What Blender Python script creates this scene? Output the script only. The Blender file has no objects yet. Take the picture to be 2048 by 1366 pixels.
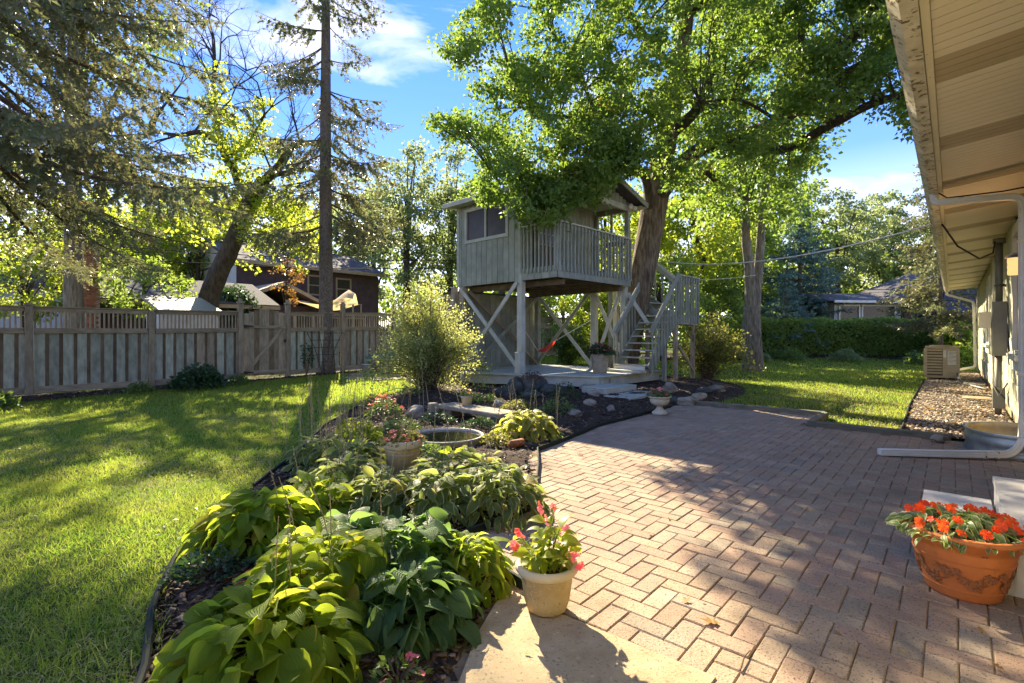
import bpy, math, random
import numpy as np
from mathutils import Vector, Matrix, Quaternion

random.seed(7)
rng = np.random.default_rng(7)
SC = bpy.context.scene
COL = SC.collection
R = math.radians

# ---------------------------------------------------------------- camera, sky, sun, exposure
CAM_H = 1.3
cam_d = bpy.data.cameras.new('camera')
cam_d.sensor_width = 36.0
cam_d.lens = 1010.0 / 2048.0 * 36.0
cam_d.shift_y = -(683 - 672) / 2048.0
cam_d.clip_start = 0.05
cam_d.clip_end = 600
cam = bpy.data.objects.new('camera', cam_d)
COL.objects.link(cam)
cam.location = (0, 0, CAM_H)
cam.rotation_euler = (R(90), 0, 0)
SC.camera = cam

SUN_AZ = -18.6      # degrees from +Y towards +X
SUN_EL = 33.0
sd = bpy.data.lights.new('sun', 'SUN')
sd.energy = 3.15
sd.angle = R(0.6)
sd.color = (1.0, 0.85, 0.60)
sun = bpy.data.objects.new('sun', sd)
COL.objects.link(sun)
sdir = Vector((math.sin(R(SUN_AZ)) * math.cos(R(SUN_EL)), math.cos(R(SUN_AZ)) * math.cos(R(SUN_EL)), math.sin(R(SUN_EL))))
sun.rotation_euler = (-sdir).to_track_quat('-Z', 'Y').to_euler()
sun.location = sdir * 60

world = bpy.data.worlds.new('World')
SC.world = world
world.use_nodes = True
wn, wl = world.node_tree.nodes, world.node_tree.links
wn.clear()
w_out = wn.new('ShaderNodeOutputWorld')
w_bg = wn.new('ShaderNodeBackground')
w_bg.inputs['Strength'].default_value = 0.15
sky = wn.new('ShaderNodeTexSky')
sky.sky_type = 'NISHITA'
sky.sun_disc = False
sky.sun_elevation = R(SUN_EL)
sky.sun_rotation = R(SUN_AZ)
sky.air_density = 1.0
sky.dust_density = 0.0
sky.ozone_density = 2.0
tc = wn.new('ShaderNodeTexCoord')
hs = wn.new('ShaderNodeHueSaturation')
hs.inputs['Saturation'].default_value = 1.25
hs.inputs['Value'].default_value = 1.0
wl.new(sky.outputs[0], hs.inputs['Color'])
mp = wn.new('ShaderNodeMapping')
mp.inputs['Scale'].default_value = (2.2, 2.2, 7.5)
mp.inputs['Rotation'].default_value = (0.0, 0.35, 0.4)
wl.new(tc.outputs['Generated'], mp.inputs['Vector'])
nz = wn.new('ShaderNodeTexNoise')
nz.inputs['Scale'].default_value = 1.6
nz.inputs['Detail'].default_value = 9
nz.inputs['Roughness'].default_value = 0.55
nz.inputs['Distortion'].default_value = 0.5
wl.new(mp.outputs[0], nz.inputs['Vector'])
cr = wn.new('ShaderNodeValToRGB')
cr.color_ramp.elements[0].position = 0.515
cr.color_ramp.elements[0].color = (0, 0, 0, 1)
cr.color_ramp.elements[1].position = 0.78
cr.color_ramp.elements[1].color = (0.75, 0.75, 0.75, 1)
wl.new(nz.outputs['Fac'], cr.inputs['Fac'])
mxs = wn.new('ShaderNodeMixRGB')
mxs.inputs['Color2'].default_value = (2.7, 2.45, 2.5, 1)
wl.new(cr.outputs[0], mxs.inputs['Fac'])
tint = wn.new('ShaderNodeMixRGB'); tint.blend_type = 'MULTIPLY'; tint.inputs[0].default_value = 1.0
tint.inputs[2].default_value = (1.0, 0.78, 1.0, 1)
wl.new(hs.outputs[0], tint.inputs[1])
sxz = wn.new('ShaderNodeSeparateXYZ'); wl.new(tc.outputs['Generated'], sxz.inputs[0])
grd = wn.new('ShaderNodeValToRGB'); ge = grd.color_ramp.elements
for _ in range(3): ge.new(0.5)
for e_, (p_, c_) in zip(ge, [(0.0, (2.9, 2.85, 2.7)), (0.14, (1.5, 1.65, 2.05)), (0.30, (0.22, 0.50, 1.30)), (0.60, (0.07, 0.30, 1.08)), (1.0, (0.06, 0.27, 1.0))]):
    e_.position = p_; e_.color = (*c_, 1)
wl.new(sxz.outputs[2], grd.inputs['Fac'])
gmx = wn.new('ShaderNodeMixRGB'); gmx.inputs[0].default_value = 0.84
wl.new(tint.outputs[0], gmx.inputs[1]); wl.new(grd.outputs[0], gmx.inputs[2])
wl.new(gmx.outputs[0], mxs.inputs['Color1'])
wl.new(mxs.outputs[0], w_bg.inputs['Color'])
wl.new(w_bg.outputs[0], w_out.inputs['Surface'])

SC.view_settings.view_transform = 'Standard'
SC.view_settings.look = 'None'
SC.view_settings.gamma = 1.0
SC.view_settings.use_curve_mapping = False
SC.view_settings.exposure = 2.62
SC.cycles.max_bounces = 7
SC.cycles.diffuse_bounces = 4
SC.cycles.glossy_bounces = 2
SC.cycles.transmission_bounces = 4
SC.cycles.transparent_max_bounces = 6
SC.cycles.caustics_reflective = False
SC.cycles.caustics_refractive = False
SC.cycles.sample_clamp_indirect = 6.0

# ---------------------------------------------------------------- frames and ground
HA = math.atan2(882, 1010)                     # direction of the house wall
Dv = Vector((math.sin(HA), math.cos(HA), 0))   # along the wall, away from the camera
Rv = Vector((math.cos(HA), -math.sin(HA), 0))  # towards the wall
ZV = Vector((0, 0, 1))
def H(a, p, z=0.0):
    return Dv * a + Rv * p + ZV * z
TA = R(44.0)
TD = Vector((math.sin(TA), math.cos(TA), 0))
TL = Vector((-math.cos(TA), math.sin(TA), 0))
TC = Vector((1.01, 11.2, 0))
def T(d, l, z=0.0):
    return TC + TD * d + TL * l + ZV * z
def P(x, y, Y):
    """A point from the photograph's measurements at distance Y."""
    return Vector(((x - 1024) / 1010.0 * Y, Y, CAM_H + (672 - y) / 1010.0 * Y))
def sstep(a, b, x):
    t = np.clip((np.asarray(x, float) - a) / (b - a), 0, 1)
    return t * t * (3 - 2 * t)
def in_poly(poly, x, y):
    x = np.asarray(x, float); y = np.asarray(y, float)
    inside = np.zeros(x.shape, bool)
    n = len(poly)
    for i in range(n):
        x0, y0 = poly[i]; x1, y1 = poly[(i + 1) % n]
        c = ((y0 > y) != (y1 > y))
        with np.errstate(divide='ignore', invalid='ignore'):
            xi = (x1 - x0) * (y - y0) / (y1 - y0 + 1e-12) + x0
        inside ^= c & (x < xi)
    return inside
def poly_dist(poly, x, y):
    x = np.asarray(x, float); y = np.asarray(y, float)
    d = np.full(x.shape, 1e9)
    n = len(poly)
    for i in range(n):
        x0, y0 = poly[i]; x1, y1 = poly[(i + 1) % n]
        ex, ey = x1 - x0, y1 - y0
        t = np.clip(((x - x0) * ex + (y - y0) * ey) / (ex * ex + ey * ey + 1e-12), 0, 1)
        d = np.minimum(d, np.hypot(x - x0 - t * ex, y - y0 - t * ey))
    return d
def ground_z(x, y):
    x = np.asarray(x, float); y = np.asarray(y, float)
    return -0.025 + 0.3 * sstep(11, 24, y) * (1 - sstep(7, 12, x) * (1 - sstep(20, 27, y)))
BED = [(-1.0, 0.9), (-1.22, 1.6), (-1.40, 1.9), (-1.58, 2.2), (-1.76, 2.5), (-1.92, 2.85), (-2.12, 3.4), (-2.25, 4.4), (-2.42, 5.8), (-2.75, 7.4),
       (-2.85, 9.3), (-2.75, 11), (-2.3, 13.0), (-1.3, 13.9), (1.0, 15.9), (3.4, 16.2), (5.0, 15.4), (5.9, 14.2), (5.9, 12.8), (5.2, 11.3),
       (4.2, 10.2), (3.25, 9.62), (2.55, 8.75), (1.25, 7.2), (0.68, 6.3), (0.28, 5.7), (0.22, 4.6), (0.12, 3.75), (-0.42, 3.16), (-0.17, 2.86),
       (0.03, 2.6), (-0.06, 2.5), (-0.13, 2.27), (-0.2, 1.89), (-0.27, 1.3), (-0.3, 0.9)]
def bed_z(x, y):
    d = poly_dist(BED, x, y)
    mound = 0.10 * sstep(7.5, 10.6, y) * (1 - sstep(13, 16, y)) * sstep(0, 1.1, d)
    bump = 0.012 * np.sin(np.asarray(x) * 9.1 + np.asarray(y) * 3.3) + 0.01 * np.sin(np.asarray(y) * 11.7 - np.asarray(x) * 5.1)
    return np.maximum(ground_z(x, y), -0.025) + 0.002 + 0.045 * sstep(0, 0.16, d) + (mound + bump * sstep(0, 0.3, d))

# ---------------------------------------------------------------- object helpers
ORG = {}
def link(o):
    COL.objects.link(o)
    return o
def tag(o, label=None, cat=None, group=None, kind=None):
    if label: o['label'] = label
    if cat: o['category'] = cat
    if group: o['group'] = group
    if kind: o['kind'] = kind
    return o
def thing(name, label, cat, loc, group=None):
    o = bpy.data.objects.new(name, None)
    o.empty_display_size = 0.2
    o.location = loc
    link(o)
    ORG[o.name] = Vector(loc)
    return tag(o, label, cat, group)
class MB:
    def __init__(self):
        self.v = []; self.f = []; self.uv = None
    def add(self, vs, fs):
        b = len(self.v)
        self.v += [tuple(q) for q in vs]
        self.f += [tuple(b + i for i in q) for q in fs]
        return self
    def box(self, c, ax, ay, az):
        """c centre, ax/ay/az half-vectors."""
        c, ax, ay, az = Vector(c), Vector(ax), Vector(ay), Vector(az)
        vs = [c + ax * i + ay * j + az * k for k in (-1, 1) for j in (-1, 1) for i in (-1, 1)]
        return self.add(vs, [(0, 2, 3, 1), (4, 5, 7, 6), (0, 1, 5, 4), (2, 6, 7, 3), (0, 4, 6, 2), (1, 3, 7, 5)])
    def tube(self, pts, rad, n=8, cap=True, flute=0.0, seed=0):
        pts = [Vector(p) for p in pts]
        if not hasattr(rad, '__len__'): rad = [rad] * len(pts)
        b = len(self.v)
        up = None
        rr = random.Random(seed)
        for i, p in enumerate(pts):
            d = (pts[min(i + 1, len(pts) - 1)] - pts[max(i - 1, 0)]).normalized()
            if up is None:
                up = Vector((0, 0, 1)) if abs(d.z) < 0.9 else Vector((1, 0, 0))
            s = d.cross(up).normalized(); up = s.cross(d).normalized()
            for k in range(n):
                a = 2 * math.pi * k / n
                r = rad[i] * (1 + (flute * math.sin(a * 5 + i * 0.5) + rr.uniform(-flute, flute) if flute else 0))
                self.v.append(tuple(p + s * math.cos(a) * r + up * math.sin(a) * r))
        for i in range(len(pts) - 1):
            for k in range(n):
                k2 = (k + 1) % n
                self.f.append((b + i * n + k, b + i * n + k2, b + (i + 1) * n + k2, b + (i + 1) * n + k))
        if cap:
            self.f.append(tuple(b + k for k in reversed(range(n))))
            self.f.append(tuple(b + (len(pts) - 1) * n + k for k in range(n)))
        return self
    def lathe(self, prof, c, n=32, sx=1.0, sy=1.0, wob=None):
        """prof list of (r,z); closed shell if first/last r is 0."""
        c = Vector(c); b = len(self.v); m = len(prof)
        for i, (r, z) in enumerate(prof):
            for k in range(n):
                a = 2 * math.pi * k / n
                q = r + (wob(a, z) if wob else 0)
                self.v.append((c.x + math.cos(a) * q * sx, c.y + math.sin(a) * q * sy, c.z + z))
        for i in range(m - 1):
            for k in range(n):
                k2 = (k + 1) % n
                self.f.append((b + i * n + k, b + i * n + k2, b + (i + 1) * n + k2, b + (i + 1) * n + k))
        self.f.append(tuple(b + k for k in reversed(range(n))))
        self.f.append(tuple(b + (m - 1) * n + k for k in range(n)))
        return self
    def prism(self, poly, z0, z1):
        """vertical prism of a plan polygon of Vectors or (x,y); z0, z1 numbers."""
        n = len(poly); b = len(self.v)
        for z in (z0, z1):
            for q in poly: self.v.append((q[0], q[1], z))
        self.f.append(tuple(b + i for i in reversed(range(n))))
        self.f.append(tuple(b + n + i for i in range(n)))
        for i in range(n):
            j = (i + 1) % n
            self.f.append((b + i, b + j, b + n + j, b + n + i))
        return self
    def extrude(self, pts, vec):
        """any planar polygon of points, extruded by a vector"""
        pts = [Vector(p) for p in pts]; vec = Vector(vec); n = len(pts); b = len(self.v)
        for p in pts: self.v.append(tuple(p))
        for p in pts: self.v.append(tuple(p + vec))
        self.f.append(tuple(b + i for i in reversed(range(n))))
        self.f.append(tuple(b + n + i for i in range(n)))
        for i in range(n):
            j = (i + 1) % n
            self.f.append((b + i, b + j, b + n + j, b + n + i))
        return self
    def rock(self, c, sx, sy, sz, seed, sub=1):
        rr = random.Random(seed)
        t = (1 + 5 ** 0.5) / 2
        V = [Vector(q).normalized() for q in [(-1, t, 0), (1, t, 0), (-1, -t, 0), (1, -t, 0), (0, -1, t), (0, 1, t), (0, -1, -t), (0, 1, -t), (t, 0, -1), (t, 0, 1), (-t, 0, -1), (-t, 0, 1)]]
        F = [(0, 11, 5), (0, 5, 1), (0, 1, 7), (0, 7, 10), (0, 10, 11), (1, 5, 9), (5, 11, 4), (11, 10, 2), (10, 7, 6), (7, 1, 8), (3, 9, 4), (3, 4, 2), (3, 2, 6), (3, 6, 8), (3, 8, 9), (4, 9, 5), (2, 4, 11), (6, 2, 10), (8, 6, 7), (9, 8, 1)]
        for _ in range(sub):
            cache = {}; F2 = []
            def mid(i, j):
                k = (min(i, j), max(i, j))
                if k not in cache:
                    V.append((V[i] + V[j]).normalized()); cache[k] = len(V) - 1
                return cache[k]
            for a, b_, c_ in F:
                ab, bc, ca = mid(a, b_), mid(b_, c_), mid(c_, a)
                F2 += [(a, ab, ca), (b_, bc, ab), (c_, ca, bc), (ab, bc, ca)]
            F = F2
        ph = [rr.uniform(0, 6) for _ in range(6)]
        out = []
        ang = rr.uniform(0, 6.28); ca_, sa_ = math.cos(ang), math.sin(ang)
        for v in V:
            k = 1 + 0.16 * math.sin(3 * v.x + ph[0]) + 0.13 * math.sin(4 * v.y + ph[1]) + 0.1 * math.sin(5 * v.z + 3 * v.x + ph[2]) + rr.uniform(-.05, .05)
            x, y, z = v.x * k * sx, v.y * k * sy, v.z * k * sz
            out.append((c[0] + x * ca_ - y * sa_, c[1] + x * sa_ + y * ca_, c[2] + z))
        return self.add(out, F)
def raw_mesh(name, v, f, mat=None, smooth=False, uv=None):
    me = bpy.data.meshes.new(name)
    me.from_pydata(v, [], f)
    if mat is not None: me.materials.append(mat)
    if smooth: me.polygons.foreach_set('use_smooth', [True] * len(me.polygons))
    if uv is not None:
        l = me.uv_layers.new(name='uv')
        vi = np.empty(len(me.loops), np.int32); me.loops.foreach_get('vertex_index', vi)
        l.data.foreach_set('uv', np.asarray(uv, np.float32)[vi].ravel())
    me.update()
    return me
def obj(name, mb, mat, parent=None, smooth=False, at=None):
    org = ORG[parent.name] if parent is not None else (Vector(at) if at is not None else Vector((0, 0, 0)))
    v = [(q[0] - org.x, q[1] - org.y, q[2] - org.z) for q in mb.v]
    me = raw_mesh(name, v, mb.f, mat, smooth)
    o = bpy.data.objects.new(name, me)
    link(o)
    if parent is not None:
        o.parent = parent
        ORG[o.name] = org
    else:
        o.location = org
        ORG[o.name] = org
    return o
def piece(name, me, M, parent=None):
    """an object of shared mesh data at world matrix M under parent"""
    o = bpy.data.objects.new(name, me)
    link(o)
    if parent is not None:
        o.parent = parent
        o.matrix_local = Matrix.Translation(-ORG[parent.name]) @ M
        ORG[o.name] = ORG[parent.name]
    else:
        o.matrix_world = M
    return o
_boxes = {}
def box_mesh(l, w, t, mat, bev=0.004):
    key = (round(l, 3), round(w, 3), round(t, 3), mat.name, bev)
    if key in _boxes: return _boxes[key]
    b = min(bev, l * .2, w * .2, t * .2)
    hx, hy, hz = l / 2, w / 2, t / 2
    v = []; idx = {}
    for sx in (-1, 1):
        for sy in (-1, 1):
            for sz in (-1, 1):
                idx[sx, sy, sz, 0] = len(v); v.append((sx * hx, sy * (hy - b), sz * (hz - b)))
                idx[sx, sy, sz, 1] = len(v); v.append((sx * (hx - b), sy * hy, sz * (hz - b)))
                idx[sx, sy, sz, 2] = len(v); v.append((sx * (hx - b), sy * (hy - b), sz * hz))
    f = []
    I = idx
    for s in (-1, 1):
        q = [I[s, -1, -1, 0], I[s, 1, -1, 0], I[s, 1, 1, 0], I[s, -1, 1, 0]]; f.append(q if s > 0 else q[::-1])
        q = [I[-1, s, -1, 1], I[-1, s, 1, 1], I[1, s, 1, 1], I[1, s, -1, 1]]; f.append(q if s > 0 else q[::-1])
        q = [I[-1, -1, s, 2], I[1, -1, s, 2], I[1, 1, s, 2], I[-1, 1, s, 2]]; f.append(q if s > 0 else q[::-1])
    for a in (-1, 1):
        for c in (-1, 1):
            q = [I[a, c, -1, 0], I[a, c, -1, 1], I[a, c, 1, 1], I[a, c, 1, 0]]; f.append(q if a * c > 0 else q[::-1])
            q = [I[a, -1, c, 0], I[a, 1, c, 0], I[a, 1, c, 2], I[a, -1, c, 2]]; f.append(q if a * c > 0 else q[::-1])
            q = [I[-1, a, c, 2], I[1, a, c, 2], I[1, a, c, 1], I[-1, a, c, 1]]; f.append(q if a * c > 0 else q[::-1])
            for e in (-1, 1):
                q = [I[a, c, e, 0], I[a, c, e, 1], I[a, c, e, 2]]; f.append(q if a * c * e > 0 else q[::-1])
    me = raw_mesh('box', v, f, mat)
    _boxes[key] = me
    return me
def board(name, p0, p1, w, t, side, mat, parent=None, bev=0.004):
    """a board from p0 to p1 (centre line), w wide along `side`, t thick"""
    p0, p1 = Vector(p0), Vector(p1)
    x = (p1 - p0); L = x.length; x = x / L
    s = Vector(side); s = (s - x * s.dot(x)).normalized()
    n = x.cross(s)
    me = box_mesh(L, w, t, mat, bev)
    M = Matrix(((x.x, s.x, n.x, 0), (x.y, s.y, n.y, 0), (x.z, s.z, n.z, 0), (0, 0, 0, 1)))
    M.translation = (p0 + p1) / 2
    return piece(name, me, M, parent)
def np_mesh(name, V, loops, tot, mat, smooth=False, uv=None):
    me = bpy.data.meshes.new(name)
    me.vertices.add(len(V)); me.vertices.foreach_set('co', np.ascontiguousarray(V, np.float32).ravel())
    me.loops.add(len(loops)); me.loops.foreach_set('vertex_index', np.ascontiguousarray(loops, np.int32))
    me.polygons.add(len(tot))
    st = np.concatenate([[0], np.cumsum(tot)[:-1]]).astype(np.int32)
    me.polygons.foreach_set('loop_start', st)
    if smooth: me.polygons.foreach_set('use_smooth', np.ones(len(tot), bool))
    if uv is not None:
        l = me.uv_layers.new(name='uv'); l.data.foreach_set('uv', np.ascontiguousarray(uv[loops], np.float32).ravel())
    me.update(calc_edges=True)
    if mat is not None: me.materials.append(mat)
    return me
def scatter(name, tv, tf, pos, rot, scl, mat, parent=None, at=(0, 0, 0), smooth=False):
    """one mesh of many copies of a small template; pos Nx3, rot Nx3x3, scl N or Nx3"""
    org = ORG[parent.name] if parent is not None else Vector(at)
    tv = np.asarray(tv, float); pos = np.asarray(pos, float); N = len(pos); K = len(tv)
    scl = np.asarray(scl, float)
    if scl.ndim == 1: scl = scl[:, None]
    loc = tv[None] * scl[:, None, :] if scl.shape[1] == 3 else tv[None] * scl[:, :, None]
    V = np.einsum('nij,nkj->nki', rot, loc) + pos[:, None] - np.array(org)
    fl = np.array([i for f in tf for i in f]); ft = np.array([len(f) for f in tf])
    L = (fl[None] + (np.arange(N) * K)[:, None]).ravel()
    me = np_mesh(name, V.reshape(-1, 3), L, np.tile(ft, N), mat, smooth)
    o = bpy.data.objects.new(name, me)
    link(o)
    if parent is not None: o.parent = parent
    else: o.location = org
    ORG[o.name] = org
    return o
def rand_rot(n, tilt=1.0, g=None):
    """random rotations; tilt 0 keeps z up, 1 leans up to about 60 degrees, larger is free"""
    g = g or rng
    a = g.uniform(0, 2 * np.pi, n); b = g.normal(0, 0.6 * tilt, n); c = g.normal(0, 0.6 * tilt, n)
    ca, sa, cb, sb, cc, sc = np.cos(a), np.sin(a), np.cos(b), np.sin(b), np.cos(c), np.sin(c)
    Rz = np.zeros((n, 3, 3)); Rz[:, 0, 0] = ca; Rz[:, 0, 1] = -sa; Rz[:, 1, 0] = sa; Rz[:, 1, 1] = ca; Rz[:, 2, 2] = 1
    Rx = np.zeros((n, 3, 3)); Rx[:, 0, 0] = 1; Rx[:, 1, 1] = cb; Rx[:, 1, 2] = -sb; Rx[:, 2, 1] = sb; Rx[:, 2, 2] = cb
    Ry = np.zeros((n, 3, 3)); Ry[:, 1, 1] = 1; Ry[:, 0, 0] = cc; Ry[:, 0, 2] = sc; Ry[:, 2, 0] = -sc; Ry[:, 2, 2] = cc
    return Rz @ Rx @ Ry
def dir_rot(d, g=None):
    """rotations whose x axis is d, rolled at random"""
    g = g or rng
    d = d / (np.linalg.norm(d, axis=1, keepdims=True) + 1e-9)
    r = g.normal(size=d.shape); r[:, 2] += 0.6
    y = np.cross(r, d); y /= np.linalg.norm(y, axis=1, keepdims=True) + 1e-9
    z = np.cross(d, y)
    return np.stack([d, y, z], axis=2)

# ---------------------------------------------------------------- materials
def new_mat(name):
    m = bpy.data.materials.new(name); m.use_nodes = True
    nt = m.node_tree; nt.nodes.clear()
    out = nt.nodes.new('ShaderNodeOutputMaterial')
    return m, nt, out
def N(nt, t, **kw):
    n = nt.nodes.new(t)
    for k, v in kw.items():
        if k in n.inputs.keys(): n.inputs[k].default_value = v
        else: setattr(n, k, v)
    return n
def ramp(nt, fac, stops):
    r = nt.nodes.new('ShaderNodeValToRGB')
    e = r.color_ramp.elements
    while len(e) < len(stops): e.new(0.5)
    for i, (p, c) in enumerate(stops):
        e[i].position = p; e[i].color = (*c, 1)
    nt.links.new(fac, r.inputs['Fac'])
    return r.outputs[0]
def mixc(nt, fac, a, b, mode='MIX'):
    m = nt.nodes.new('ShaderNodeMixRGB'); m.blend_type = mode
    for s, v in ((m.inputs[0], fac), (m.inputs[1], a), (m.inputs[2], b)):
        if isinstance(v, bpy.types.NodeSocket): nt.links.new(v, s)
        elif isinstance(v, (int, float)): s.default_value = v
        else: s.default_value = (*v, 1)
    return m.outputs[0]
def surf_mat(name, stops, scale=8.0, rough=0.75, vary=0.25, bump=0.3, bscale=60.0, stretch=(1, 1, 1), metal=0.0, spec=0.3, obj_rand=True, speck=None, bdist=0.01, detail=6, grime=None):
    """painted / wooden / stone surface: noise through a colour ramp, per-object value change, bump"""
    m, nt, out = new_mat(name)
    p = N(nt, 'ShaderNodeBsdfPrincipled'); p.inputs['Roughness'].default_value = rough; p.inputs['Metallic'].default_value = metal
    p.inputs['Specular IOR Level'].default_value = spec
    tcn = N(nt, 'ShaderNodeTexCoord'); mpn = N(nt, 'ShaderNodeMapping'); mpn.inputs['Scale'].default_value = stretch
    nt.links.new(tcn.outputs['Object'], mpn.inputs['Vector'])
    oi = N(nt, 'ShaderNodeObjectInfo')
    ad = N(nt, 'ShaderNodeVectorMath', operation='ADD')
    ml = N(nt, 'ShaderNodeVectorMath', operation='SCALE'); ml.inputs['Scale'].default_value = 37.0
    cv = N(nt, 'ShaderNodeCombineXYZ'); nt.links.new(oi.outputs['Random'], cv.inputs[0]); nt.links.new(oi.outputs['Random'], cv.inputs[1])
    nt.links.new(cv.outputs[0], ml.inputs[0]); nt.links.new(mpn.outputs[0], ad.inputs[0]); nt.links.new(ml.outputs[0], ad.inputs[1])
    nz_ = N(nt, 'ShaderNodeTexNoise', Scale=scale, Detail=detail, Roughness=0.6)
    nt.links.new(ad.outputs[0], nz_.inputs['Vector'])
    col = ramp(nt, nz_.outputs['Fac'], stops)
    if speck:
        n3 = N(nt, 'ShaderNodeTexNoise', Scale=speck[0], Detail=3, Roughness=0.7)
        nt.links.new(ad.outputs[0], n3.inputs['Vector'])
        k = ramp(nt, n3.outputs['Fac'], [(speck[1], (0, 0, 0)), (min(1, speck[1] + speck[2]), (1, 1, 1))])
        col = mixc(nt, k, col, speck[3])
    if grime:
        gp = N(nt, 'ShaderNodeNewGeometry')
        for gs_, g0, g1, gc, gf in grime:
            n4 = N(nt, 'ShaderNodeTexNoise', Scale=gs_, Detail=7, Roughness=0.68)
            nt.links.new(gp.outputs['Position'], n4.inputs['Vector'])
            kk = ramp(nt, n4.outputs['Fac'], [(g0, (0, 0, 0)), (g1, (gf, gf, gf))])
            col = mixc(nt, kk, col, gc)
    if vary:
        mr = N(nt, 'ShaderNodeMapRange'); mr.inputs['To Min'].default_value = 1 - vary; mr.inputs['To Max'].default_value = 1 + vary
        nt.links.new(oi.outputs['Random'], mr.inputs['Value'])
        hv = N(nt, 'ShaderNodeHueSaturation'); nt.links.new(mr.outputs[0], hv.inputs['Value']); nt.links.new(col, hv.inputs['Color'])
        col = hv.outputs[0]
    nt.links.new(col, p.inputs['Base Color'])
    if bump:
        n2 = N(nt, 'ShaderNodeTexNoise', Scale=bscale, Detail=5, Roughness=0.65)
        nt.links.new(ad.outputs[0], n2.inputs['Vector'])
        b = N(nt, 'ShaderNodeBump', Strength=bump, Distance=bdist); nt.links.new(n2.outputs['Fac'], b.inputs['Height'])
        nt.links.new(b.outputs[0], p.inputs['Normal'])
    nt.links.new(p.outputs[0], out.inputs['Surface'])
    return m
def leaf_mat(name, c1, c2, tcol, fac=0.45, rough=0.45, spec=0.35, island=True, c3=None, clump=None, vein=False, edge=None):
    """thin leaves that let the sun through; colour differs leaf by leaf"""
    m, nt, out = new_mat(name)
    p = N(nt, 'ShaderNodeBsdfPrincipled'); p.inputs['Roughness'].default_value = rough; p.inputs['Specular IOR Level'].default_value = spec
    tr = N(nt, 'ShaderNodeBsdfTranslucent')
    if island:
        g = N(nt, 'ShaderNodeNewGeometry'); r = g.outputs['Random Per Island']
    else:
        g = N(nt, 'ShaderNodeObjectInfo'); r = g.outputs['Random']
    stops = [(0.0, c1), (0.85, c2)] + ([(0.97, c3)] if c3 else [])
    col = ramp(nt, r, stops)
    if clump:
        gg = N(nt, 'ShaderNodeNewGeometry'); n0 = N(nt, 'ShaderNodeTexNoise', Scale=clump[0], Detail=2)
        nt.links.new(gg.outputs['Position'], n0.inputs['Vector'])
        k = ramp(nt, n0.outputs['Fac'], [(0.38, (0, 0, 0)), (0.62, (1, 1, 1))])
        col = mixc(nt, k, col, mixc(nt, 0.75, col, clump[1]))
    tc2 = mixc(nt, 0.55, tcol, mixc(nt, 1.0, col, (2.6, 2.4, 1.4), 'MULTIPLY'))
    if edge or vein:
        uvn = N(nt, 'ShaderNodeUVMap'); sx = N(nt, 'ShaderNodeSeparateXYZ'); nt.links.new(uvn.outputs[0], sx.inputs[0])
        if edge:
            nn = N(nt, 'ShaderNodeTexNoise', Scale=9.0, Detail=3)
            nt.links.new(uvn.outputs[0], nn.inputs['Vector'])
            am = N(nt, 'ShaderNodeMath', operation='MULTIPLY_ADD'); nt.links.new(nn.outputs['Fac'], am.inputs[0]); am.inputs[1].default_value = 0.35; nt.links.new(sx.outputs[0], am.inputs[2])
            k = ramp(nt, am.outputs[0], [(0.94, (0, 0, 0)), (0.98, (1, 1, 1))])
            col = mixc(nt, k, col, edge)
            tc2 = mixc(nt, k, tc2, tuple(min(1, q * 1.1) for q in edge))
        if vein:
            am = N(nt, 'ShaderNodeMath', operation='MULTIPLY'); nt.links.new(sx.outputs[0], am.inputs[0]); am.inputs[1].default_value = 32.0
            sn = N(nt, 'ShaderNodeMath', operation='SINE'); nt.links.new(am.outputs[0], sn.inputs[0])
            col = mixc(nt, 0.35, col, mixc(nt, 1.0, col, ramp(nt, sn.outputs[0], [(0.0, (0.75, 0.8, 0.7)), (0.5, (1.1, 1.1, 1.0)), (1.0, (1.5, 1.45, 1.2))]), 'MULTIPLY'))
            b = N(nt, 'ShaderNodeBump', Strength=0.9, Distance=0.005); nt.links.new(sn.outputs[0], b.inputs['Height'])
            nt.links.new(b.outputs[0], p.inputs['Normal'])
    nt.links.new(col, p.inputs['Base Color'])
    nt.links.new(tc2, tr.inputs['Color'])
    mx = N(nt, 'ShaderNodeMixShader'); mx.inputs[0].default_value = fac
    nt.links.new(p.outputs[0], mx.inputs[1]); nt.links.new(tr.outputs[0], mx.inputs[2]); nt.links.new(mx.outputs[0], out.inputs['Surface'])
    return m
def plain(name, c, rough=0.6, metal=0.0, spec=0.4, vary=0.06, bump=0.1, bscale=80):
    d = tuple(q * 0.82 for q in c); e = tuple(min(1, q * 1.12) for q in c)
    return surf_mat(name, [(0.3, d), (0.7, e)], scale=5, rough=rough, metal=metal, spec=spec, vary=vary, bump=bump, bscale=bscale, bdist=0.004)
M = {}
GR = [(2.3, 0.50, 0.68, (0.17, 0.135, 0.095), 0.55), (7.0, 0.57, 0.66, (0.44, 0.30, 0.14), 0.22), (31.0, 0.60, 0.66, (0.14, 0.12, 0.08), 0.6)]
M['paver'] = surf_mat('paver_clay', [(0.30, (0.31, 0.222, 0.145)), (0.5, (0.38, 0.28, 0.188)), (0.72, (0.44, 0.335, 0.235))], scale=3.0, rough=0.9, vary=0.09, bump=0.8, bscale=90, speck=(95, 0.575, 0.05, (0.10, 0.08, 0.065)), bdist=0.006, grime=GR)
M['paver_red'] = surf_mat('paver_red', [(0.3, (0.32, 0.215, 0.145)), (0.7, (0.41, 0.285, 0.20))], scale=3.0, rough=0.9, vary=0.09, bump=0.8, bscale=90, speck=(95, 0.575, 0.05, (0.11, 0.075, 0.06)), bdist=0.006, grime=GR)
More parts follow.
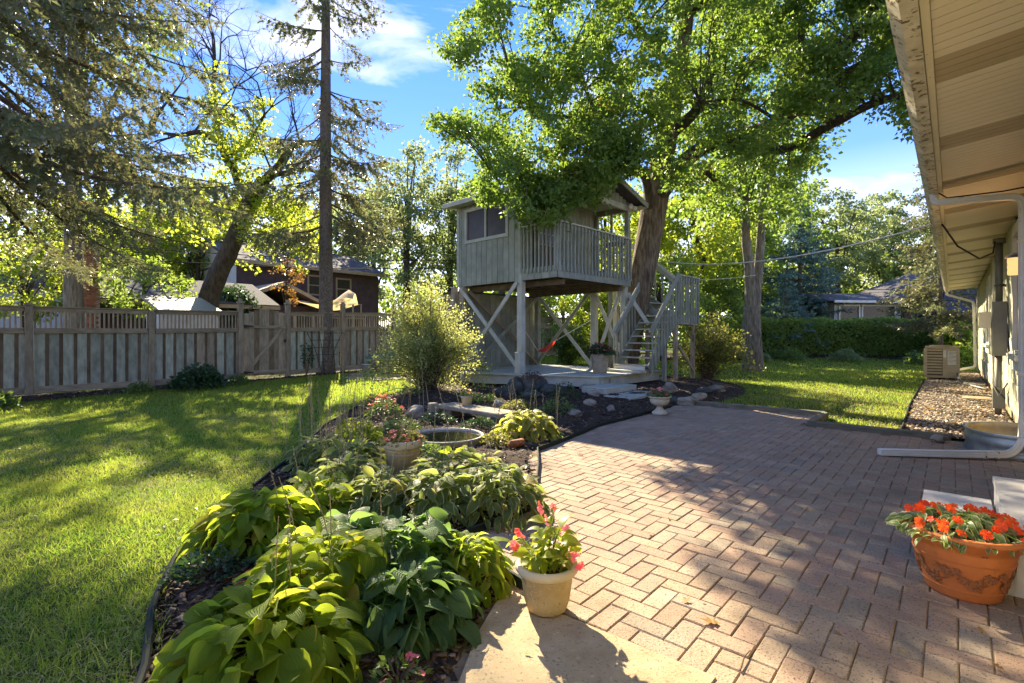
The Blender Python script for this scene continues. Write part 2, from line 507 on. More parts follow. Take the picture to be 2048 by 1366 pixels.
M['paver_grey'] = surf_mat('paver_grey', [(0.3, (0.27, 0.215, 0.155)), (0.7, (0.37, 0.30, 0.215))], scale=3.0, rough=0.9, vary=0.09, bump=0.8, bscale=90, speck=(95, 0.575, 0.05, (0.09, 0.075, 0.06)), bdist=0.006, grime=GR)
M['sand'] = surf_mat('joint_sand', [(0.35, (0.12, 0.09, 0.055)), (0.65, (0.25, 0.18, 0.10))], scale=6, rough=1, vary=0, bump=0.5)
M['concrete'] = surf_mat('concrete', [(0.3, (0.31, 0.235, 0.13)), (0.7, (0.45, 0.36, 0.22))], scale=7, rough=0.9, vary=0, bump=0.9, bscale=120, speck=(75, 0.58, 0.05, (0.22, 0.165, 0.10)), bdist=0.004, grime=[(3.0, 0.52, 0.7, (0.22, 0.17, 0.10), 0.5), (28.0, 0.60, 0.68, (0.55, 0.46, 0.31), 0.6)])
M['soil'] = surf_mat('mulch_soil', [(0.35, (0.022, 0.014, 0.009)), (0.68, (0.085, 0.055, 0.036))], scale=14, rough=1, vary=0, bump=1.0, bscale=30, bdist=0.03)
M['treehouse'] = surf_mat('weathered_grey_paint', [(0.3, (0.20, 0.215, 0.165)), (0.55, (0.28, 0.295, 0.235)), (0.8, (0.37, 0.38, 0.30))], scale=3, rough=0.75, vary=0.10, bump=0.25, bscale=40, stretch=(1, 1, 0.3))
M['treehouse_light'] = surf_mat('pale_grey_paint', [(0.3, (0.34, 0.35, 0.28)), (0.7, (0.50, 0.50, 0.42))], scale=4, rough=0.7, vary=0.08, bump=0.25, bscale=40)
M['deck_paint'] = surf_mat('deck_paint', [(0.3, (0.30, 0.32, 0.27)), (0.7, (0.46, 0.48, 0.41))], scale=3, rough=0.6, vary=0.08, bump=0.25, bscale=40)
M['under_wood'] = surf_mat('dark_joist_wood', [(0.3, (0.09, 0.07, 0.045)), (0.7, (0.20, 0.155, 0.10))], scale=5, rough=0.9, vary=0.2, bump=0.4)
M['fence_wood'] = surf_mat('fence_wood', [(0.3, (0.20, 0.16, 0.105)), (0.6, (0.33, 0.275, 0.19)), (0.8, (0.42, 0.36, 0.26))], scale=3.5, rough=0.9, vary=0.2, bump=0.45, bscale=40, stretch=(1, 3, 3))
M['batten'] = surf_mat('dark_fence_batten', [(0.3, (0.10, 0.072, 0.04)), (0.6, (0.175, 0.13, 0.08)), (0.8, (0.24, 0.19, 0.125))], scale=3.5, rough=0.9, vary=0.2, bump=0.45, bscale=40, stretch=(1, 3, 3))
M['fence_green'] = surf_mat('fence_aged_board', [(0.3, (0.22, 0.225, 0.165)), (0.6, (0.37, 0.385, 0.295)), (0.8, (0.46, 0.475, 0.375))], scale=3.5, rough=0.9, vary=0.22, bump=0.4, bscale=40, stretch=(1, 3, 3))
M['shingle_roof'] = surf_mat('asphalt_shingle', [(0.3, (0.05, 0.05, 0.055)), (0.7, (0.12, 0.115, 0.12))], scale=20, rough=0.95, vary=0.15, bump=0.6)
M['soffit'] = surf_mat('cream_soffit', [(0.35, (0.77, 0.68, 0.50)), (0.7, (0.80, 0.72, 0.54))], scale=2, rough=0.55, vary=0.03, bump=0.05)
M['soffit_vent'] = surf_mat('vented_soffit', [(0.35, (0.44, 0.36, 0.22)), (0.7, (0.50, 0.41, 0.26))], scale=2, rough=0.6, vary=0.03, bump=0.1)
M['cream_metal'] = surf_mat('cream_painted_metal', [(0.35, (0.72, 0.63, 0.42)), (0.7, (0.80, 0.72, 0.53))], scale=3, rough=0.42, vary=0.04, bump=0.05, speck=(22, 0.66, 0.05, (0.30, 0.25, 0.15)))
M['gutter_dirty'] = surf_mat('stained_gutter', [(0.35, (0.50, 0.45, 0.33)), (0.6, (0.70, 0.65, 0.52)), (0.8, (0.78, 0.74, 0.64))], scale=7, rough=0.5, vary=0, bump=0.2, speck=(16, 0.55, 0.08, (0.13, 0.09, 0.05)))
M['white_metal'] = surf_mat('white_painted_metal', [(0.35, (0.62, 0.60, 0.53)), (0.7, (0.76, 0.74, 0.68))], scale=3, rough=0.4, vary=0.04, bump=0.05, speck=(26, 0.68, 0.05, (0.33, 0.29, 0.2)))
M['siding'] = surf_mat('sage_siding', [(0.3, (0.42, 0.41, 0.27)), (0.7, (0.55, 0.53, 0.38))], scale=5, rough=0.75, vary=0.1, bump=0.35, bscale=50, stretch=(1, 4, 4))
M['white_trim'] = surf_mat('white_trim', [(0.35, (0.60, 0.58, 0.49)), (0.7, (0.74, 0.71, 0.61))], scale=4, rough=0.55, vary=0.04, bump=0.1)
M['grey_metal'] = plain('grey_utility_metal', (0.17, 0.165, 0.135), rough=0.5, metal=0.2)
M['galv'] = surf_mat('galvanised_steel', [(0.3, (0.22, 0.24, 0.23)), (0.7, (0.42, 0.44, 0.42))], scale=6, rough=0.4, metal=0.6, vary=0, bump=0.15)
M['galv_in'] = surf_mat('dusty_steel_inside', [(0.3, (0.36, 0.28, 0.15)), (0.7, (0.52, 0.43, 0.27))], scale=6, rough=0.8, vary=0, bump=0.2, speck=(18, 0.68, 0.05, (0.15, 0.08, 0.04)))
M['ac'] = plain('tan_enamel', (0.46, 0.36, 0.21), rough=0.45)
M['ac_dark'] = plain('dark_coil', (0.12, 0.09, 0.05), rough=0.7)
M['paper'] = plain('white_label', (0.75, 0.70, 0.60), rough=0.8)
M['black'] = plain('black_metal', (0.02, 0.02, 0.022), rough=0.45)
M['edging'] = plain('dark_green_edging', (0.022, 0.03, 0.024), rough=0.75, spec=0.15)
M['terracotta'] = surf_mat('terracotta', [(0.3, (0.44, 0.13, 0.035)), (0.7, (0.60, 0.20, 0.055))], scale=5, rough=0.6, vary=0.04, bump=0.2, bscale=50, speck=(26, 0.66, 0.06, (0.22, 0.08, 0.035)))
M['terracotta_dark'] = surf_mat('terracotta_relief', [(0.3, (0.17, 0.07, 0.03)), (0.7, (0.42, 0.15, 0.05))], scale=30, rough=0.7, vary=0.04, bump=0.3)
M['pot_cream'] = surf_mat('cream_crackle_pot', [(0.3, (0.36, 0.25, 0.10)), (0.7, (0.54, 0.41, 0.20))], scale=6, rough=0.6, vary=0.04, bump=0.4, bscale=30, speck=(20, 0.62, 0.04, (0.30, 0.22, 0.12)))
M['pot_rim'] = surf_mat('cream_pot_rim', [(0.3, (0.42, 0.34, 0.19)), (0.7, (0.60, 0.51, 0.33))], scale=6, rough=0.6, vary=0.04, bump=0.3, bscale=40)
M['urn'] = surf_mat('weathered_white_urn', [(0.3, (0.42, 0.38, 0.28)), (0.7, (0.60, 0.56, 0.44))], scale=9, rough=0.8, vary=0, bump=0.4, speck=(30, 0.62, 0.06, (0.25, 0.22, 0.15)))
M['white_plastic'] = plain('white_plastic', (0.60, 0.57, 0.51), rough=0.55, vary=0.03, bump=0.15, bscale=200)
M['rock'] = surf_mat('garden_rock', [(0.3, (0.15, 0.13, 0.10)), (0.7, (0.36, 0.31, 0.235))], scale=7, rough=0.9, vary=0.25, bump=0.7, bscale=20, bdist=0.02)
M['slate'] = surf_mat('dark_slate_rock', [(0.3, (0.03, 0.036, 0.030)), (0.7, (0.10, 0.105, 0.09))], scale=7, rough=0.85, vary=0.25, bump=0.7, bscale=20, bdist=0.02)
M['flagstone'] = surf_mat('pink_flagstone', [(0.3, (0.24, 0.18, 0.15)), (0.7, (0.38, 0.30, 0.26))], scale=4, rough=0.9, vary=0.15, bump=0.4)
M['limestone'] = surf_mat('limestone_bench', [(0.3, (0.19, 0.165, 0.115)), (0.7, (0.34, 0.30, 0.22))], scale=7, rough=0.9, vary=0.1, bump=0.5)
M['timber'] = surf_mat('grey_landscape_timber', [(0.3, (0.10, 0.095, 0.065)), (0.7, (0.22, 0.20, 0.145))], scale=5, rough=0.9, vary=0.1, bump=0.5, stretch=(1, 5, 5))
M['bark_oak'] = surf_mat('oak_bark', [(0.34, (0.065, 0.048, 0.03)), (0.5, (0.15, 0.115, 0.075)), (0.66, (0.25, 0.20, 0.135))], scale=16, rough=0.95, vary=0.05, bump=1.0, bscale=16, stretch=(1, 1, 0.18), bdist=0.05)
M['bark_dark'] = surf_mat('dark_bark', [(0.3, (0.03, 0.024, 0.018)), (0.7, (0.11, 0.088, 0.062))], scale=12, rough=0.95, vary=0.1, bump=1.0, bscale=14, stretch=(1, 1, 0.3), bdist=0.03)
M['bark_spruce'] = surf_mat('spruce_bark', [(0.3, (0.075, 0.058, 0.045)), (0.55, (0.16, 0.13, 0.10)), (0.75, (0.25, 0.21, 0.17))], scale=22, rough=0.95, vary=0.05, bump=1.0, bscale=28, stretch=(1, 1, 0.6), bdist=0.03)
M['bark_grey'] = surf_mat('grey_bark', [(0.34, (0.10, 0.088, 0.068)), (0.66, (0.28, 0.25, 0.195))], scale=18, rough=0.95, vary=0.05, bump=1.0, bscale=18, stretch=(1, 1, 0.2), bdist=0.04)
M['twig'] = surf_mat('brown_twig', [(0.3, (0.07, 0.045, 0.028)), (0.7, (0.17, 0.115, 0.07))], scale=9, rough=0.9, vary=0.1, bump=0.3)
M['stalk'] = surf_mat('dry_flower_stalk', [(0.3, (0.26, 0.20, 0.09)), (0.7, (0.40, 0.34, 0.17))], scale=9, rough=0.9, vary=0.2, bump=0)
M['house_brown'] = surf_mat('maroon_clapboard', [(0.3, (0.075, 0.048, 0.050)), (0.7, (0.12, 0.08, 0.082))], scale=3, rough=0.85, vary=0.1, bump=0.2)
M['house_white'] = plain('pale_clapboard', (0.45, 0.46, 0.45), rough=0.8)
M['tan_trim'] = plain('tan_trim', (0.38, 0.29, 0.18), rough=0.7)
M['brick'] = surf_mat('chimney_brick', [(0.3, (0.20, 0.075, 0.04)), (0.7, (0.36, 0.16, 0.09))], scale=6, rough=0.9, vary=0.25, bump=0.3)
M['brick_dark'] = surf_mat('dark_brick', [(0.3, (0.09, 0.05, 0.035)), (0.7, (0.17, 0.10, 0.07))], scale=6, rough=0.9, vary=0.25, bump=0.3)
M['mortar'] = plain('mortar', (0.30, 0.27, 0.22), rough=0.95)
M['glass'] = plain('dark_window_glass', (0.06, 0.05, 0.036), rough=0.15, spec=0.2, bump=0)
M['sail'] = leaf_mat('shade_sail', (0.60, 0.50, 0.36), (0.62, 0.52, 0.38), (0.55, 0.33, 0.15), fac=0.4, rough=0.9, spec=0.1, island=False)
M['canoe'] = surf_mat('green_canoe', [(0.3, (0.05, 0.11, 0.085)), (0.7, (0.10, 0.18, 0.14))], scale=4, rough=0.45, vary=0, bump=0.1)
M['rope'] = plain('white_rope', (0.62, 0.60, 0.52), rough=0.9)
M['cable'] = plain('black_cable', (0.02, 0.02, 0.02), rough=0.6)
M['hammock'] = leaf_mat('red_hammock', (0.45, 0.03, 0.03), (0.5, 0.05, 0.04), (0.5, 0.05, 0.03), fac=0.3, island=False)
M['blue_paint'] = plain('navy_siding', (0.03, 0.05, 0.10), rough=0.7)
# leaves
M['lf_oak'] = leaf_mat('oak_leaves', (0.045, 0.095, 0.022), (0.095, 0.16, 0.032), (0.38, 0.56, 0.07), fac=0.5, clump=(0.8, (0.12, 0.165, 0.03)))
M['lf_lime'] = leaf_mat('sunlit_lime_leaves', (0.08, 0.13, 0.015), (0.17, 0.23, 0.025), (0.80, 0.85, 0.08), fac=0.6, clump=(0.5, (0.07, 0.13, 0.025)))
M['lf_green'] = leaf_mat('green_leaves', (0.05, 0.10, 0.022), (0.11, 0.17, 0.035), (0.50, 0.66, 0.10), fac=0.55, clump=(0.4, (0.09, 0.13, 0.03)))
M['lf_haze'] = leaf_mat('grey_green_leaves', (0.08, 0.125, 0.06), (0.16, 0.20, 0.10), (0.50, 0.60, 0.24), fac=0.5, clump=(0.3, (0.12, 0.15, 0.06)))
M['needle'] = leaf_mat('spruce_needles', (0.08, 0.11, 0.070), (0.155, 0.185, 0.10), (0.30, 0.34, 0.16), fac=0.3, c3=(0.22, 0.15, 0.08), clump=(1.1, (0.145, 0.13, 0.065)))
M['needle_blue'] = leaf_mat('blue_spruce_needles', (0.05, 0.105, 0.10), (0.12, 0.20, 0.18), (0.18, 0.30, 0.22), fac=0.3)
M['lf_hedge'] = leaf_mat('hedge_leaves', (0.075, 0.14, 0.035), (0.15, 0.23, 0.055), (0.55, 0.72, 0.12), fac=0.42, clump=(1.2, (0.15, 0.20, 0.05)))
M['lf_shrub'] = leaf_mat('small_variegated_leaves', (0.09, 0.125, 0.045), (0.32, 0.35, 0.15), (0.66, 0.70, 0.22), fac=0.48)
M['lf_shrub2'] = leaf_mat('olive_shrub_leaves', (0.06, 0.075, 0.02), (0.16, 0.17, 0.05), (0.42, 0.42, 0.08), fac=0.45)
M['lf_low'] = leaf_mat('low_plant_leaves', (0.05, 0.10, 0.03), (0.13, 0.20, 0.06), (0.32, 0.45, 0.08), fac=0.4)
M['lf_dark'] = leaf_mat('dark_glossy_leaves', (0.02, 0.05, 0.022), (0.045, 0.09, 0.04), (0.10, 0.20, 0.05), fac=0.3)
M['lf_begonia'] = leaf_mat('begonia_leaves', (0.10, 0.16, 0.03), (0.24, 0.30, 0.04), (0.72, 0.72, 0.05), fac=0.5, island=False)
M['lf_impatiens'] = leaf_mat('impatiens_leaves', (0.08, 0.16, 0.04), (0.20, 0.28, 0.08), (0.55, 0.62, 0.14), fac=0.42, island=False, edge=(0.60, 0.62, 0.36))
M['hosta_green'] = leaf_mat('green_hosta_leaf', (0.11, 0.20, 0.022), (0.23, 0.33, 0.035), (0.85, 0.92, 0.08), fac=0.48, island=False, vein=True, rough=0.55, spec=0.25, c3=(0.42, 0.36, 0.07))
M['hosta_blue'] = leaf_mat('blue_green_hosta_leaf', (0.065, 0.15, 0.065), (0.12, 0.21, 0.085), (0.42, 0.60, 0.12), fac=0.4, island=False, vein=True, rough=0.5, spec=0.3)
M['hosta_var'] = leaf_mat('cream_edged_hosta_leaf', (0.10, 0.17, 0.055), (0.20, 0.27, 0.08), (0.62, 0.74, 0.15), fac=0.42, island=False, vein=True, rough=0.45, spec=0.35, edge=(0.62, 0.62, 0.34), c3=(0.38, 0.30, 0.08))
M['hosta_gold'] = leaf_mat('gold_hosta_leaf', (0.18, 0.22, 0.03), (0.32, 0.34, 0.05), (0.75, 0.78, 0.10), fac=0.42, island=False, vein=True, edge=(0.55, 0.55, 0.25))
M['grass'] = leaf_mat('lawn_grass', (0.06, 0.145, 0.016), (0.14, 0.24, 0.028), (0.50, 0.66, 0.085), fac=0.5, c3=(0.45, 0.37, 0.18), clump=(1.3, (0.22, 0.235, 0.055)), spec=0.25)
M['straw'] = leaf_mat('dry_grass', (0.24, 0.20, 0.08), (0.50, 0.43, 0.22), (0.5, 0.42, 0.2), fac=0.3, rough=0.7, spec=0.15)
M['orange_petal'] = leaf_mat('orange_petals', (0.75, 0.06, 0.012), (0.85, 0.13, 0.03), (0.9, 0.14, 0.02), fac=0.35, island=False)
M['coral_petal'] = leaf_mat('coral_petals', (0.72, 0.10, 0.08), (0.80, 0.22, 0.18), (0.85, 0.2, 0.15), fac=0.35, island=False)
M['pink_petal'] = leaf_mat('pink_petals', (0.75, 0.14, 0.20), (0.85, 0.32, 0.34), (0.9, 0.3, 0.3), fac=0.35, island=False)
M['magenta_petal'] = leaf_mat('dark_pink_petals', (0.40, 0.04, 0.06), (0.60, 0.10, 0.13), (0.6, 0.1, 0.1), fac=0.3, island=False)
M['chip'] = surf_mat('bark_chips', [(0.3, (0.020, 0.013, 0.009)), (0.6, (0.065, 0.042, 0.028)), (0.85, (0.16, 0.12, 0.085))], scale=9, rough=0.9, vary=0, bump=0.3)
M['gravel'] = surf_mat('river_gravel', [(0.3, (0.12, 0.08, 0.05)), (0.5, (0.32, 0.22, 0.13)), (0.75, (0.52, 0.43, 0.31))], scale=14, rough=0.85, vary=0, bump=0.3, detail=2)
M['dry_leaf'] = leaf_mat('dry_leaves', (0.22, 0.12, 0.04), (0.42, 0.26, 0.08), (0.4, 0.2, 0.05), fac=0.25)
# ================================================================ GROUND
def lawn_base_mat():
    m, nt, out = new_mat('lawn_ground')
    p = N(nt, 'ShaderNodeBsdfPrincipled'); p.inputs['Roughness'].default_value = 1.0; p.inputs['Specular IOR Level'].default_value = 0.1
    g = N(nt, 'ShaderNodeNewGeometry')
    a = N(nt, 'ShaderNodeTexNoise', Scale=1.1, Detail=6); nt.links.new(g.outputs['Position'], a.inputs['Vector'])
    b = N(nt, 'ShaderNodeTexNoise', Scale=55.0, Detail=5); nt.links.new(g.outputs['Position'], b.inputs['Vector'])
    c1 = ramp(nt, a.outputs['Fac'], [(0.35, (0.060, 0.105, 0.018)), (0.6, (0.11, 0.13, 0.03)), (0.72, (0.20, 0.17, 0.07))])
    c2 = ramp(nt, b.outputs['Fac'], [(0.3, (0.35, 0.35, 0.35)), (0.7, (1.2, 1.2, 1.2))])
    nt.links.new(mixc(nt, 1.0, c1, c2, 'MULTIPLY'), p.inputs['Base Color'])
    bm = N(nt, 'ShaderNodeBump', Strength=0.9, Distance=0.03); nt.links.new(b.outputs['Fac'], bm.inputs['Height']); nt.links.new(bm.outputs[0], p.inputs['Normal'])
    nt.links.new(p.outputs[0], out.inputs['Surface'])
    return m
xs = np.unique(np.concatenate([np.arange(-300, -40, 20.), np.arange(-40, -12, 4.), np.arange(-12, 26, .5), np.arange(26, 60, 4.), np.arange(60, 301, 20.)]))
ys = np.unique(np.concatenate([np.arange(-100, -8, 20.), np.arange(-8, 30, .5), np.arange(30, 70, 4.), np.arange(70, 401, 20.)]))
GX, GY = np.meshgrid(xs, ys)
GZ = ground_z(GX, GY) - 0.012
V = np.stack([GX, GY, GZ], -1).reshape(-1, 3)
nx, ny = len(xs), len(ys)
q = []
for j in range(ny - 1):
    for i in range(nx - 1):
        a = j * nx + i
        q += [a, a + 1, a + nx + 1, a + nx]
me = np_mesh('lawn', V, np.array(q), np.full((nx - 1) * (ny - 1), 4), lawn_base_mat(), smooth=True)
tag(link(bpy.data.objects.new('lawn', me)), kind='structure')

# ---- brick patio (90 degree herringbone, bricks along and across the house direction)
U = 0.106
PAT = [(1.95, 0.66), (1.95, -1.34), (1.85, -1.9), (1.98, -2.05), (2.10, -2.6), (3.3, -2.75), (4.6, -3.6), (5.3, -3.85), (6.4, -4.0), (8.4, -4.05), (9.48, -3.75), (9.48, -1.62), (8.32, -1.62), (8.32, 0.66)]
PAT_IN = PAT
near_pat = [(-0.2, -0.55)]
FULLPAT = [(-0.9, 0.9), (-0.9, -0.2), (1.95, -1.36)] + PAT[1:] + [(-0.9, 0.66)]
base = MB()
base.prism([H(a, p) for a, p in [(-1.2, 0.66), (-1.2, -1.2), (1.9, -2.1), (3.0, -2.9), (4.6, -3.8), (6.4, -4.2), (8.5, -4.15), (9.50, -3.78), (9.50, -1.62), (8.34, -1.62), (8.34, 0.66)]], -0.09, -0.007)
base.v = [(x, y, z) for x, y, z in base.v]
patio = thing('brick_patio', 'herringbone patio of worn pink and tan clay pavers beside the house', 'patio', H(4, -1.5))
patio['kind'] = 'structure'
obj('sand_bed', base, M['sand'], patio)
bl, bw = 2 * U - 0.0032, U - 0.0032
brick_me = [box_mesh(bl, bw, 0.06, M[k], 0.005) for k in ('paver', 'paver_red', 'paver_grey')]
bricks = []
for k in range(-60, 140):
    for m_ in range(-40, 60):
        for kind in (0, 1):
            if kind == 0: ci, cj, rot = k + 2 * m_ + 1.0, k - 2 * m_ + 0.5, 0
            else: ci, cj, rot = k + 2 * m_ + 0.5, k - 2 * m_ + 2.0, 1
            a = 1.95 + ci * U; p = -cj * U - 0.3
            if not (-1.1 < a < 9.5 and -4.2 < p < 0.68): continue
            bricks.append((a, p, rot))
bricks = list(set((round(a, 4), round(p, 4), r) for a, p, r in bricks))
keep = []
for a, p, r in bricks:
    w = H(a, p)
    ok = bool(in_poly(PAT, a, p)) or (a <= 1.95 and p > -1.05 + (1.95 - a) * 0.0 and p < 0.66)
    if a > 9.42 or (a > 8.28 and p > -1.66): ok = False
    if in_poly(BED, w.x, w.y) and poly_dist(BED, w.x, w.y) > 0.12: ok = False
    if a < 1.95 - 0.09 and p < 9: ok = ok and False or (a < 1.9 and p > -0.35 + 0.0 and False)
    if ok: keep.append((a, p, r, w))
# pavers carry on beyond the slab's edge towards the house door
for a, p, r in bricks:
    w = H(a, p)
    if a <= 1.86 and p > -0.70 - (1.95 - a) * 0.02 and p < 0.66: keep.append((a, p, r, w))
def seen_size(w):
    if w.y < 0.5 or abs(w.x / w.y) > 1.05 or (CAM_H / w.y) > 0.70: return 1e6 - w.y * -1
    return w.length
keep.sort(key=lambda t: seen_size(t[3]))
rest_v = [MB(), MB(), MB()]
rb = random.Random(3)
for i, (a, p, r, w) in enumerate(keep):
    c = rb.choice([0, 0, 1, 1, 2])
    x = Dv if r == 0 else Rv
    y = Rv if r == 0 else -Dv
    x = -x if rb.random() < .5 else x
    y = ZV.cross(x)
    z = -0.030 + rb.uniform(-0.0025, 0.002) + 0.004 * math.sin(a * 1.7) * math.sin(p * 2.1)
    tx, ty = rb.gauss(0, 0.006), rb.gauss(0, 0.006)
    n = (ZV + x * tx + y * ty).normalized()
    jx, jy = rb.uniform(-.0012, .0012), rb.uniform(-.0012, .0012)
    ax = (x - n * x.dot(n)).normalized(); ay = n.cross(ax)
    Mx = Matrix(((ax.x, ay.x, n.x, w.x + jx), (ax.y, ay.y, n.y, w.y + jy), (ax.z, ay.z, n.z, z), (0, 0, 0, 1)))
    if i < 296:
        piece('brick', brick_me[c], Mx, patio)
    else:
        me = brick_me[c]
        vs = [Mx @ v.co for v in me.vertices]
        rest_v[c].add(vs, [tuple(pl.vertices) for pl in me.polygons])
for c, k in enumerate(('paver', 'paver_red', 'paver_grey')):
    tag(obj('paver_field', rest_v[c], M[k], patio), kind='stuff')

# ---- concrete slab
sl = MB()
E1 = H(1.93, -0.72 + .02)
slab_pts = [H(1.955, -1.36), H(1.955, -0.70), H(-0.6, -0.72), H(-0.6, -1.2)]
slab_xy = [(v.x, v.y) for v in (H(1.955, -0.68), H(-1.0, -0.68))] + [(-0.6, -0.5), (-0.30, 0.9), (-0.26, 1.5), (-0.2, 1.89), (-0.15, 2.2), (-0.08, 2.45), (-0.03, 2.56)]
sl.prism(slab_xy, -0.09, 0.006)
o = obj('concrete_slab', sl, M['concrete']); tag(o, kind='structure')

# ---- mulch bed sheet
def sheet(name, poly, zf, mat, step, kind='structure'):
    px = [p[0] for p in poly]; py = [p[1] for p in poly]
    gx = np.arange(min(px) - step, max(px) + step, step); gy = np.arange(min(py) - step, max(py) + step, step)
    X, Y = np.meshgrid(gx, gy)
    ins = in_poly(poly, X, Y) | (poly_dist(poly, X, Y) < step * 0.6)
    Z = zf(X, Y)
    idx = -np.ones(X.shape, int); n = 0; V = []; F = []
    cell = ins[:-1, :-1] & ins[1:, :-1] & ins[:-1, 1:] & ins[1:, 1:]
    idx = np.arange(X.size).reshape(X.shape)
    F = np.stack([idx[:-1, :-1], idx[:-1, 1:], idx[1:, 1:], idx[1:, :-1]], -1)[cell]
    used = np.unique(F); rm = -np.ones(X.size, int); rm[used] = np.arange(len(used))
    V = np.stack([X, Y, Z], -1).reshape(-1, 3)[used]
    me = np_mesh(name, V, rm[F].ravel(), np.full(len(F), 4), mat, smooth=True)
    o = link(bpy.data.objects.new(name, me)); ORG[o.name] = Vector((0, 0, 0))
    return tag(o, kind=kind)
sheet('mulch_bed', BED, bed_z, M['soil'], 0.09)

FS = lambda s, off=0.0, z=0.0: Vector((-5.42, 16.9, 0)) + Dv * s + Rv * off + ZV * z      # fence line, off>0 towards the lawn
STRIP = [(v.x, v.y) for v in (FS(-14, -.25), FS(-14, 2.0), FS(-10.5, 1.75), FS(-8, 1.35), FS(-6, .8), FS(-4, .45), FS(-2, .35), FS(2, .3), FS(2, -.25))]
strip_z = lambda x, y: ground_z(x, y) + 0.004 + 0.02 * sstep(0, 0.2, poly_dist(STRIP, x, y))
sheet('mulch_strip', STRIP, strip_z, M['soil'], 0.15)
HEDGE_STRIP = [(6.5, 21.5), (8.5, 22.3), (12, 24.6), (17, 25.2), (20.5, 22.6), (23.5, 20.5), (25.0, 22.5), (24, 27), (6, 27)]
sheet('hedge_bed', HEDGE_STRIP, lambda x, y: ground_z(x, y) + 0.01 + 0.03 * sstep(0, .3, poly_dist(HEDGE_STRIP, x, y)), M['soil'], 0.3)
GRAV = [(v.x, v.y) for v in (H(8.52, .685), H(8.52, -.50), H(9.1, -.53), H(12, -.60), H(16, -.62), H(19, -.62), H(24.4, -.5), H(24.4, .685))]
sheet('gravel_strip', GRAV, lambda x, y: ground_z(x, y) * 0 - 0.012 + 0.012 * sstep(0, .1, poly_dist(GRAV, x, y)), M['soil'], 0.12)

# ---- chips, gravel, grass (nobody could count them)
def pts_in(poly, n, g=rng, ymin=-99, ymax=99, xmin=-99, xmax=99):
    x0, x1 = max(xmin, min(p[0] for p in poly)), min(xmax, max(p[0] for p in poly))
    y0, y1 = max(ymin, min(p[1] for p in poly)), min(ymax, max(p[1] for p in poly))
    out = []
    tot = 0
    while tot < n:
        x = g.uniform(x0, x1, n * 2); y = g.uniform(y0, y1, n * 2)
        k = in_poly(poly, x, y); out.append(np.stack([x[k], y[k]], -1)); tot += k.sum()
        if k.sum() == 0: break
    return np.concatenate(out)[:n]
CHIP = [(-.5, -.14, 0), (-.2, -.2, .04), (.5, -.1, 0), (.5, .12, .02), (0, .2, 0), (-.5, .1, .03), (-.45, -.1, -.09), (.45, -.08, -.09), (.42, .1, -.09), (-.45, .08, -.09)]
CHIPF = [(0, 1, 4, 5), (1, 2, 3, 4), (0, 6, 7, 2, 1), (3, 8, 9, 5, 4), (2, 7, 8, 3), (5, 9, 6, 0)]
CHIP2 = [(-.5, -.14, 0), (.5, -.1, .02), (.45, .13, 0), (-.5, .11, .05), (0, 0, .1)]
CHIP2F = [(0, 1, 4), (1, 2, 4), (2, 3, 4), (3, 0, 4)]
def chips(name, poly, zf, n, smin, smax, mat, ymin=-99, ymax=99, h=.012, tv=CHIP2, tf=CHIP2F):
    q = pts_in(poly, n, ymin=ymin, ymax=ymax)
    z = zf(q[:, 0], q[:, 1]) + rng.uniform(0.0, h, len(q))
    s = rng.uniform(smin, smax, len(q)) * rng.uniform(.6, 1.2, len(q))
    o = scatter(name, tv, tf, np.column_stack([q, z]), rand_rot(len(q), 0.45), s, mat)
    return tag(o, kind='stuff')
M['chip_i'] = leaf_mat('bark_chip', (0.018, 0.012, 0.008), (0.10, 0.070, 0.048), (0.03, 0.02, 0.01), fac=0.0, rough=0.85, spec=0.2, c3=(0.26, 0.20, 0.145))
M['gravel_i'] = leaf_mat('gravel_stone', (0.12, 0.095, 0.07), (0.40, 0.33, 0.245), (0.03, 0.02, 0.01), fac=0.0, rough=0.7, spec=0.3, c3=(0.62, 0.52, 0.40))
chips('bark_mulch', BED, bed_z, 11000, .03, .075, M['chip_i'], ymax=5.0, tv=CHIP, tf=CHIPF)
chips('bark_mulch', BED, bed_z, 14000, .04, .085, M['chip_i'], ymin=5.0)
chips('bark_mulch', STRIP, strip_z, 6000, .05, .10, M['chip_i'])
chips('bark_mulch', HEDGE_STRIP, lambda x, y: ground_z(x, y) + .04, 3500, .1, .22, M['chip_i'])
OCT = [(1, 0, 0), (.3, .95, 0), (-.8, .6, .1), (-.9, -.5, 0), (.2, -.9, 0), (.1, .1, .6), (-.3, -.1, .5)]
OCTF = [(0, 1, 5), (1, 2, 6, 5), (2, 3, 6), (3, 4, 5, 6), (4, 0, 5)]
q = pts_in(GRAV, 15000); q = q[poly_dist(GRAV, q[:, 0], q[:, 1]) > .02]
o = scatter('river_gravel', OCT, OCTF, np.column_stack([q, rng.uniform(-.012, .012, len(q))]), rand_rot(len(q), .5), rng.uniform(.012, .028, len(q)), M['gravel_i'])
tag(o, kind='stuff')
q = pts_in(GRAV, 700)
o = scatter('fallen_leaves', [(-.5, 0, 0), (0, .28, .12), (.5, 0, .05), (0, -.28, .1)], [(0, 3, 2, 1)], np.column_stack([q, rng.uniform(.012, .03, len(q))]), rand_rot(len(q), .6), rng.uniform(.03, .08, len(q)), M['dry_leaf'])
tag(o, kind='stuff')
q = pts_in([(-3, 1.2), (2.5, 1.2), (5, 9), (-2, 9), (-8, 5)], 650)
ins = in_poly(BED, q[:, 0], q[:, 1]); zz = np.where(ins, bed_z(q[:, 0], q[:, 1]) + .02, .006)
pick = ins | (rng.random(len(q)) < .16)
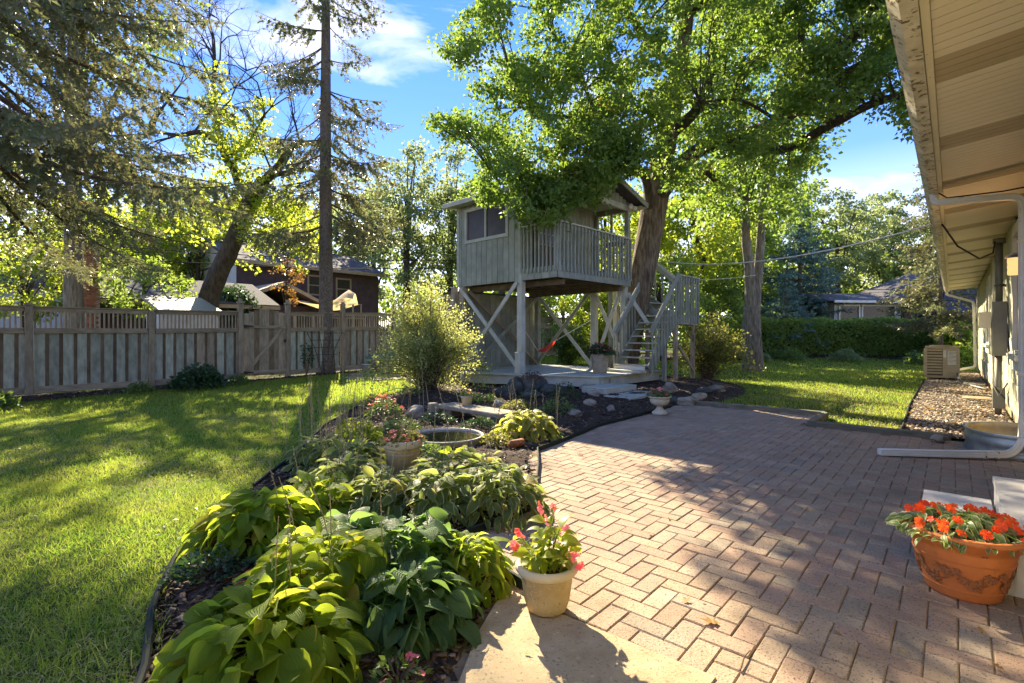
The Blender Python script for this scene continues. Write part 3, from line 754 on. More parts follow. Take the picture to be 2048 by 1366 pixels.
o = scatter('fallen_leaves', [(-.5, 0, 0), (0, .22, .12), (.5, 0, .05), (0, -.22, .1)], [(0, 3, 2, 1)], np.column_stack([q, zz])[pick], rand_rot(len(q), .5)[pick], rng.uniform(.02, .055, len(q))[pick], M['dry_leaf'])
tag(o, kind='stuff')

PATXY = [(v.x, v.y) for v in (H(a, p) for a, p in [(-3, 1.5), (-3, -1.2), (1.9, -2.1), (3.0, -2.9), (4.6, -3.8), (6.4, -4.2), (8.5, -4.1), (9.53, -3.70), (9.56, -1.50), (8.40, -1.50), (8.46, 1.5)])]
def grass_pts(n, x0, x1, y0, y1):
    x = rng.uniform(x0, x1, n); y = rng.uniform(y0, y1, n)
    k = ~in_poly(BED, x, y) & ~in_poly(PATXY, x, y) & ~in_poly(STRIP, x, y) & ~in_poly(HEDGE_STRIP, x, y) & ~in_poly(GRAV, x, y)
    a = x * Dv.x + y * Dv.y; p = x * Rv.x + y * Rv.y
    k &= (p < 0.6) | (a > 25)
    k &= ~((x > -0.3) & (y < 2.7) & (x < 3))
    # behind the fence nothing
    k &= (x + 5.42) * Rv.x + (y - 16.9) * Rv.y > 0.05
    # patchy: thin where the lawn is dry
    v = np.sin(x * 1.3 + 2) * np.sin(y * 1.1 + x * .4) + .5 * np.sin(x * 3.1 - y * 2.3)
    k &= rng.random(n) < np.clip(.95 + .25 * v, .45, 1)
    return x[k], y[k]
BL = [(-.5, 0, 0), (.5, 0, 0), (.32, .05, .5), (-.32, .05, .5), (.02, .28, 1.0)]
BLF = [(0, 1, 2, 3), (3, 2, 4)]
def grass(n, x0, x1, y0, y1, w, h, tilt=.55, one=False):
    x, y = grass_pts(n, x0, x1, y0, y1)
    z = ground_z(x, y) - .012
    nb = len(x)
    s = np.stack([rng.uniform(.7, 1.3, nb) * w, rng.uniform(.5, 1.3, nb) * h * 1.4, rng.uniform(.55, 1.3, nb) * h], -1)
    if one: tv, tf = [(-.5, 0, 0), (.5, 0, 0), (.0, .25, 1.0)], [(0, 1, 2)]
    else: tv, tf = BL, BLF
    o = scatter('grass', tv, tf, np.column_stack([x, y, z]), rand_rot(nb, tilt), s, M['grass'])
    tag(o, kind='stuff')
grass(112000, -4.8, -1.1, 1.3, 4.6, .0040, .038, .85)
grass(110000, -8.6, -1.8, 4.6, 8.6, .007, .042, .75, True)
grass(90000, -10.5, -1.8, 8.6, 17.5, .014, .06, .6, True)
grass(60000, 3.0, 15.5, 7.0, 15.0, .013, .055, .6, True)
grass(70000, -2.0, 25.0, 15.0, 27.0, .028, .07, .6, True)
# dry straw lying in the lawn, thick where the grass is worn
for (n_, x0, x1, y0, y1, w_, l_) in ((42000, -4.6, -1.1, 1.3, 4.6, .0035, .05), (30000, -8.6, -1.8, 4.6, 9.0, .006, .06), (16000, 3.2, 9.0, 7.2, 12.5, .010, .07)):
    x, y = grass_pts(n_, x0, x1, y0, y1)
    wv = np.sin(x * 1.9 + y * .8) * np.sin(y * 1.7 - x * .6 + 1.0) + .4 * np.sin(x * 5 + y * 4) + np.where((x < 0) & (y < 2.6), .35, 0) + np.where(x > 3, .5 * (x > 5.2) + .1, 0)
    k = rng.random(len(x)) < np.clip(.16 + .55 * wv, .04, .9); x, y = x[k], y[k]; n = len(x)
    tv = [(-.5, 0, 0), (.5, 0, 0), (0, 1.0, .22)]
    o = scatter('dry_grass', tv, [(0, 1, 2)], np.column_stack([x, y, ground_z(x, y) + rng.uniform(.0, .03, n)]), rand_rot(n, .35), np.stack([rng.uniform(.7, 1.3, n) * w_, rng.uniform(.6, 1.4, n) * l_, np.full(n, l_)], -1), M['straw']); tag(o, kind='stuff')
# clover and small weeds
x, y = grass_pts(2600, -8, -1.2, 1.4, 9)
wv = np.sin(x * 2.3) * np.sin(y * 2.9 + x); k = wv > .45; x, y = x[k], y[k]; n = len(x)
o = scatter('lawn_weeds', [(0, 0, 0), (.45, .4, .08), (1, 0, .02), (.45, -.4, .08)], [(0, 2, 1), (0, 3, 2)], np.column_stack([x, y, ground_z(x, y) + .022]), rand_rot(n, .5), rng.uniform(.02, .045, n), M['lf_low']); tag(o, kind='stuff')
# long wisps at the bed's edge
x, y = rng.uniform(-2.1, -1.45, 900), rng.uniform(1.4, 2.6, 900)
k = ~in_poly(BED, x, y) | (poly_dist(BED, x, y) < .07); x, y = x[k], y[k]; n = len(x)
o = scatter('grass', BL, BLF, np.column_stack([x, y, x * 0 - .02]), rand_rot(n, .8), np.stack([np.full(n, .005), rng.uniform(.1, .22, n), rng.uniform(.05, .10, n)], -1), M['grass']); tag(o, kind='stuff')

# ---- edging
def edging(name, label, pts, h, mat, zf=None, r=.012, cat='edging'):
    mb = MB()
    P3 = [Vector((x, y, (zf(x, y) if zf else 0) )) for x, y in pts]
    # thin upright strip with rolled top
    n = len(P3); vs = []; fs = []
    for i, p in enumerate(P3):
        d = (P3[min(i + 1, n - 1)] - P3[max(i - 1, 0)]).normalized(); s = d.cross(ZV) * .004
        vs += [p - s - ZV * .05, p + s - ZV * .05, p + s + ZV * h, p - s + ZV * h]
    for i in range(n - 1):
        for k in range(4):
            fs.append((i * 4 + k, i * 4 + (k + 1) % 4, i * 4 + 4 + (k + 1) % 4, i * 4 + 4 + k))
    fs += [(3, 2, 1, 0), tuple((n - 1) * 4 + k for k in range(4))]
    mb.add(vs, fs)
    mb.tube([p + ZV * h for p in P3], r, 8)
    return tag(obj(name, mb, mat, smooth=False), label, cat)
edging('lawn_edging', 'black rolled plastic edging between lawn and hosta bed mulch', [(-1.20, 1.5), (-1.42, 1.95), (-1.58, 2.2), (-1.68, 2.35), (-1.76, 2.5), (-1.84, 2.68), (-1.92, 2.85), (-2.0, 3.05)], .045, M['edging'], lambda x, y: float(ground_z(x, y)), .016)
edging('patio_edging', 'dark green plastic edging where bed meets patio near the cream pot', [(-.18, 2.88), (-.10, 2.79), (.0, 2.66), (.06, 2.58)], .05, M['edging'], None, .011)
edging('patio_edging', 'dark plastic edging under the variegated hostas along the pavers', [(-.62, 3.02), (-.5, 3.1), (-.40, 3.17), (-.2, 3.38), (.0, 3.6), (.13, 3.76), (.2, 4.1), (.23, 4.6), (.27, 5.1), (.29, 5.7)], .04, M['edging'], None, .010)
edging('patio_edging', 'dark edging between mulch mound and pavers by the white urn', [(.29, 5.7), (.70, 6.32), (1.25, 7.22), (1.9, 7.98), (2.55, 8.77), (2.9, 9.2)], .04, M['edging'], None, .012)
edging('gravel_edging', 'black edging between lawn and gravel strip', [(v.x, v.y) for v in (H(8.5, -.51), H(9.1, -.54), H(10.5, -.57), H(12, -.61), H(16, -.63), H(19, -.63))], .03, M['edging'], None, .012)
edging('lawn_edging', 'long black edging curving past the shrub between lawn and mulch', [(-2.25, 4.4), (-2.42, 5.8), (-2.75, 7.4), (-2.85, 9.3), (-2.75, 11), (-2.3, 13.0)], .03, M['edging'], lambda x, y: float(ground_z(x, y)), .012)
def timber(label, a, b, w=.1, h=.10):
    o = board('landscape_timber', H(*a, h / 2 - .03), H(*b, h / 2 - .03), w, h, ZV.cross(H(*b) - H(*a)), M['timber'], None, .01)
    tag(o, label, 'timber', 'timbers edging the patio')
timber('weathered timber along the far patio edge beside the lawn', (9.54, -3.78), (9.54, -1.56))
timber('short timber closing the notch of the patio', (8.42, -1.56), (9.485, -1.56))
timber('timber edging that runs to the galvanised window well', (8.38, -1.50), (8.38, -.02))

# ================================================================ HOUSE
house = thing('ranch_house', 'cream and sage ranch house with wide soffit and gutter', 'house', H(8.3, .69))
A0, A1 = -4.0, 24.6
PW = 0.69
SO = lambda p: 3.055 - (PW - p) * 0.105        # soffit height
wall = MB()
def hbox(mb, a0, a1, p0, p1, z0, z1):
    return mb.box(H((a0 + a1) / 2, (p0 + p1) / 2, (z0 + z1) / 2), Dv * (a1 - a0) / 2, Rv * (p1 - p0) / 2, ZV * (z1 - z0) / 2)
hbox(wall, A0, A1, PW + .02, PW + 7, .25, 3.0)
obj('wall', wall, M['siding'], house)
fnd = MB(); hbox(fnd, A0, A1, PW + .03, PW + 6.9, -.3, .25); obj('foundation', fnd, M['concrete'], house)
rf = MB()
rf.extrude([H(A0 - .3, -.20, 3.02), H(A0 - .3, 4.2, 4.35), H(A0 - .3, 8.6, 3.02), H(A0 - .3, 8.6, 3.10), H(A0 - .3, 4.2, 4.45), H(A0 - .3, -.22, 3.12)], Dv * (A1 - A0 + .6))
obj('roof', rf, M['shingle_roof'], house)
# siding pieces: staggered courses of wide shingles
win = [(12.75, 14.2, 1.05, 2.75), (16.6, 18.0, 1.05, 2.75), (9.0, 10.35, 1.0, 2.85)]
ci = 0
for c in range(13):
    z0 = .14 + c * .225
    if z0 > 2.95: break
    aa = 8.45 + (.31 if c % 2 else 0)
    while aa < A1 - .05:
        L = .62 if aa < 15 else 1.24
        a1 = min(aa + L, A1)
        segs = [(aa, a1)]
        for w in win:
            if z0 + .225 > w[2] and z0 < w[3]:
                segs = [s for (u, v) in segs for s in ((u, min(v, w[0])), (max(u, w[1]), v)) if s[1] - s[0] > .03]
        for (u, v) in segs:
            jit = random.uniform(-.006, .006)
            z1 = min(z0 + .235, 3.0)
            o = board('siding_shingle', H(u + .003, PW + .002 - .004 * (c % 2) + jit * .3, (z0 + z1) / 2), H(v - .003, PW + .002 - .004 * (c % 2) + jit * .3, (z0 + z1) / 2), z1 - z0, .03, ZV - Rv * .06, M['siding'], house, .005)
            ci += 1
        aa = a1
# windows
for k, (u, v, z0, z1) in enumerate(win):
    f = MB()
    for (x0, x1, y0, y1) in ((u, u + .14, z0, z1), (v - .14, v, z0, z1), (u + .14, v - .14, z1 - .14, z1), (u + .14, v - .14, z0, z0 + .10)):
        hbox(f, x0, x1, PW - .045, PW + .03, y0, y1)
    hbox(f, (u + v) / 2 - .025, (u + v) / 2 + .025, PW - .02, PW + .03, z0 + .10, z1 - .14)
    wobj = obj('window', f, M['white_trim'], house)
    s = MB(); hbox(s, u - .05, v + .05, PW - .10, PW - .046, z0 - .02, z0 + .05); obj('sill', s, M['white_trim'], wobj)
    ap = MB(); hbox(ap, u - .02, v + .02, PW - .055, PW - .018, z0 - .17, z0 - .022); obj('apron', ap, M['white_trim'], wobj)
    g = MB(); hbox(g, u + .14, v - .14, PW - .0, PW + .012, z0 + .10, z1 - .14); obj('pane', g, M['glass'], wobj)
for a_ in (8.36, 15.1, 24.55):
    t = MB(); hbox(t, a_ - .08, a_ + .08, PW - .05, PW + .03, .05, 3.0); obj('corner_board', t, M['white_trim'], house)
# soffit panels: cream ribbed panels with paired darker vent strips
def soffit_piece(a0, a1, mat, dz=0.0, nm='soffit_panel'):
    mb = MB()
    p0, p1 = -.085, PW + .02
    n = max(1, round((a1 - a0) / .1)); w = (a1 - a0) / n
    for i in range(n):
        x0 = a0 + i * w + .004; x1 = a0 + (i + 1) * w - .004
        mb.extrude([H(x0, p0, SO(p0) + dz), H(x0, p1, SO(p1) + dz), H(x0, p1, SO(p1) + .02), H(x0, p0, SO(p0) + .02)], Dv * (x1 - x0))
    return obj(nm, mb, mat, house)
back = MB(); back.extrude([H(A0, -.09, SO(-.09) + .018), H(A0, PW + .02, SO(PW) + .018), H(A0, PW + .02, SO(PW) + .03), H(A0, -.09, SO(-.09) + .03)], Dv * (A1 - A0))
obj('soffit_backing', back, M['soffit_vent'], house)
a = 2.78 - 1.6 * 5
while a < A1:
    for (u, v, mt) in ((0, .6, 'soffit'), (.6, 1.2, 'soffit'), (1.2, 1.4, 'soffit_vent'), (1.4, 1.6, 'soffit_vent')):
        if a + v > A0 and a + v <= A1 + .2: soffit_piece(a + u, min(a + v, A1), M[mt], .004 if mt == 'soffit_vent' else 0)
    a += 1.6
# fascia, sub-fascia and gutter
fa = MB(); hbox(fa, A0, A1, -.125, -.088, SO(-.09) - .035, 3.10); obj('fascia', fa, M['cream_metal'], house)
gu = MB()
gz = SO(-.13)
prof = [(-.128, gz + .09), (-.128, gz - .055), (-.20, gz - .055), (-.235, gz - .015), (-.238, gz + .035), (-.262, gz + .06), (-.262, gz + .088), (-.255, gz + .088), (-.255, gz + .064), (-.230, gz + .04), (-.228, gz - .01), (-.197, gz - .048), (-.134, gz - .048), (-.134, gz + .09)]
gu.extrude([H(A0, p, z) for p, z in prof], Dv * (A1 + .1 - A0))
obj('gutter', gu, M['gutter_dirty'], house)
gl = MB(); hbox(gl, A0, A1, -.108, -.1255, gz - .06, gz + .02)
# downspouts (corrugated rectangular pipe)
def spout(label, path, w, mat, host):
    mb = MB()
    pts = [Vector(p) for p in path]
    # round the corners
    out = [pts[0]]
    for i in range(1, len(pts) - 1):
        a_, b_, c_ = pts[i - 1], pts[i], pts[i + 1]
        r = min(.11, (a_ - b_).length * .45, (c_ - b_).length * .45)
        u = b_ + (a_ - b_).normalized() * r; v = b_ + (c_ - b_).normalized() * r
        for t in (0, .25, .5, .75, 1): out.append(u * (1 - t) ** 2 + b_ * 2 * t * (1 - t) + v * t * t)
    out.append(pts[-1])
    # rectangle section with small flutes
    prof = []
    for k in range(20):
        a_ = 2 * math.pi * (k + .5) / 20
        x, y = math.cos(a_), math.sin(a_)
        s = 1 / max(abs(x), abs(y)); fl = .93 if k % 2 else 1.0
        prof.append((x * s * w * .5 * fl, y * s * w * .39 * fl))
    up = None; b = 0; n = len(prof)
    for i, p in enumerate(out):
        d = (out[min(i + 1, len(out) - 1)] - out[max(i - 1, 0)]).normalized()
        s = Dv.copy(); s = (s - d * s.dot(d)).normalized(); t = d.cross(s)
        for (x, y) in prof: mb.v.append(tuple(p + s * x + t * y))
    for i in range(len(out) - 1):
        for k in range(n):
            mb.f.append((i * n + k, i * n + (k + 1) % n, (i + 1) * n + (k + 1) % n, (i + 1) * n + k))
    mb.f.append(tuple(range(n))[::-1]); mb.f.append(tuple((len(out) - 1) * n + k for k in range(n)))
    o = obj('downspout', mb, mat, host)
    o['label'] = label
    return o
zg = gz - .05
spout('cream downspout ending in a long run over the pavers', [H(7.50, -.17, zg + .02), H(7.50, -.17, zg - .10), H(7.50, .55, zg - .15), H(7.50, .55, .20), H(7.42, .46, .06), H(7.05, -.1, .05), H(6.74, -.60, .045)], .088, M['white_metal'], house)
spout('white downspout at the far house corner', [H(24.5, -.17, zg + .02), H(24.5, -.17, zg - .10), H(24.5, .56, zg - .40), H(24.5, .60, .2), H(23.6, -.0, .08)], .10, M['white_metal'], house)
for (c_, ax_) in ((H(7.50, .55, 2.3), ZV), (H(7.50, .55, .9), ZV)):
    b = MB(); b.box(c_, Dv * .050, Rv * .040, ax_ * .014); b.box(c_ + Rv * .07, Dv * .014, Rv * .045, ax_ * .014); obj('strap', b, M['cream_metal'], house)
for (a_, p_, z_) in ((7.34, .34, .054), (7.27, .24, .053)):
    b = MB(); d_ = (H(7.05, -.1) - H(7.42, .46)).normalized(); n_ = d_.cross(ZV); b.box(H(a_, p_, z_), d_ * .006, n_ * .043, ZV * .038); obj('seam_band', b, M['gutter_dirty'], house)
# electrical service: mast, meter box, conduit
es = thing('electric_meter_box', 'tall grey electrical box with conduit mast on the siding', 'meter box', H(11.6, .6, 0))
b = MB(); hbox(b, 11.35, 11.66, PW - .21, PW - .03, .98, 1.86); obj('enclosure', b, M['grey_metal'], es)
b = MB(); b.tube([H(11.5, PW - .12, 1.87), H(11.5, PW - .12, 2.86)], .048, 12); b.tube([H(11.5, PW - .12, 2.82), H(11.5, PW - .12, 2.9)], .08, 12); obj('mast', b, M['grey_metal'], es, smooth=True)
b = MB(); b.tube([H(11.5, PW - .13, .98), H(11.5, PW - .13, -.02)], .045, 12); obj('conduit', b, M['grey_metal'], es, smooth=True)
b = MB(); hbox(b, 11.40, 11.60, PW - .2, PW - .05, .12, .45); obj('junction_cover', b, M['grey_metal'], es)
b = MB(); b.tube([H(11.2, PW - .05, 2.1), H(11.2, PW - .12, 2.12), H(11.35, PW - .17, 2.12)], .02, 8); obj('bracket', b, M['black'], es)
b = MB(); b.tube([H(11.2, PW - .04, .55), H(11.0, PW - .15, .35), H(11.25, PW - .2, .5), H(11.3, PW - .06, .3)], .012, 6); obj('coiled_wire', b, M['cable'], es)
b = MB(); hbox(b, 13.0, 13.35, PW - .32, PW - .048, 1.45, 1.75)
tag(obj('meter_cover', b, M['cream_metal']), 'small cream box mounted on the wall beyond the tall grey box', 'box')
b = MB(); b.tube([H(9.6, -.12, 2.92), H(9.75, .05, 2.60), H(10.4, .3, 2.47), H(11.1, .48, 2.62), H(11.45, .52, 2.85)], .012, 6)
tag(obj('service_cable', b, M['cable'], smooth=True), 'black cable looping under the soffit to the conduit mast', 'cable')
b = MB(); b.tube([H(7.55, -.12, 2.93), H(7.58, -.05, 2.87), H(7.58, .4, 2.86), H(7.6, .62, 2.88)], .008, 6)
tag(obj('house_cable', b, M['cable'], smooth=True), 'thin black cable lying along the top downspout bend', 'cable')
# wall lantern, lit
wlm, nt, out = new_mat('lit_lantern_glass'); e = N(nt, 'ShaderNodeEmission'); e.inputs['Color'].default_value = (1, .42, .16, 1); e.inputs['Strength'].default_value = 0.30; nt.links.new(e.outputs[0], out.inputs['Surface'])
bm_, nt, out = new_mat('lit_bulb'); e = N(nt, 'ShaderNodeEmission'); e.inputs['Color'].default_value = (1, .75, .45, 1); e.inputs['Strength'].default_value = 5; nt.links.new(e.outputs[0], out.inputs['Surface'])
lt = thing('wall_lantern', 'lit wall lantern with ribbed amber glass and black cap', 'lantern', H(8.2, .56, 2.2))
b = MB(); b.lathe([(0, .0), (.10, 0), (.10, .025), (.05, .05), (0, .05)], H(8.2, .55, 2.20), 20); obj('cap', b, M['black'], lt)
b = MB(); b.lathe([(.074, -.19), (.079, -.16), (.074, -.13), (.079, -.10), (.074, -.07), (.079, -.04), (.076, 0), (0, 0)], H(8.2, .55, 2.197), 20); obj('glass', b, wlm, lt, smooth=True)
b = MB(); b.rock(H(8.2, .55, 2.1), .03, .03, .04, 1, 1); obj('bulb', b, bm_, lt)
lp = bpy.data.lights.new('lantern_light', 'POINT'); lp.energy = 1.6; lp.color = (1, .55, .25); lp.shadow_soft_size = .05
lpo = link(bpy.data.objects.new('lantern_light', lp)); lpo.location = H(8.2, .42, 2.1) - ORG[lt.name]; lpo.parent = lt
b = MB(); hbox(b, 8.16, 8.24, .60, PW - .02, 2.06, 2.2); obj('mount', b, M['black'], lt)

# air conditioner
ac = thing('air_conditioner', 'tan outdoor air conditioner with louvred sides on the gravel', 'air conditioner', H(20.0, -.2))
aw, ah = .74, .99
ca, cp = 20.1, -.26
b = MB(); hbox(b, ca - aw / 2 + .03, ca + aw / 2 - .03, cp - aw / 2 + .03, cp + aw / 2 - .03, .10, ah - .02); obj('coil', b, M['ac_dark'], ac)
b = MB(); hbox(b, ca - aw / 2, ca + aw / 2, cp - aw / 2, cp + aw / 2, .06, .12); obj('base', b, M['ac'], ac)
b = MB(); hbox(b, ca - aw / 2 - .01, ca + aw / 2 + .01, cp - aw / 2 - .01, cp + aw / 2 + .01, ah - .07, ah); b.lathe([(.28, ah), (.30, ah + .03), (.1, ah + .035), (0, ah + .035)], H(ca, cp, 0), 24); obj('top', b, M['ac'], ac)
for sa in (-1, 1):
    for sp in (-1, 1):
        b = MB(); hbox(b, ca + sa * aw / 2 - .04, ca + sa * aw / 2 + .04, cp + sp * aw / 2 - .04, cp + sp * aw / 2 + .04, .12, ah - .07); obj('corner_post', b, M['ac'], ac)
for i in range(9):
    z = .17 + i * .085
    for (x0, x1, p0, p1) in ((ca - aw / 2 - .012, ca - aw / 2 + .006, cp - aw / 2 + .04, cp + .02), (ca - aw / 2 + .04, ca + aw / 2 - .04, cp - aw / 2 - .012, cp - aw / 2 + .006)):
        b = MB(); hbox(b, x0, x1, p0, p1, z, z + .052); obj('louvre', b, M['ac'], ac)
b = MB(); hbox(b, ca - aw / 2 - .014, ca - aw / 2 + .01, cp + .03, cp + aw / 2 - .03, .12, ah - .07); acp = obj('service_panel', b, M['ac'], ac)
b = MB(); hbox(b, ca - aw / 2 - .018, ca - aw / 2 - .0145, cp + .14, cp + .38, .45, .86); obj('label_sheet', b, M['paper'], acp)
b = MB(); hbox(b, ca - aw / 2 - .018, ca - aw / 2 - .0145, cp + .04, cp + .11, .66, .88); obj('label_sheet', b, M['paper'], acp)
for k in range(9):
    b = MB(); hbox(b, ca - aw / 2 - .020, ca - aw / 2 - .0185, cp + .16, cp + .36 - .05 * (k % 3), .82 - k * .04, .828 - k * .04)
    if k == 0: LM = b
    else: LM.add(b.v, b.f)
obj('print_line', LM, M['ac_dark'], acp)
# pipes on the gravel
b = MB(); b.tube([H(19.6, .1, .2), H(19.0, .15, .05), H(17.5, .35, .03), H(16.2, .60, .05)], .03, 8)
tag(obj('coolant_pipe', b, M['grey_metal'], smooth=True), 'dark insulated pipe from air conditioner to the wall', 'pipe')
b = MB(); hbox(b, 13.9, 14.5, .15, .60, .0, .03); tag(obj('splash_block', b, M['concrete']), 'flat pale splash block on the gravel by the wall', 'splash block')
b = MB(); hbox(b, 17.6, 18.3, .2, .62, .0, .05); tag(obj('stepping_slab', b, M['limestone']), 'grey stone slab lying on the far gravel', 'slab')

# galvanised window well
ww = thing('window_well', 'half round galvanised steel window well against the wall', 'window well', H(8.05, .3))
def well(r_in, thick, z0, z1, mat, nm, ribs):
    mb = MB(); n = 28; lv = 8
    for i in range(lv + 1):
        z = z0 + (z1 - z0) * i / lv
        for s in (0, 1):
            for k in range(n + 1):
                a_ = math.pi * k / n
                rr = r_in + s * thick + (ribs * math.sin(i * math.pi / 2) if True else 0) + (.02 if i == lv else 0) * s
                # flattened arc bulging away from the wall (towards -R)
                x = -math.cos(a_) * rr * 1.05; y = math.sin(a_) ** .7 * rr * 1.0
                mb.v.append(tuple(H(8.05 + x * .62 / .62, PW - .03 - y, z)))
    W = n + 1
    for i in range(lv):
        for k in range(n):
            a_ = (i * 2) * W + k; b_ = ((i + 1) * 2) * W + k
            mb.f.append((a_, a_ + 1, b_ + 1, b_))
            a_ = (i * 2 + 1) * W + k; b_ = ((i + 1) * 2 + 1) * W + k
            mb.f.append((a_ + 1, a_, b_, b_ + 1))
    for k in range(n):
        a_ = lv * 2 * W + k; mb.f.append((a_, a_ + 1, a_ + 1 + W, a_ + W))
    return obj(nm, mb, mat, ww, smooth=True)
well(.545, .012, -.02, .245, M['galv'], 'steel_wall', .010)
well(.535, .006, -.015, .238, M['galv_in'], 'inner_face', .010)
mb = MB(); mb.prism([H(8.05 - .5, PW - .03), H(8.05 - .45, PW - .3), H(8.05 - .2, PW - .5), H(8.05 + .2, PW - .5), H(8.05 + .45, PW - .3), H(8.05 + .5, PW - .03)], -.02, .03); obj('soil', mb, M['soil'], ww)
q = pts_in([(v.x, v.y) for v in (H(7.6, .6), H(7.7, .35), H(7.9, .2), H(8.25, .2), H(8.4, .35), H(8.5, .6))], 260)
o = scatter('leaf_litter', [(-.5, 0, 0), (0, .28, .12), (.5, 0, .05), (0, -.28, .1)], [(0, 3, 2, 1)], np.column_stack([q, rng.uniform(.03, .06, len(q))]), rand_rot(len(q), .6), rng.uniform(.04, .09, len(q)), M['dry_leaf'], ww); tag(o, kind='stuff')
b = MB(); b.rock(H(8.1, -.12, .05), .09, .07, .05, 5); tag(obj('rock', b, M['rock']), 'grey stone at the foot of the window well', 'rock')

# white plastic steps
st = thing('door_steps', 'white plastic two step unit beside the terracotta pot', 'steps', H(4.1, .2))
b = MB(); hbox(b, 3.5, 4.78, .205, .68, .30, .34); obj('upper_tread', b, M['white_plastic'], st)
for (u, v) in ((3.52, 4.12), (4.135, 4.76)):
    b = MB(); hbox(b, u, v, -.16, .195, .145, .18); obj('lower_tread', b, M['white_plastic'], st)
b = MB(); hbox(b, 3.55, 4.74, .21, .24, .012, .296); hbox(b, 3.55, 4.74, -.13, -.10, .04, .142); obj('riser', b, M['white_plastic'], st)
for a_ in (3.55, 4.1, 4.72):
    b = MB(); b.extrude([H(a_, -.13, .0), H(a_, .66, 0), H(a_, .66, .298), H(a_, .25, .298), H(a_, .22, .144), H(a_, -.13, .144)], Dv * .03); obj('side_panel', b, M['white_plastic'], st)
# ================================================================ TREEHOUSE
def clip_poly(poly, n, c):
    """keep the part of a 2D polygon where p.n <= c"""
    out = []
    for i in range(len(poly)):
        a, b = poly[i], poly[(i + 1) % len(poly)]
        da, db = a[0] * n[0] + a[1] * n[1] - c, b[0] * n[0] + b[1] * n[1] - c
        if da <= 0: out.append(a)
        if (da < 0 < db) or (db < 0 < da):
            t = da / (da - db); out.append((a[0] + (b[0] - a[0]) * t, a[1] + (b[1] - a[1]) * t))
    return out
th = thing('treehouse', 'grey wooden treehouse with balcony on braced posts above a low deck', 'treehouse', T(1.2, 1.1, 0))
FZ0, FZ1, EZ = 2.61, 2.86, 4.80
TW, TLT, DP = M['treehouse'], M['treehouse_light'], M['deck_paint']
# lower deck
DA, DB, DC = Vector((-1.13, 12.25, 0)), Vector((1.93, 11.12, 0)), Vector((3.78, 13.08, 0))
DE, DF_ = T(3.3, -.2), T(3.2, 3.15)
DG = T(0.0, 3.3)
dpoly = [(v.x, v.y) for v in (DA, DB, DC, DE, DF_, DG)]
bd = (DB - DA).normalized(); bn = Vector((-bd.y, bd.x, 0))
c0 = min(v[0] * bn.x + v[1] * bn.y for v in dpoly); c1 = max(v[0] * bn.x + v[1] * bn.y for v in dpoly)
c = c0
while c < c1:
    q = clip_poly(dpoly, (bn.x, bn.y), c + .138); q = clip_poly(q, (-bn.x, -bn.y), -c)
    if len(q) > 2:
        mb = MB(); mb.prism(q, .385, .42 + random.uniform(-.001, .001)); obj('deck_board', mb, DP, th)
    c += .144
def fascia(p0, p1, z0, z1, t=.035, mat=DP, nm='fascia_board', par=th):
    d = (p1 - p0).normalized(); n = d.cross(ZV)
    return board(nm, p0 + ZV * (z0 + z1) / 2 + n * t / 2, p1 + ZV * (z0 + z1) / 2 + n * t / 2, z1 - z0, t, ZV, mat, par)
fascia(DA, DB, .17, .382); fascia(DB, DC, .17, .382); fascia(DG, DA, .17, .382)
for p0, p1 in ((DA, DB), (DB, DC)):
    d = (p1 - p0).normalized(); n = d.cross(ZV)
    board('nosing', p0 - d * .03 + n * .05 + ZV * .402, p1 + d * .03 + n * .05 + ZV * .402, .09, .034, n, TLT, th)
for k in range(6):
    a_ = DA.lerp(DB, .1 + .16 * k); board('joist', a_ + ZV * .28, a_ + Vector((.5, 2.4, .28)), .18, .05, ZV, M['under_wood'], th)
# wide steps from the deck down to the patio
def tbox(nm, d0, d1, l0, l1, z0, z1, mat, par=th, bev=.006):
    return board(nm, T((d0 + d1) / 2, l0, (z0 + z1) / 2), T((d0 + d1) / 2, l1, (z0 + z1) / 2), d1 - d0, z1 - z0, TD, mat, par, bev)
ws = thing('deck_steps', 'two broad grey wooden steps from deck down to the pavers', 'steps', T(.4, -1.4))
for k in range(4):
    tbox('tread_board', -.15, 1.0, -.78 - .155 * k, -.925 - .155 * k, .215, .245, DP, ws)
for k in range(4):
    tbox('tread_board', -.32, 1.0, -1.42 - .155 * k, -1.565 - .155 * k, .095, .125, DP, ws)
tbox('riser', -.14, .99, -1.375, -1.395, .126, .214, TLT, ws); tbox('riser', -.31, .99, -2.005, -2.03, -.02, .094, TLT, ws)
tbox('side_board', -.172, -.152, -.78, -1.40, .05, .214, TLT, ws); tbox('side_board', -.342, -.322, -1.42, -2.03, -.04, .094, TLT, ws)
# posts
def post(nm, d, l, z0, z1, w=.14, mat=TW, par=th):
    return board(nm, T(d, l, z0), T(d, l, z1), w, w, TD, mat, par, .008)
post('post', .02, 1.12, .42, FZ0, .15, TLT); post('post', .02, 3.22, -.02, FZ0, .17, M['fence_wood']); post('post', -.10, 3.45, -.02, FZ0, .14, M['fence_wood'])
post('post', 3.0, 1.1, .42, FZ0, .16, TLT); post('post', 3.0, 3.2, .42, FZ0, .15, TW); post('post', 3.0, .15, .42, FZ0, .15, TLT); post('post', 3.35, .62, .3, FZ0 + .2, .12, TLT)
post('newel_stub', -.13, 1.03, .42, .92, .17, TLT)
def brace(d0, l0, z0, d1, l1, z1, off, mat=TW, w=.10):
    o = off
    return board('brace', T(d0, l0, z0) + o, T(d1, l1, z1) + o, w, .04, ZV, mat, th)
e1 = -TD * .10; e2 = -TD * .055
brace(0, 3.15, .48, 0, 1.14, 2.58, e1, TLT); brace(0, 3.25, 2.55, 0, 1.12, .50, e2, TLT)
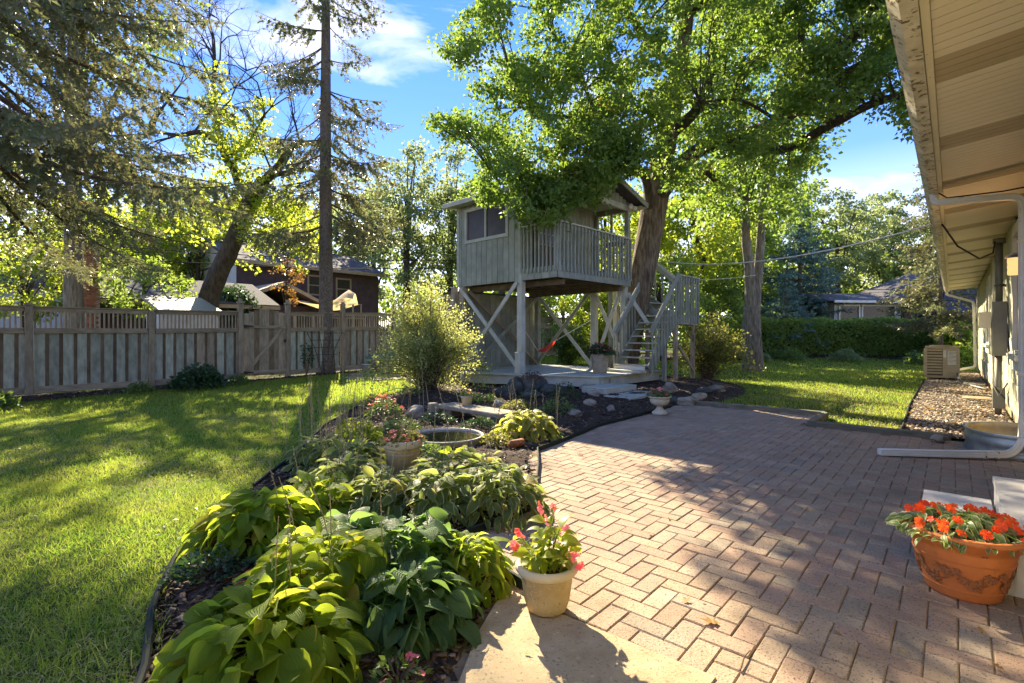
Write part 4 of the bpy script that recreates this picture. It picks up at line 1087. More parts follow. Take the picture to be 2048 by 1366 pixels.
brace(3, 3.15, .48, 3, 1.14, 2.58, e1); brace(3, 3.15, 2.55, 3, 1.14, .46, e2, TLT)
brace(3, 1.05, .48, 3, .2, 2.5, e1, TLT); brace(3, 1.05, 2.5, 3, .0, .46, e2, TLT)
brace(3, .1, 2.45, 3.3, -.35, 1.6, TD * .1, TLT)
e3 = -TL * .09; e4 = -TL * .05
brace(.1, 3.15, .45, 2.9, 3.15, 2.5, e3); brace(.1, 3.15, 2.5, 2.9, 3.15, .45, e4, M['fence_wood'])
# floor: joists, boards, rim
for k in range(9):
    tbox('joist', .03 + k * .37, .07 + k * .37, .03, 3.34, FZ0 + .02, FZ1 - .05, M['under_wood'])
for k in range(22):
    l0 = .0 + k * .153
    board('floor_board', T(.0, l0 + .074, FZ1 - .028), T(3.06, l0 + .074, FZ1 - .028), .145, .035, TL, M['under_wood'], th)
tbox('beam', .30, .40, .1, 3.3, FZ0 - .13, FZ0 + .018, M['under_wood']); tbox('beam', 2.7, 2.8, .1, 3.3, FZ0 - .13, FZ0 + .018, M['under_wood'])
# siding
def wall_boards(fn, u0, u1, z0, z1, hole=None, w=.196, mat=TW, par=th, nrm=None, ztop=None):
    u = u0
    while u < u1 - .01:
        v = min(u + w, u1)
        zt = ztop((u + v) / 2) if ztop else z1
        segs = [(z0, zt)]
        if hole and v > hole[0] + .02 and u < hole[1] - .02: segs = [(z0, hole[2]), (hole[3], zt)]
        for (s, t) in segs:
            if t - s > .03:
                board('siding_board', fn((u + v) / 2, s), fn((u + v) / 2, t), v - u - .013, .022, nrm, mat, par, .003)
        u = v
wall_boards(lambda l, z: T(-.012, l, z), 1.1, 3.38, FZ0, EZ, (1.52, 3.08, 3.78, 4.60), nrm=TL)
wall_boards(lambda d, z: T(d, 1.1 - .012, z), 0, 3.06, FZ1, EZ, (.55, 1.35, 2.9, 4.55), nrm=TD, mat=TW)
mb = MB()
mb.box(T(1.53, 3.37, (FZ0 + EZ) / 2), TD * 1.5, TL * .02, ZV * (EZ - FZ0) / 2); mb.box(T(3.04, 2.24, (FZ0 + EZ) / 2), TL * 1.12, TD * .02, ZV * (EZ - FZ0) / 2)
obj('back_wall', mb, TW, th)
mb = MB(); mb.box(T(.004, 1.31, (FZ0 + EZ) / 2), TL * .2, TD * .003, ZV * 1.0); mb.box(T(.004, 3.23, (FZ0 + EZ) / 2), TL * .15, TD * .003, ZV * 1.0); mb.box(T(.004, 2.3, 3.2), TL * .78, TD * .003, ZV * .56)
obj('wall_sheathing', mb, M['under_wood'], th)
for l in (1.1, 3.38):
    board('corner_trim', T(-.03, l, FZ0), T(-.03, l, EZ), .09, .03, TL, TLT, th)
# cabin window with pale frame
fr = MB()
def tb(mb, d0, d1, l0, l1, z0, z1):
    return mb.box(T((d0 + d1) / 2, (l0 + l1) / 2, (z0 + z1) / 2), TD * (d1 - d0) / 2, TL * (l1 - l0) / 2, ZV * (z1 - z0) / 2)
for (l0, l1, z0, z1) in ((1.50, 1.58, 3.72, 4.62), (3.02, 3.10, 3.72, 4.62), (1.58, 3.02, 4.54, 4.62), (1.58, 3.02, 3.72, 3.80), (2.28, 2.33, 3.80, 4.54)):
    tb(fr, -.05, .01, l0, l1, z0, z1)
wf = obj('window', fr, TLT, th)
mb = MB(); tb(mb, -.012, -.006, 1.58, 3.02, 3.80, 4.54); obj('pane', mb, M['glass'], wf)
mb = MB(); tb(mb, .06, .065, 1.65, 2.25, 3.82, 4.3); obj('curtain', mb, M['sail'], wf)
# door on the balcony with nine small panes
mb = MB(); tb(mb, .57, 1.33, 1.075, 1.10, FZ1 + .02, 4.53); dr = obj('door', mb, M['under_wood'], th)
fr = MB()
for k in range(4): tb(fr, .62 + k * .215, .65 + k * .215, 1.062, 1.0745, 3.55, 4.4)
for k in range(4): tb(fr, .65, 1.265, 1.064, 1.0735, 3.55 + k * .275, 3.575 + k * .275)
obj('glazing_bar', fr, TLT, dr)
mb = MB(); tb(mb, .655, 1.26, 1.0738, 1.0749, 3.56, 4.39); obj('pane', mb, M['glass'], dr)
# gable wall, posts and header over the balcony
RZ = lambda d: 4.78 + (1.53 + .33 - abs(d - 1.53)) * .30 - .06
gw = lambda d, z: T(d, .02, z)
wall_boards(gw, .0, 3.06, 4.74, 4.9, nrm=TD, ztop=lambda d: RZ(d) - .02, w=.17)
board('header_beam', T(-.03, .03, 4.67), T(3.09, .03, 4.67), .14, .10, ZV, TLT, th)
board('header_beam', T(3.03, .09, 4.67), T(3.03, 1.08, 4.67), .14, .08, ZV, TW, th)
board('header_beam', T(.03, .09, 4.67), T(.03, 1.08, 4.67), .14, .08, ZV, TW, th)
post('balcony_post', .05, .05, FZ1, 4.6, .11); post('balcony_post', 3.0, .05, FZ1, 4.6, .12)
post('balcony_post', 3.0, 1.02, FZ1, 4.6, .10); post('window_post', 3.02, .55, 3.85, 4.6, .06)
mb = MB(); tb(mb, .0, 3.06, .09, 1.08, 4.742, 4.76); obj('balcony_ceiling', mb, TW, th)
# roof
for s in (-1, 1):
    mb = MB(); e = 1.53 + s * 1.86
    mb.extrude([T(e, -.32, 4.73), T(1.53, -.32, 5.29), T(1.53, -.32, 5.36), T(e, -.32, 4.80)], TL * 4.0)
    obj('roof_slope', mb, M['shingle_roof'], th)
    board('rake_board', T(e, -.34, 4.745), T(1.53, -.34, 5.305), .13, .03, ZV, TW, th)
    board('eave_board', T(e - s * -.005, -.30, 4.75), T(e - s * -.005, 3.66, 4.75), .12, .03, ZV, TLT, th)
    board('eave_soffit', T(e - s * .14, -.28, 4.715), T(e - s * .14, 3.64, 4.715), .27, .012, TD, TLT, th)
# balcony railing
def railing(p0, p1, z0, ztop, par, pitch=.115, bw=.042, fas=None, mat=TW, cap=True, zb=None, slope=0.0, back=0.0, first=0):
    """balusters hung outside a rim from p0 to p1; z grows by slope along the run"""
    d = (p1 - p0); L = d.length; d = d / L; n = d.cross(ZV)
    k = int(L / pitch); s = L / k
    for i in range(first, k + 1):
        p = p0 + d * (i * s); dz = slope * i * s
        board('baluster', p + n * .045 + ZV * (z0 + dz + random.uniform(-.01, .01)), p + n * .045 + ZV * (ztop + dz - .015), bw, bw, d, mat, par, .003)
    up = ZV * slope * L
    board('top_rail', p0 + ZV * (ztop - .06) + n * .008, p1 + up + ZV * (ztop - .06) + n * .008, .11, .032, ZV, mat, par)
    if cap: board('rail_cap', p0 - d * .02 + ZV * (ztop + .003) + n * .015, p1 + d * .02 + up + ZV * (ztop + .003) + n * .015, .14, .034, n, TLT, par)
def rim_boards(p0, p1, z0, z1, par, w=.20, mat=TW):
    d = (p1 - p0); L = d.length; d = d / L; n = d.cross(ZV); k = round(L / w)
    for i in range(k):
        q = p0 + d * ((i + .5) * L / k)
        board('rim_board', q + ZV * z0 + n * .012, q + ZV * z1 + n * .012, L / k - .006, .022, d, mat, par, .003)
rim_boards(T(0, 1.1), T(0, 0), FZ0, FZ1 + .02, th); rim_boards(T(0, 0), T(3.06, 0), FZ0, FZ1 + .02, th)
railing(T(0, 1.08), T(0, .04), FZ1 - .10, 3.85, th); railing(T(.03, 0), T(3.02, 0), FZ1 - .10, 3.85, th, .132, bw=.038)
railing(T(3.06, 0.05), T(3.06, .8), FZ1 - .10, 3.85, th)
post('balcony_post', .02, .02, FZ1 - .1, 3.84, .10)
# flood lamps on the balcony post
fl = thing('flood_lamp', 'white twin flood lamp under the treehouse eave at the post', 'flood lamp', T(3.02, -.1, 4.72))
for s in (-1, 1):
    mb = MB(); c = T(3.02 + s * .10, -.10, 4.70); mb.tube([c, c + Vector((-.02 * 1, -.06, -.03)), c + Vector((-.03, -.12, -.05))], [.03, .055, .062], 12); obj('lamp_head', mb, M['white_trim'], fl, smooth=True)
mb = MB(); mb.tube([T(2.9, -.06, 4.74), T(3.14, -.06, 4.74)], .018, 8); mb.tube([T(3.02, -.03, 4.77), T(3.02, -.08, 4.74)], .04, 8); obj('bracket', mb, M['white_trim'], fl)

# ---------------------------------------------------------------- stairs
sf = thing('outdoor_staircase', 'grey wooden stairs with slatted railings and landing wrapping the oak trunk', 'staircase', T(3, -.5, .42))
NR = 8; Z0, Z1 = .42, 1.85; run = (3.70 - 2.33) / NR; rise = (Z1 - Z0) / NR
for k in range(NR):
    z = Z0 + rise * (k + 1); d = 2.33 + run * k
    if k == 0:
        tbox('tread', 2.12, 2.50, -.95, -.09, Z0 + rise - .035, Z0 + rise, TLT, sf); tbox('riser', 2.13, 2.16, -.94, -.10, Z0, Z0 + rise - .036, M['white_trim'], sf)
    else: tbox('tread', d - .04, d + .22, -.95, -.09, z - .035, z, DP, sf)
tbox('bottom_step', 1.85, 2.11, -1.0, -.02, Z0, Z0 + .06, TLT, sf)
for l in (-.97, -.07):
    board('stringer', T(2.30, l, Z0 + .06), T(3.70, l, Z1 - .05), .24, .04, ZV, TW, sf)
sl_ = (Z1 - Z0) / 1.37
railing(T(2.33, -1.0), T(3.70, -1.0), Z0 - .08, Z0 + 1.0, sf, .14, bw=.036, cap=False, slope=sl_)
railing(T(3.60, -.05), T(2.28, -.05), Z0 + .04 + sl_ * 1.32, Z0 + 1.0 + sl_ * 1.32, sf, .14, bw=.036, cap=False, slope=-sl_)
for l, s in ((-1.05, -1), (-.03, 1)):
    board('handrail', T(2.22, l, Z0 + .93), T(3.72, l, Z0 + .93 + sl_ * 1.5), .15, .035, ZV, M['treehouse_light'] if s > 0 else TW, sf)
for k in range(8): board('landing_board', T(3.72 + .144 * k + .07, -1.0, Z1 - .015), T(3.72 + .144 * k + .07, -.05, Z1 - .015), .138, .032, TD, DP, sf)
rim_boards(T(3.70, -1.0), T(4.86, -1.0), Z1 - .24, Z1, sf, .58, TLT); rim_boards(T(4.86, -1.0), T(4.86, -.05), Z1 - .24, Z1, sf, .5, TLT)
board('rim_joist', T(3.72, -.98, Z1 - .14), T(3.72, -.05, Z1 - .14), .2, .04, ZV, TW, sf)
railing(T(3.78, -1.02), T(4.86, -1.02), Z1 - .22, 2.88, sf, .15, bw=.036, cap=False); railing(T(4.88, -1.0), T(4.88, -.40), Z1 - .22, 2.88, sf, .12, cap=False)
board('rail_cap', T(3.72, -1.04, 2.89), T(4.92, -1.04, 2.89), .10, .03, TL, TLT, sf)
for d, l, zb in ((3.76, -.93, .03), (4.80, -.93, .0), (4.80, -.1, .05), (3.8, -.1, .1), (3.2, -.90, .1)):
    post('post', d, l, zb - .05, (Z1 - .24) if d > 3.5 else .98, .10, M['fence_wood'] if d > 3.5 else TW, sf)
brace2 = board('brace', T(3.80, -.99, 1.05), T(4.72, -.99, .35), .09, .04, ZV, M['fence_wood'], sf)
# upper flight behind the trunk
for k in range(5):
    tbox('tread', 4.08, 4.85, -.25 + .24 * k - .02, -.25 + .24 * k + .22, Z1 + .2 * (k + 1) - .035, Z1 + .2 * (k + 1), DP, sf)
sl2 = 1.0 / 1.2
board('stringer', T(4.87, -.30, Z1 - .05), T(4.87, .95, 2.80), .24, .04, ZV, TW, sf); board('stringer', T(4.06, -.30, Z1 - .05), T(4.06, .95, 2.80), .24, .04, ZV, TW, sf)
railing(T(4.89, -.42), T(4.89, .98), Z1 - .1, 2.86, sf, .21, cap=False, slope=sl2)
board('handrail', T(4.91, -.95, 2.80), T(4.91, -.42, 2.80), .14, .035, ZV, TW, sf)
board('handrail', T(4.93, -.45, 2.82), T(4.93, 1.05, 2.82 + sl2 * 1.5), .16, .035, ZV, M['treehouse_light'], sf)
for k in range(6): board('landing_board', T(3.75, 1.0 + .15 * k, FZ1 - .015), T(4.86, 1.0 + .15 * k, FZ1 - .015), .14, .032, TL, DP, sf)
post('post', 4.8, 1.0, 0, FZ1 - .04, .1, TW, sf); post('post', 4.8, 1.75, 0, FZ1 - .04, .1, TW, sf)

# shed under the cabin
shd = thing('under_cabin_shed', 'grey board wall of the store under the treehouse cabin', 'shed', T(1.5, 3.4, 0))
wall_boards(lambda d, z: T(d, 3.34, z), .10, 3.0, .1, FZ0 - .14, w=.205, nrm=TD, par=shd, mat=TW)
wall_boards(lambda l, z: T(.10, l, z), 3.46, 4.3, .02, FZ0 - .14, w=.2, nrm=TL, par=shd, mat=M['fence_wood'])
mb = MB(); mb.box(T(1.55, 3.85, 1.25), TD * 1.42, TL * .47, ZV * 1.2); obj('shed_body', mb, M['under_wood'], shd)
mb = MB(); tb(mb, .02, 3.1, 3.3, 4.4, FZ0 - .135, FZ0 - .10); obj('shed_roof', mb, M['shingle_roof'], shd)

# ================================================================ FENCE AND GATE
fence = thing('wooden_fence', 'weathered board fence with baluster top and mixed green and brown boards', 'fence', FS(-6, 0))
fposts = [-14.4, -12.2, -10.0, -7.8, -5.57, -3.46, -2.11, -.28, 1.75, 3.85, 5.95, 8.05, 10.15, 12.25, 14.35, 16.45, 18.55, 20.65]
fr_ = random.Random(11)
fz = lambda s: float(ground_z(FS(s).x, FS(s).y)) + .02
def fb(nm, s, off, z0, z1, w, t, mat, par=fence):
    return board(nm, FS(s, off, z0), FS(s, off, z1), w, t, Dv, mat, par, .003)
nb = nn = 0
farb = [MB(), MB(), MB()]
for i in range(len(fposts) - 1):
    s0, s1 = fposts[i], fposts[i + 1]
    g = fz((s0 + s1) / 2)
    tall = s0 > -4
    if not (s0 == -3.46):
        hh = .06 if tall else 0
        board('bottom_rail', FS(s0 + .08, .03, fz(s0) + .12), FS(s1 - .08, .03, fz(s1) + .12), .14, .04, ZV, M['fence_wood'], fence)
        board('middle_rail', FS(s0 + .08, .035, fz(s0) + 1.42), FS(s1 - .08, .035, fz(s1) + 1.42), .12, .05, ZV, M['fence_wood'], fence)
        board('top_rail', FS(s0 + .08, .0, fz(s0) + 1.885), FS(s1 - .08, .0, fz(s1) + 1.885), .09, .045, ZV, M['fence_wood'], fence)
        board('rail_cap', FS(s0 + .05, .0, fz(s0) + 1.945), FS(s1 - .05, .0, fz(s1) + 1.945), .14, .03, Rv, M['fence_wood'], fence)
        s = s0 + .08
        while s < s1 - .1:
            w1 = fr_.uniform(.165, .185)
            green = fr_.random() < (.78 if s < 0 else .5)
            fb('board', s + w1 / 2, .0, g + .13, g + 1.38, w1, .02, M['fence_green' if green else 'fence_wood']); nb += 1
            s += w1
            if s < s1 - .16: fb('batten', s + .035, -.022, g + .13, g + 1.38, .085, .02, M['batten'])
            s += .068
        s = s0 + .10
        while s < s1 - .06:
            if s < 4: fb('baluster', s, 0, g + 1.44, g + 1.87, .032, .032, M['fence_wood'])
            else: farb[0].box(FS(s, 0, g + 1.65), Dv * .016, Rv * .016, ZV * .21)
            s += .086
    tp = 2.24 if tall else 2.03
    if s0 == -5.57: tp = 1.96
    board('post', FS(s0, .02, -.1), FS(s0, .02, fz(s0) + tp - .06), .13, .13, Dv, M['fence_wood'], fence, .006)
    if s0 != -5.57:
        mb = MB(); c_ = FS(s0, .02, fz(s0) + tp - .055)
        mb.box(c_ + ZV * .02, Dv * .085, Rv * .085, ZV * .018); mb.box(c_ + ZV * .05, Dv * .055, Rv * .055, ZV * .012)
        if tall: mb.lathe([(.03, .06), (.062, .085), (.066, .11), (.03, .13), (0, .135)], c_, 10)
        obj('post_cap', mb, M['fence_wood'], fence)
tag(obj('far_balusters', farb[0], M['fence_wood'], fence), kind='stuff')
gate = thing('garden_gate', 'arched board gate with diagonal brace and black strap hinges', 'gate', FS(-2.8, 0))
for k in range(9):
    s = -3.36 + k * .141; g = fz(-2.8)
    zt = g + 1.86 + .17 * math.sin(math.pi * (k + .5) / 9)
    fb('board', s + .07, 0, g + .1, zt, .136, .02, M['batten' if k in (2, 5) else 'fence_wood'], gate)
board('rail', FS(-3.33, .035, g + 1.52), FS(-2.16, .035, g + 1.50), .09, .035, ZV, M['fence_wood'], gate)
board('rail', FS(-3.33, .035, g + .20), FS(-2.16, .035, g + .20), .09, .035, ZV, M['fence_wood'], gate)
board('diagonal_brace', FS(-3.26, .04, g + .27), FS(-2.30, .04, g + 1.44), .09, .035, ZV, M['fence_wood'], gate)
for z in (1.52, .20):
    mb = MB(); mb.extrude([FS(-3.40, .058, g + z - .05), FS(-3.40, .058, g + z + .05), FS(-3.12, .058, g + z + .012), FS(-3.12, .058, g + z - .012)], Rv * .008); obj('hinge', mb, M['black'], gate)
mb = MB(); mb.box(FS(-2.20, .06, g + 1.1), Dv * .06, Rv * .012, ZV * .02); mb.box(FS(-2.2, .06, g + 1.1), Dv * .012, Rv * .02, ZV * .06); obj('latch', mb, M['black'], gate)

# ================================================================ NEIGHBOURS BEYOND THE FENCE
def clap(mb, p0, p1, z0, z1, n_out, step=.2, t=.02):
    d = (p1 - p0); L = d.length; d = d / L; k = int((z1 - z0) / step)
    for i in range(k):
        z = z0 + i * step
        a_, b_ = p0 + ZV * z, p0 + ZV * (z + step)
        mb.extrude([a_ + n_out * t, a_ - n_out * .02, b_ - n_out * .02, b_ + n_out * .002], d * L)
def window_at(par, p, along, nout, w, h, z, frame=M['tan_trim'], bars=1):
    f = MB(); c = p + ZV * z
    for (u0, u1, v0, v1) in ((-w / 2 - .09, -w / 2, -h / 2 - .09, h / 2 + .09), (w / 2, w / 2 + .09, -h / 2 - .09, h / 2 + .09), (-w / 2, w / 2, h / 2, h / 2 + .09), (-w / 2, w / 2, -h / 2 - .09, -h / 2)):
        f.box(c + along * (u0 + u1) / 2 + ZV * (v0 + v1) / 2 + nout * .03, along * (u1 - u0) / 2, nout * .04, ZV * (v1 - v0) / 2)
    for k in range(bars): f.box(c + nout * .03 + ZV * (h * ((k + 1) / (bars + 1) - .5)), along * w / 2, nout * .02, ZV * .025)
    wo = obj('window', f, frame, par)
    g_ = MB(); g_.box(c + nout * .012, along * w / 2, nout * .008, ZV * h / 2); obj('pane', g_, M['glass'], wo)
bh = thing('maroon_house', 'two storey maroon clapboard house with tan trim beyond the fence', 'house', (-11, 30, 0))
B0 = Vector((-14.3, 26.2, 0)); BLn = 8.6; gB = .3
mb = MB(); clap(mb, B0, B0 + Dv * BLn, gB, 5.2, Rv); obj('clapboard', mb, M['house_brown'], bh)
mb = MB(); mb.box(B0 + Dv * BLn / 2 - Rv * 4.05 + ZV * 2.6, Dv * (BLn / 2 - .02), Rv * 4.0, ZV * 2.6); obj('wall', mb, M['house_brown'], bh)
mb = MB(); clap(mb, B0 - Rv * 8.1, B0, gB, 5.2, -Dv); mb.extrude([B0 - Dv * .01 + ZV * 5.2, B0 - Dv * .01 - Rv * 8.1 + ZV * 5.2, B0 - Dv * .01 - Rv * 4.05 + ZV * 6.6], -Dv * .02); obj('gable_wall', mb, M['house_white'], bh)
mb = MB(); mb.extrude([B0 - Dv * .4 + Rv * .5 + ZV * 5.1, B0 - Dv * .4 - Rv * 4.05 + ZV * 6.75, B0 - Dv * .4 - Rv * 8.6 + ZV * 5.1, B0 - Dv * .4 - Rv * 8.6 + ZV * 5.25, B0 - Dv * .4 - Rv * 4.05 + ZV * 6.92, B0 - Dv * .4 + Rv * .5 + ZV * 5.25], Dv * (BLn + .8)); obj('roof', mb, M['shingle_roof'], bh)
board('eave_trim', B0 - Dv * .4 + Rv * .52 + ZV * 5.16, B0 + Dv * (BLn + .4) + Rv * .52 + ZV * 5.16, .2, .05, ZV, M['tan_trim'], bh)
window_at(bh, B0 + Dv * 4.3, Dv, Rv, .8, 1.0, 4.25); window_at(bh, B0 + Dv * 6.1, Dv, Rv, .85, 1.15, 4.15)
for s in (3.5, 5.2, 6.9): window_at(bh, B0 + Dv * s, Dv, Rv, 1.1, 1.9, 1.4, bars=0)
# low front wing with a tan raked gable
mb = MB(); W0 = B0 - Dv * 1.0 + Rv * 3.2
mb.box(B0 + Dv * 1.0 + Rv * 1.7 + ZV * 1.5, Dv * 1.9, Rv * 1.6, ZV * 1.3); obj('wing', mb, M['house_brown'], bh)
mb = MB(); mb.extrude([B0 - Dv * 1.3 + Rv * 3.6 + ZV * 2.9, B0 + Dv * .9 + Rv * 3.6 + ZV * 3.75, B0 + Dv * 3.3 + Rv * 3.6 + ZV * 2.7, B0 + Dv * 3.3 + Rv * 3.6 + ZV * 2.85, B0 + Dv * .9 + Rv * 3.6 + ZV * 3.95, B0 - Dv * 1.3 + Rv * 3.6 + ZV * 3.05], -Rv * 3.6); obj('wing_roof', mb, M['tan_trim'], bh)
window_at(bh, B0 + Dv * .6 + Rv * 3.3, Dv, Rv, .9, 1.2, 1.7, M['house_white'])
window_at(bh, B0 + Dv * 2.0 + Rv * 3.3, Dv, Rv, .9, 1.2, 1.7, M['house_white'])
# shade sail on posts
ss = thing('shade_sail', 'tan fabric shade canopy with peaked corner over the neighbour patio', 'shade sail', P(650, 620, 24))
c1_, c2_, c3_, c4_, c5_ = P(577, 600, 23.0), P(690, 576, 24.0), P(722, 609, 26.0), P(640, 603, 28), P(700, 606, 23.2)
mb = MB(); nS = 10
quad = [c1_, P(706, 610, 23.2), c3_, c4_]
for i in range(nS + 1):
    for j in range(nS + 1):
        u, v = i / nS, j / nS
        p = (quad[0] * (1 - u) + quad[1] * u) * (1 - v) + (quad[3] * (1 - u) + quad[2] * u) * v
        p.z -= .35 * math.sin(math.pi * u) * math.sin(math.pi * v) + .10 * math.sin(math.pi * u) * (1 - v)
        p.z += .85 * max(0, 1 - math.hypot(u - .88, (v - .22)) / .42) ** 1.25
        mb.v.append(tuple(p))
for i in range(nS):
    for j in range(nS):
        a_ = i * (nS + 1) + j; mb.f.append((a_, a_ + 1, a_ + nS + 2, a_ + nS + 1))
obj('sail_fabric', mb, M['sail'], ss, smooth=True)
for p in (quad[0], quad[1], quad[2]):
    mb = MB(); mb.tube([p - ZV * 2.6, p + ZV * .02], .045, 8); obj('pole', mb, M['tan_trim'], ss)
# chimney of separate bricks
ch = thing('brick_chimney', 'tall red brick chimney behind the fence and grey trunk', 'chimney', (-13.5, 16.6, 0))
cc = P(177, 672, 16.6); cc.z = 0
mb = MB(); mb.box(cc + ZV * 2.1, Dv * .255, Rv * .255, ZV * 2.1); obj('chimney_core', mb, M['mortar'], ch)
me_b = box_mesh(.215, .06, .07, M['brick'], .006)
cnt = 0; mbb = MB()
for k in range(52):
    z = 4.2 - .04 - k * .078
    for side in range(2):
        for j in range(3):
            off = (-.20 + j * .225) + (.11 if k % 2 else 0)
            if off > .3: continue
            if side == 0: p_ = cc - Dv * .262 + Rv * (off - .0); x_ = Rv; n_ = Dv
            else: p_ = cc + Rv * .262 + Dv * (off - .0); x_ = Dv; n_ = -Rv
            if abs(off) > .23: continue
            Mx = Matrix(((x_.x, n_.x, 0, p_.x), (x_.y, n_.y, 0, p_.y), (0, 0, 1, z), (0, 0, 0, 1)))
            if cnt < 290: piece('brick', me_b, Mx, ch); cnt += 1
mb = MB(); mb.box(cc + ZV * 4.24, Dv * .33, Rv * .33, ZV * .05); obj('chimney_cap', mb, M['mortar'], ch)
lh = thing('low_brown_house', 'low brown house with grey shingle roof behind the chimney', 'house', (-13, 18, 0))
mb = MB(); mb.box(cc + Dv * 3.1 - Rv * 2.6 + ZV * 1.2, Dv * 2.8, Rv * 2.3, ZV * 1.25); obj('wall', mb, M['house_brown'], lh)
mb = MB(); q0 = cc + Dv * .0 + Rv * .15; mb.extrude([q0 + ZV * 2.45, q0 - Rv * 2.8 + ZV * 3.5, q0 - Rv * 5.6 + ZV * 2.45, q0 - Rv * 5.6 + ZV * 2.58, q0 - Rv * 2.8 + ZV * 3.65, q0 + ZV * 2.58], Dv * 6.2); obj('roof', mb, M['shingle_roof'], lh)
board('eave_trim', q0 + Rv * .02 + ZV * 2.46, q0 + Rv * .02 + Dv * 6.2 + ZV * 2.46, .14, .04, ZV, M['tan_trim'], lh)
window_at(lh, cc + Dv * 2.2 - Rv * .3, Dv, Rv, .9, 1.1, 1.6, M['tan_trim'])
gs = thing('garden_shed', 'pale grey clapboard shed just behind the fence near the gate', 'shed', (-9.5, 15.2, 0))
s0_ = P(322, 672, 14.6); s0_.z = 0
mb = MB(); clap(mb, s0_, s0_ + Dv * 1.5, .1, 2.0, Rv); mb.box(s0_ + Dv * .75 - Rv * .8 + ZV * 1.0, Dv * .74, Rv * .78, ZV * 1.0); obj('wall', mb, M['house_white'], gs)
mb = MB(); mb.extrude([s0_ + Rv * .15 - Dv * .1 + ZV * 1.98, s0_ - Rv * 1.8 - Dv * .1 + ZV * 2.5, s0_ - Rv * 1.8 - Dv * .1 + ZV * 2.58, s0_ + Rv * .15 - Dv * .1 + ZV * 2.06], Dv * 1.7); obj('roof', mb, M['grey_metal'], gs)
wh = thing('pale_neighbour_house', 'pale house wall showing between trees beyond the fence', 'house', (-24, 22, 0))
p_ = P(-40, 672, 24); p_.z = 0
mb = MB(); clap(mb, p_, p_ + Rv * 5.0, .3, 3.4, -Dv, .2); mb.box(p_ + Rv * 2.5 + Dv * 2 + ZV * 1.7, Rv * 2.5, Dv * 1.95, ZV * 1.7); obj('wall', mb, M['house_white'], wh)
mb = MB(); mb.extrude([p_ - Rv * .4 - Dv * .4 + ZV * 3.4, p_ - Rv * .4 + Dv * 2 + ZV * 4.7, p_ - Rv * .4 + Dv * 4.4 + ZV * 3.4], Rv * 5.8); obj('roof', mb, M['shingle_roof'], wh)
window_at(wh, p_ + Rv * 3.2, Rv, -Dv, 1, 1.2, 2.0)
# right hand neighbours over the hedge
rh = thing('brick_ranch_house', 'low brick house with white porch trim over the hedge', 'house', (24, 33, 0))
r0 = P(1668, 640, 28.6); r0.z = .62
xr = Vector((1, .12, 0)).normalized(); yr = Vector((-xr.y, xr.x, 0))
mb = MB(); mb.box(r0 + xr * 2.2 + yr * 2 + ZV * 1.3, xr * 2.1, yr * 1.9, ZV * 1.3); obj('porch_wall', mb, M['house_white'], rh)
mb = MB(); mb.box(r0 + xr * 8.6 + yr * 2.4 + ZV * 1.35, xr * 4.2, yr * 2.4, ZV * 1.42); obj('brick_wall', mb, M['brick_dark'], rh)
me_b2 = box_mesh(.42, .03, .14, M['brick_dark'], .01)
for k in range(11):
    for j in range(8):
        p2 = r0 + xr * (4.65 + j * .46 + (.23 if k % 2 else 0)) - yr * .012 + ZV * (1.1 + k * .165)
        Mx = Matrix(((xr.x, yr.x, 0, p2.x), (xr.y, yr.y, 0, p2.y), (0, 0, 1, p2.z), (0, 0, 0, 1))); piece('brick', me_b2, Mx, rh)
for (u, w_) in ((.9, 1.15), (2.75, 2.0)):
    window_at(rh, r0 + xr * (u + .1) + yr * .1, xr, -yr, w_, 1.25, 1.75, M['white_trim'], 0)
mb = MB(); mb.extrude([r0 - xr * .5 - yr * .6 + ZV * 2.62, r0 - xr * .5 + yr * 3 + ZV * 3.35, r0 - xr * .5 + yr * 4.4 + ZV * 2.62], xr * 5.2); obj('porch_roof', mb, M['shingle_roof'], rh)
mb = MB(); v0 = len(mb.v)
mb.v = [tuple(r0 + xr * a_ + yr * b_ + ZV * c_) for a_, b_, c_ in ((3.9, -.9, 2.78), (13.3, -.9, 2.78), (13.3, 5.4, 2.78), (3.9, 5.4, 2.78), (6.9, 2.2, 4.6), (10.3, 2.2, 4.6))]
mb.f = [(0, 1, 5, 4), (1, 2, 5), (2, 3, 4, 5), (3, 0, 4), (3, 2, 1, 0)]; obj('roof', mb, M['shingle_roof'], rh)
board('gutter', r0 + xr * 3.9 - yr * .92 + ZV * 2.74, r0 + xr * 13.3 - yr * .92 + ZV * 2.74, .16, .1, ZV, M['white_trim'], rh)
board('gutter', r0 - xr * .5 - yr * .64 + ZV * 2.6, r0 + xr * 4.1 - yr * .64 + ZV * 2.6, .14, .08, ZV, M['white_trim'], rh)
mb = MB(); mb.tube([r0 + xr * 4.1 - yr * .85 + ZV * 2.66, r0 + xr * 4.3 - yr * .6 + ZV * 2.4, r0 + xr * 5.6 - yr * .2 + ZV * 2.2, r0 + xr * 5.9 - yr * .1 + ZV * 1.9, r0 + xr * 5.9 - yr * .1 + ZV * .2], .08, 8); obj('downspout', mb, M['white_trim'], rh)
nh = thing('navy_house', 'dark navy building glimpsed past the far house corner', 'house', (26, 29, 0))
n0 = P(1890, 672, 27.5); n0.z = 0
mb = MB(); mb.box(n0 + Vector((2.6, 1.5, 2.2)), Vector((2.6, 0, 0)), Vector((0, 1.4, 0)), ZV * 2.0); obj('wall', mb, M['blue_paint'], nh)
mb = MB(); mb.extrude([n0 + Vector((-.4, -.3, 4.1)), n0 + Vector((2.6, -.3, 5.4)), n0 + Vector((5.6, -.3, 4.1))], Vector((0, 3.6, 0))); obj('roof', mb, M['shingle_roof'], nh)
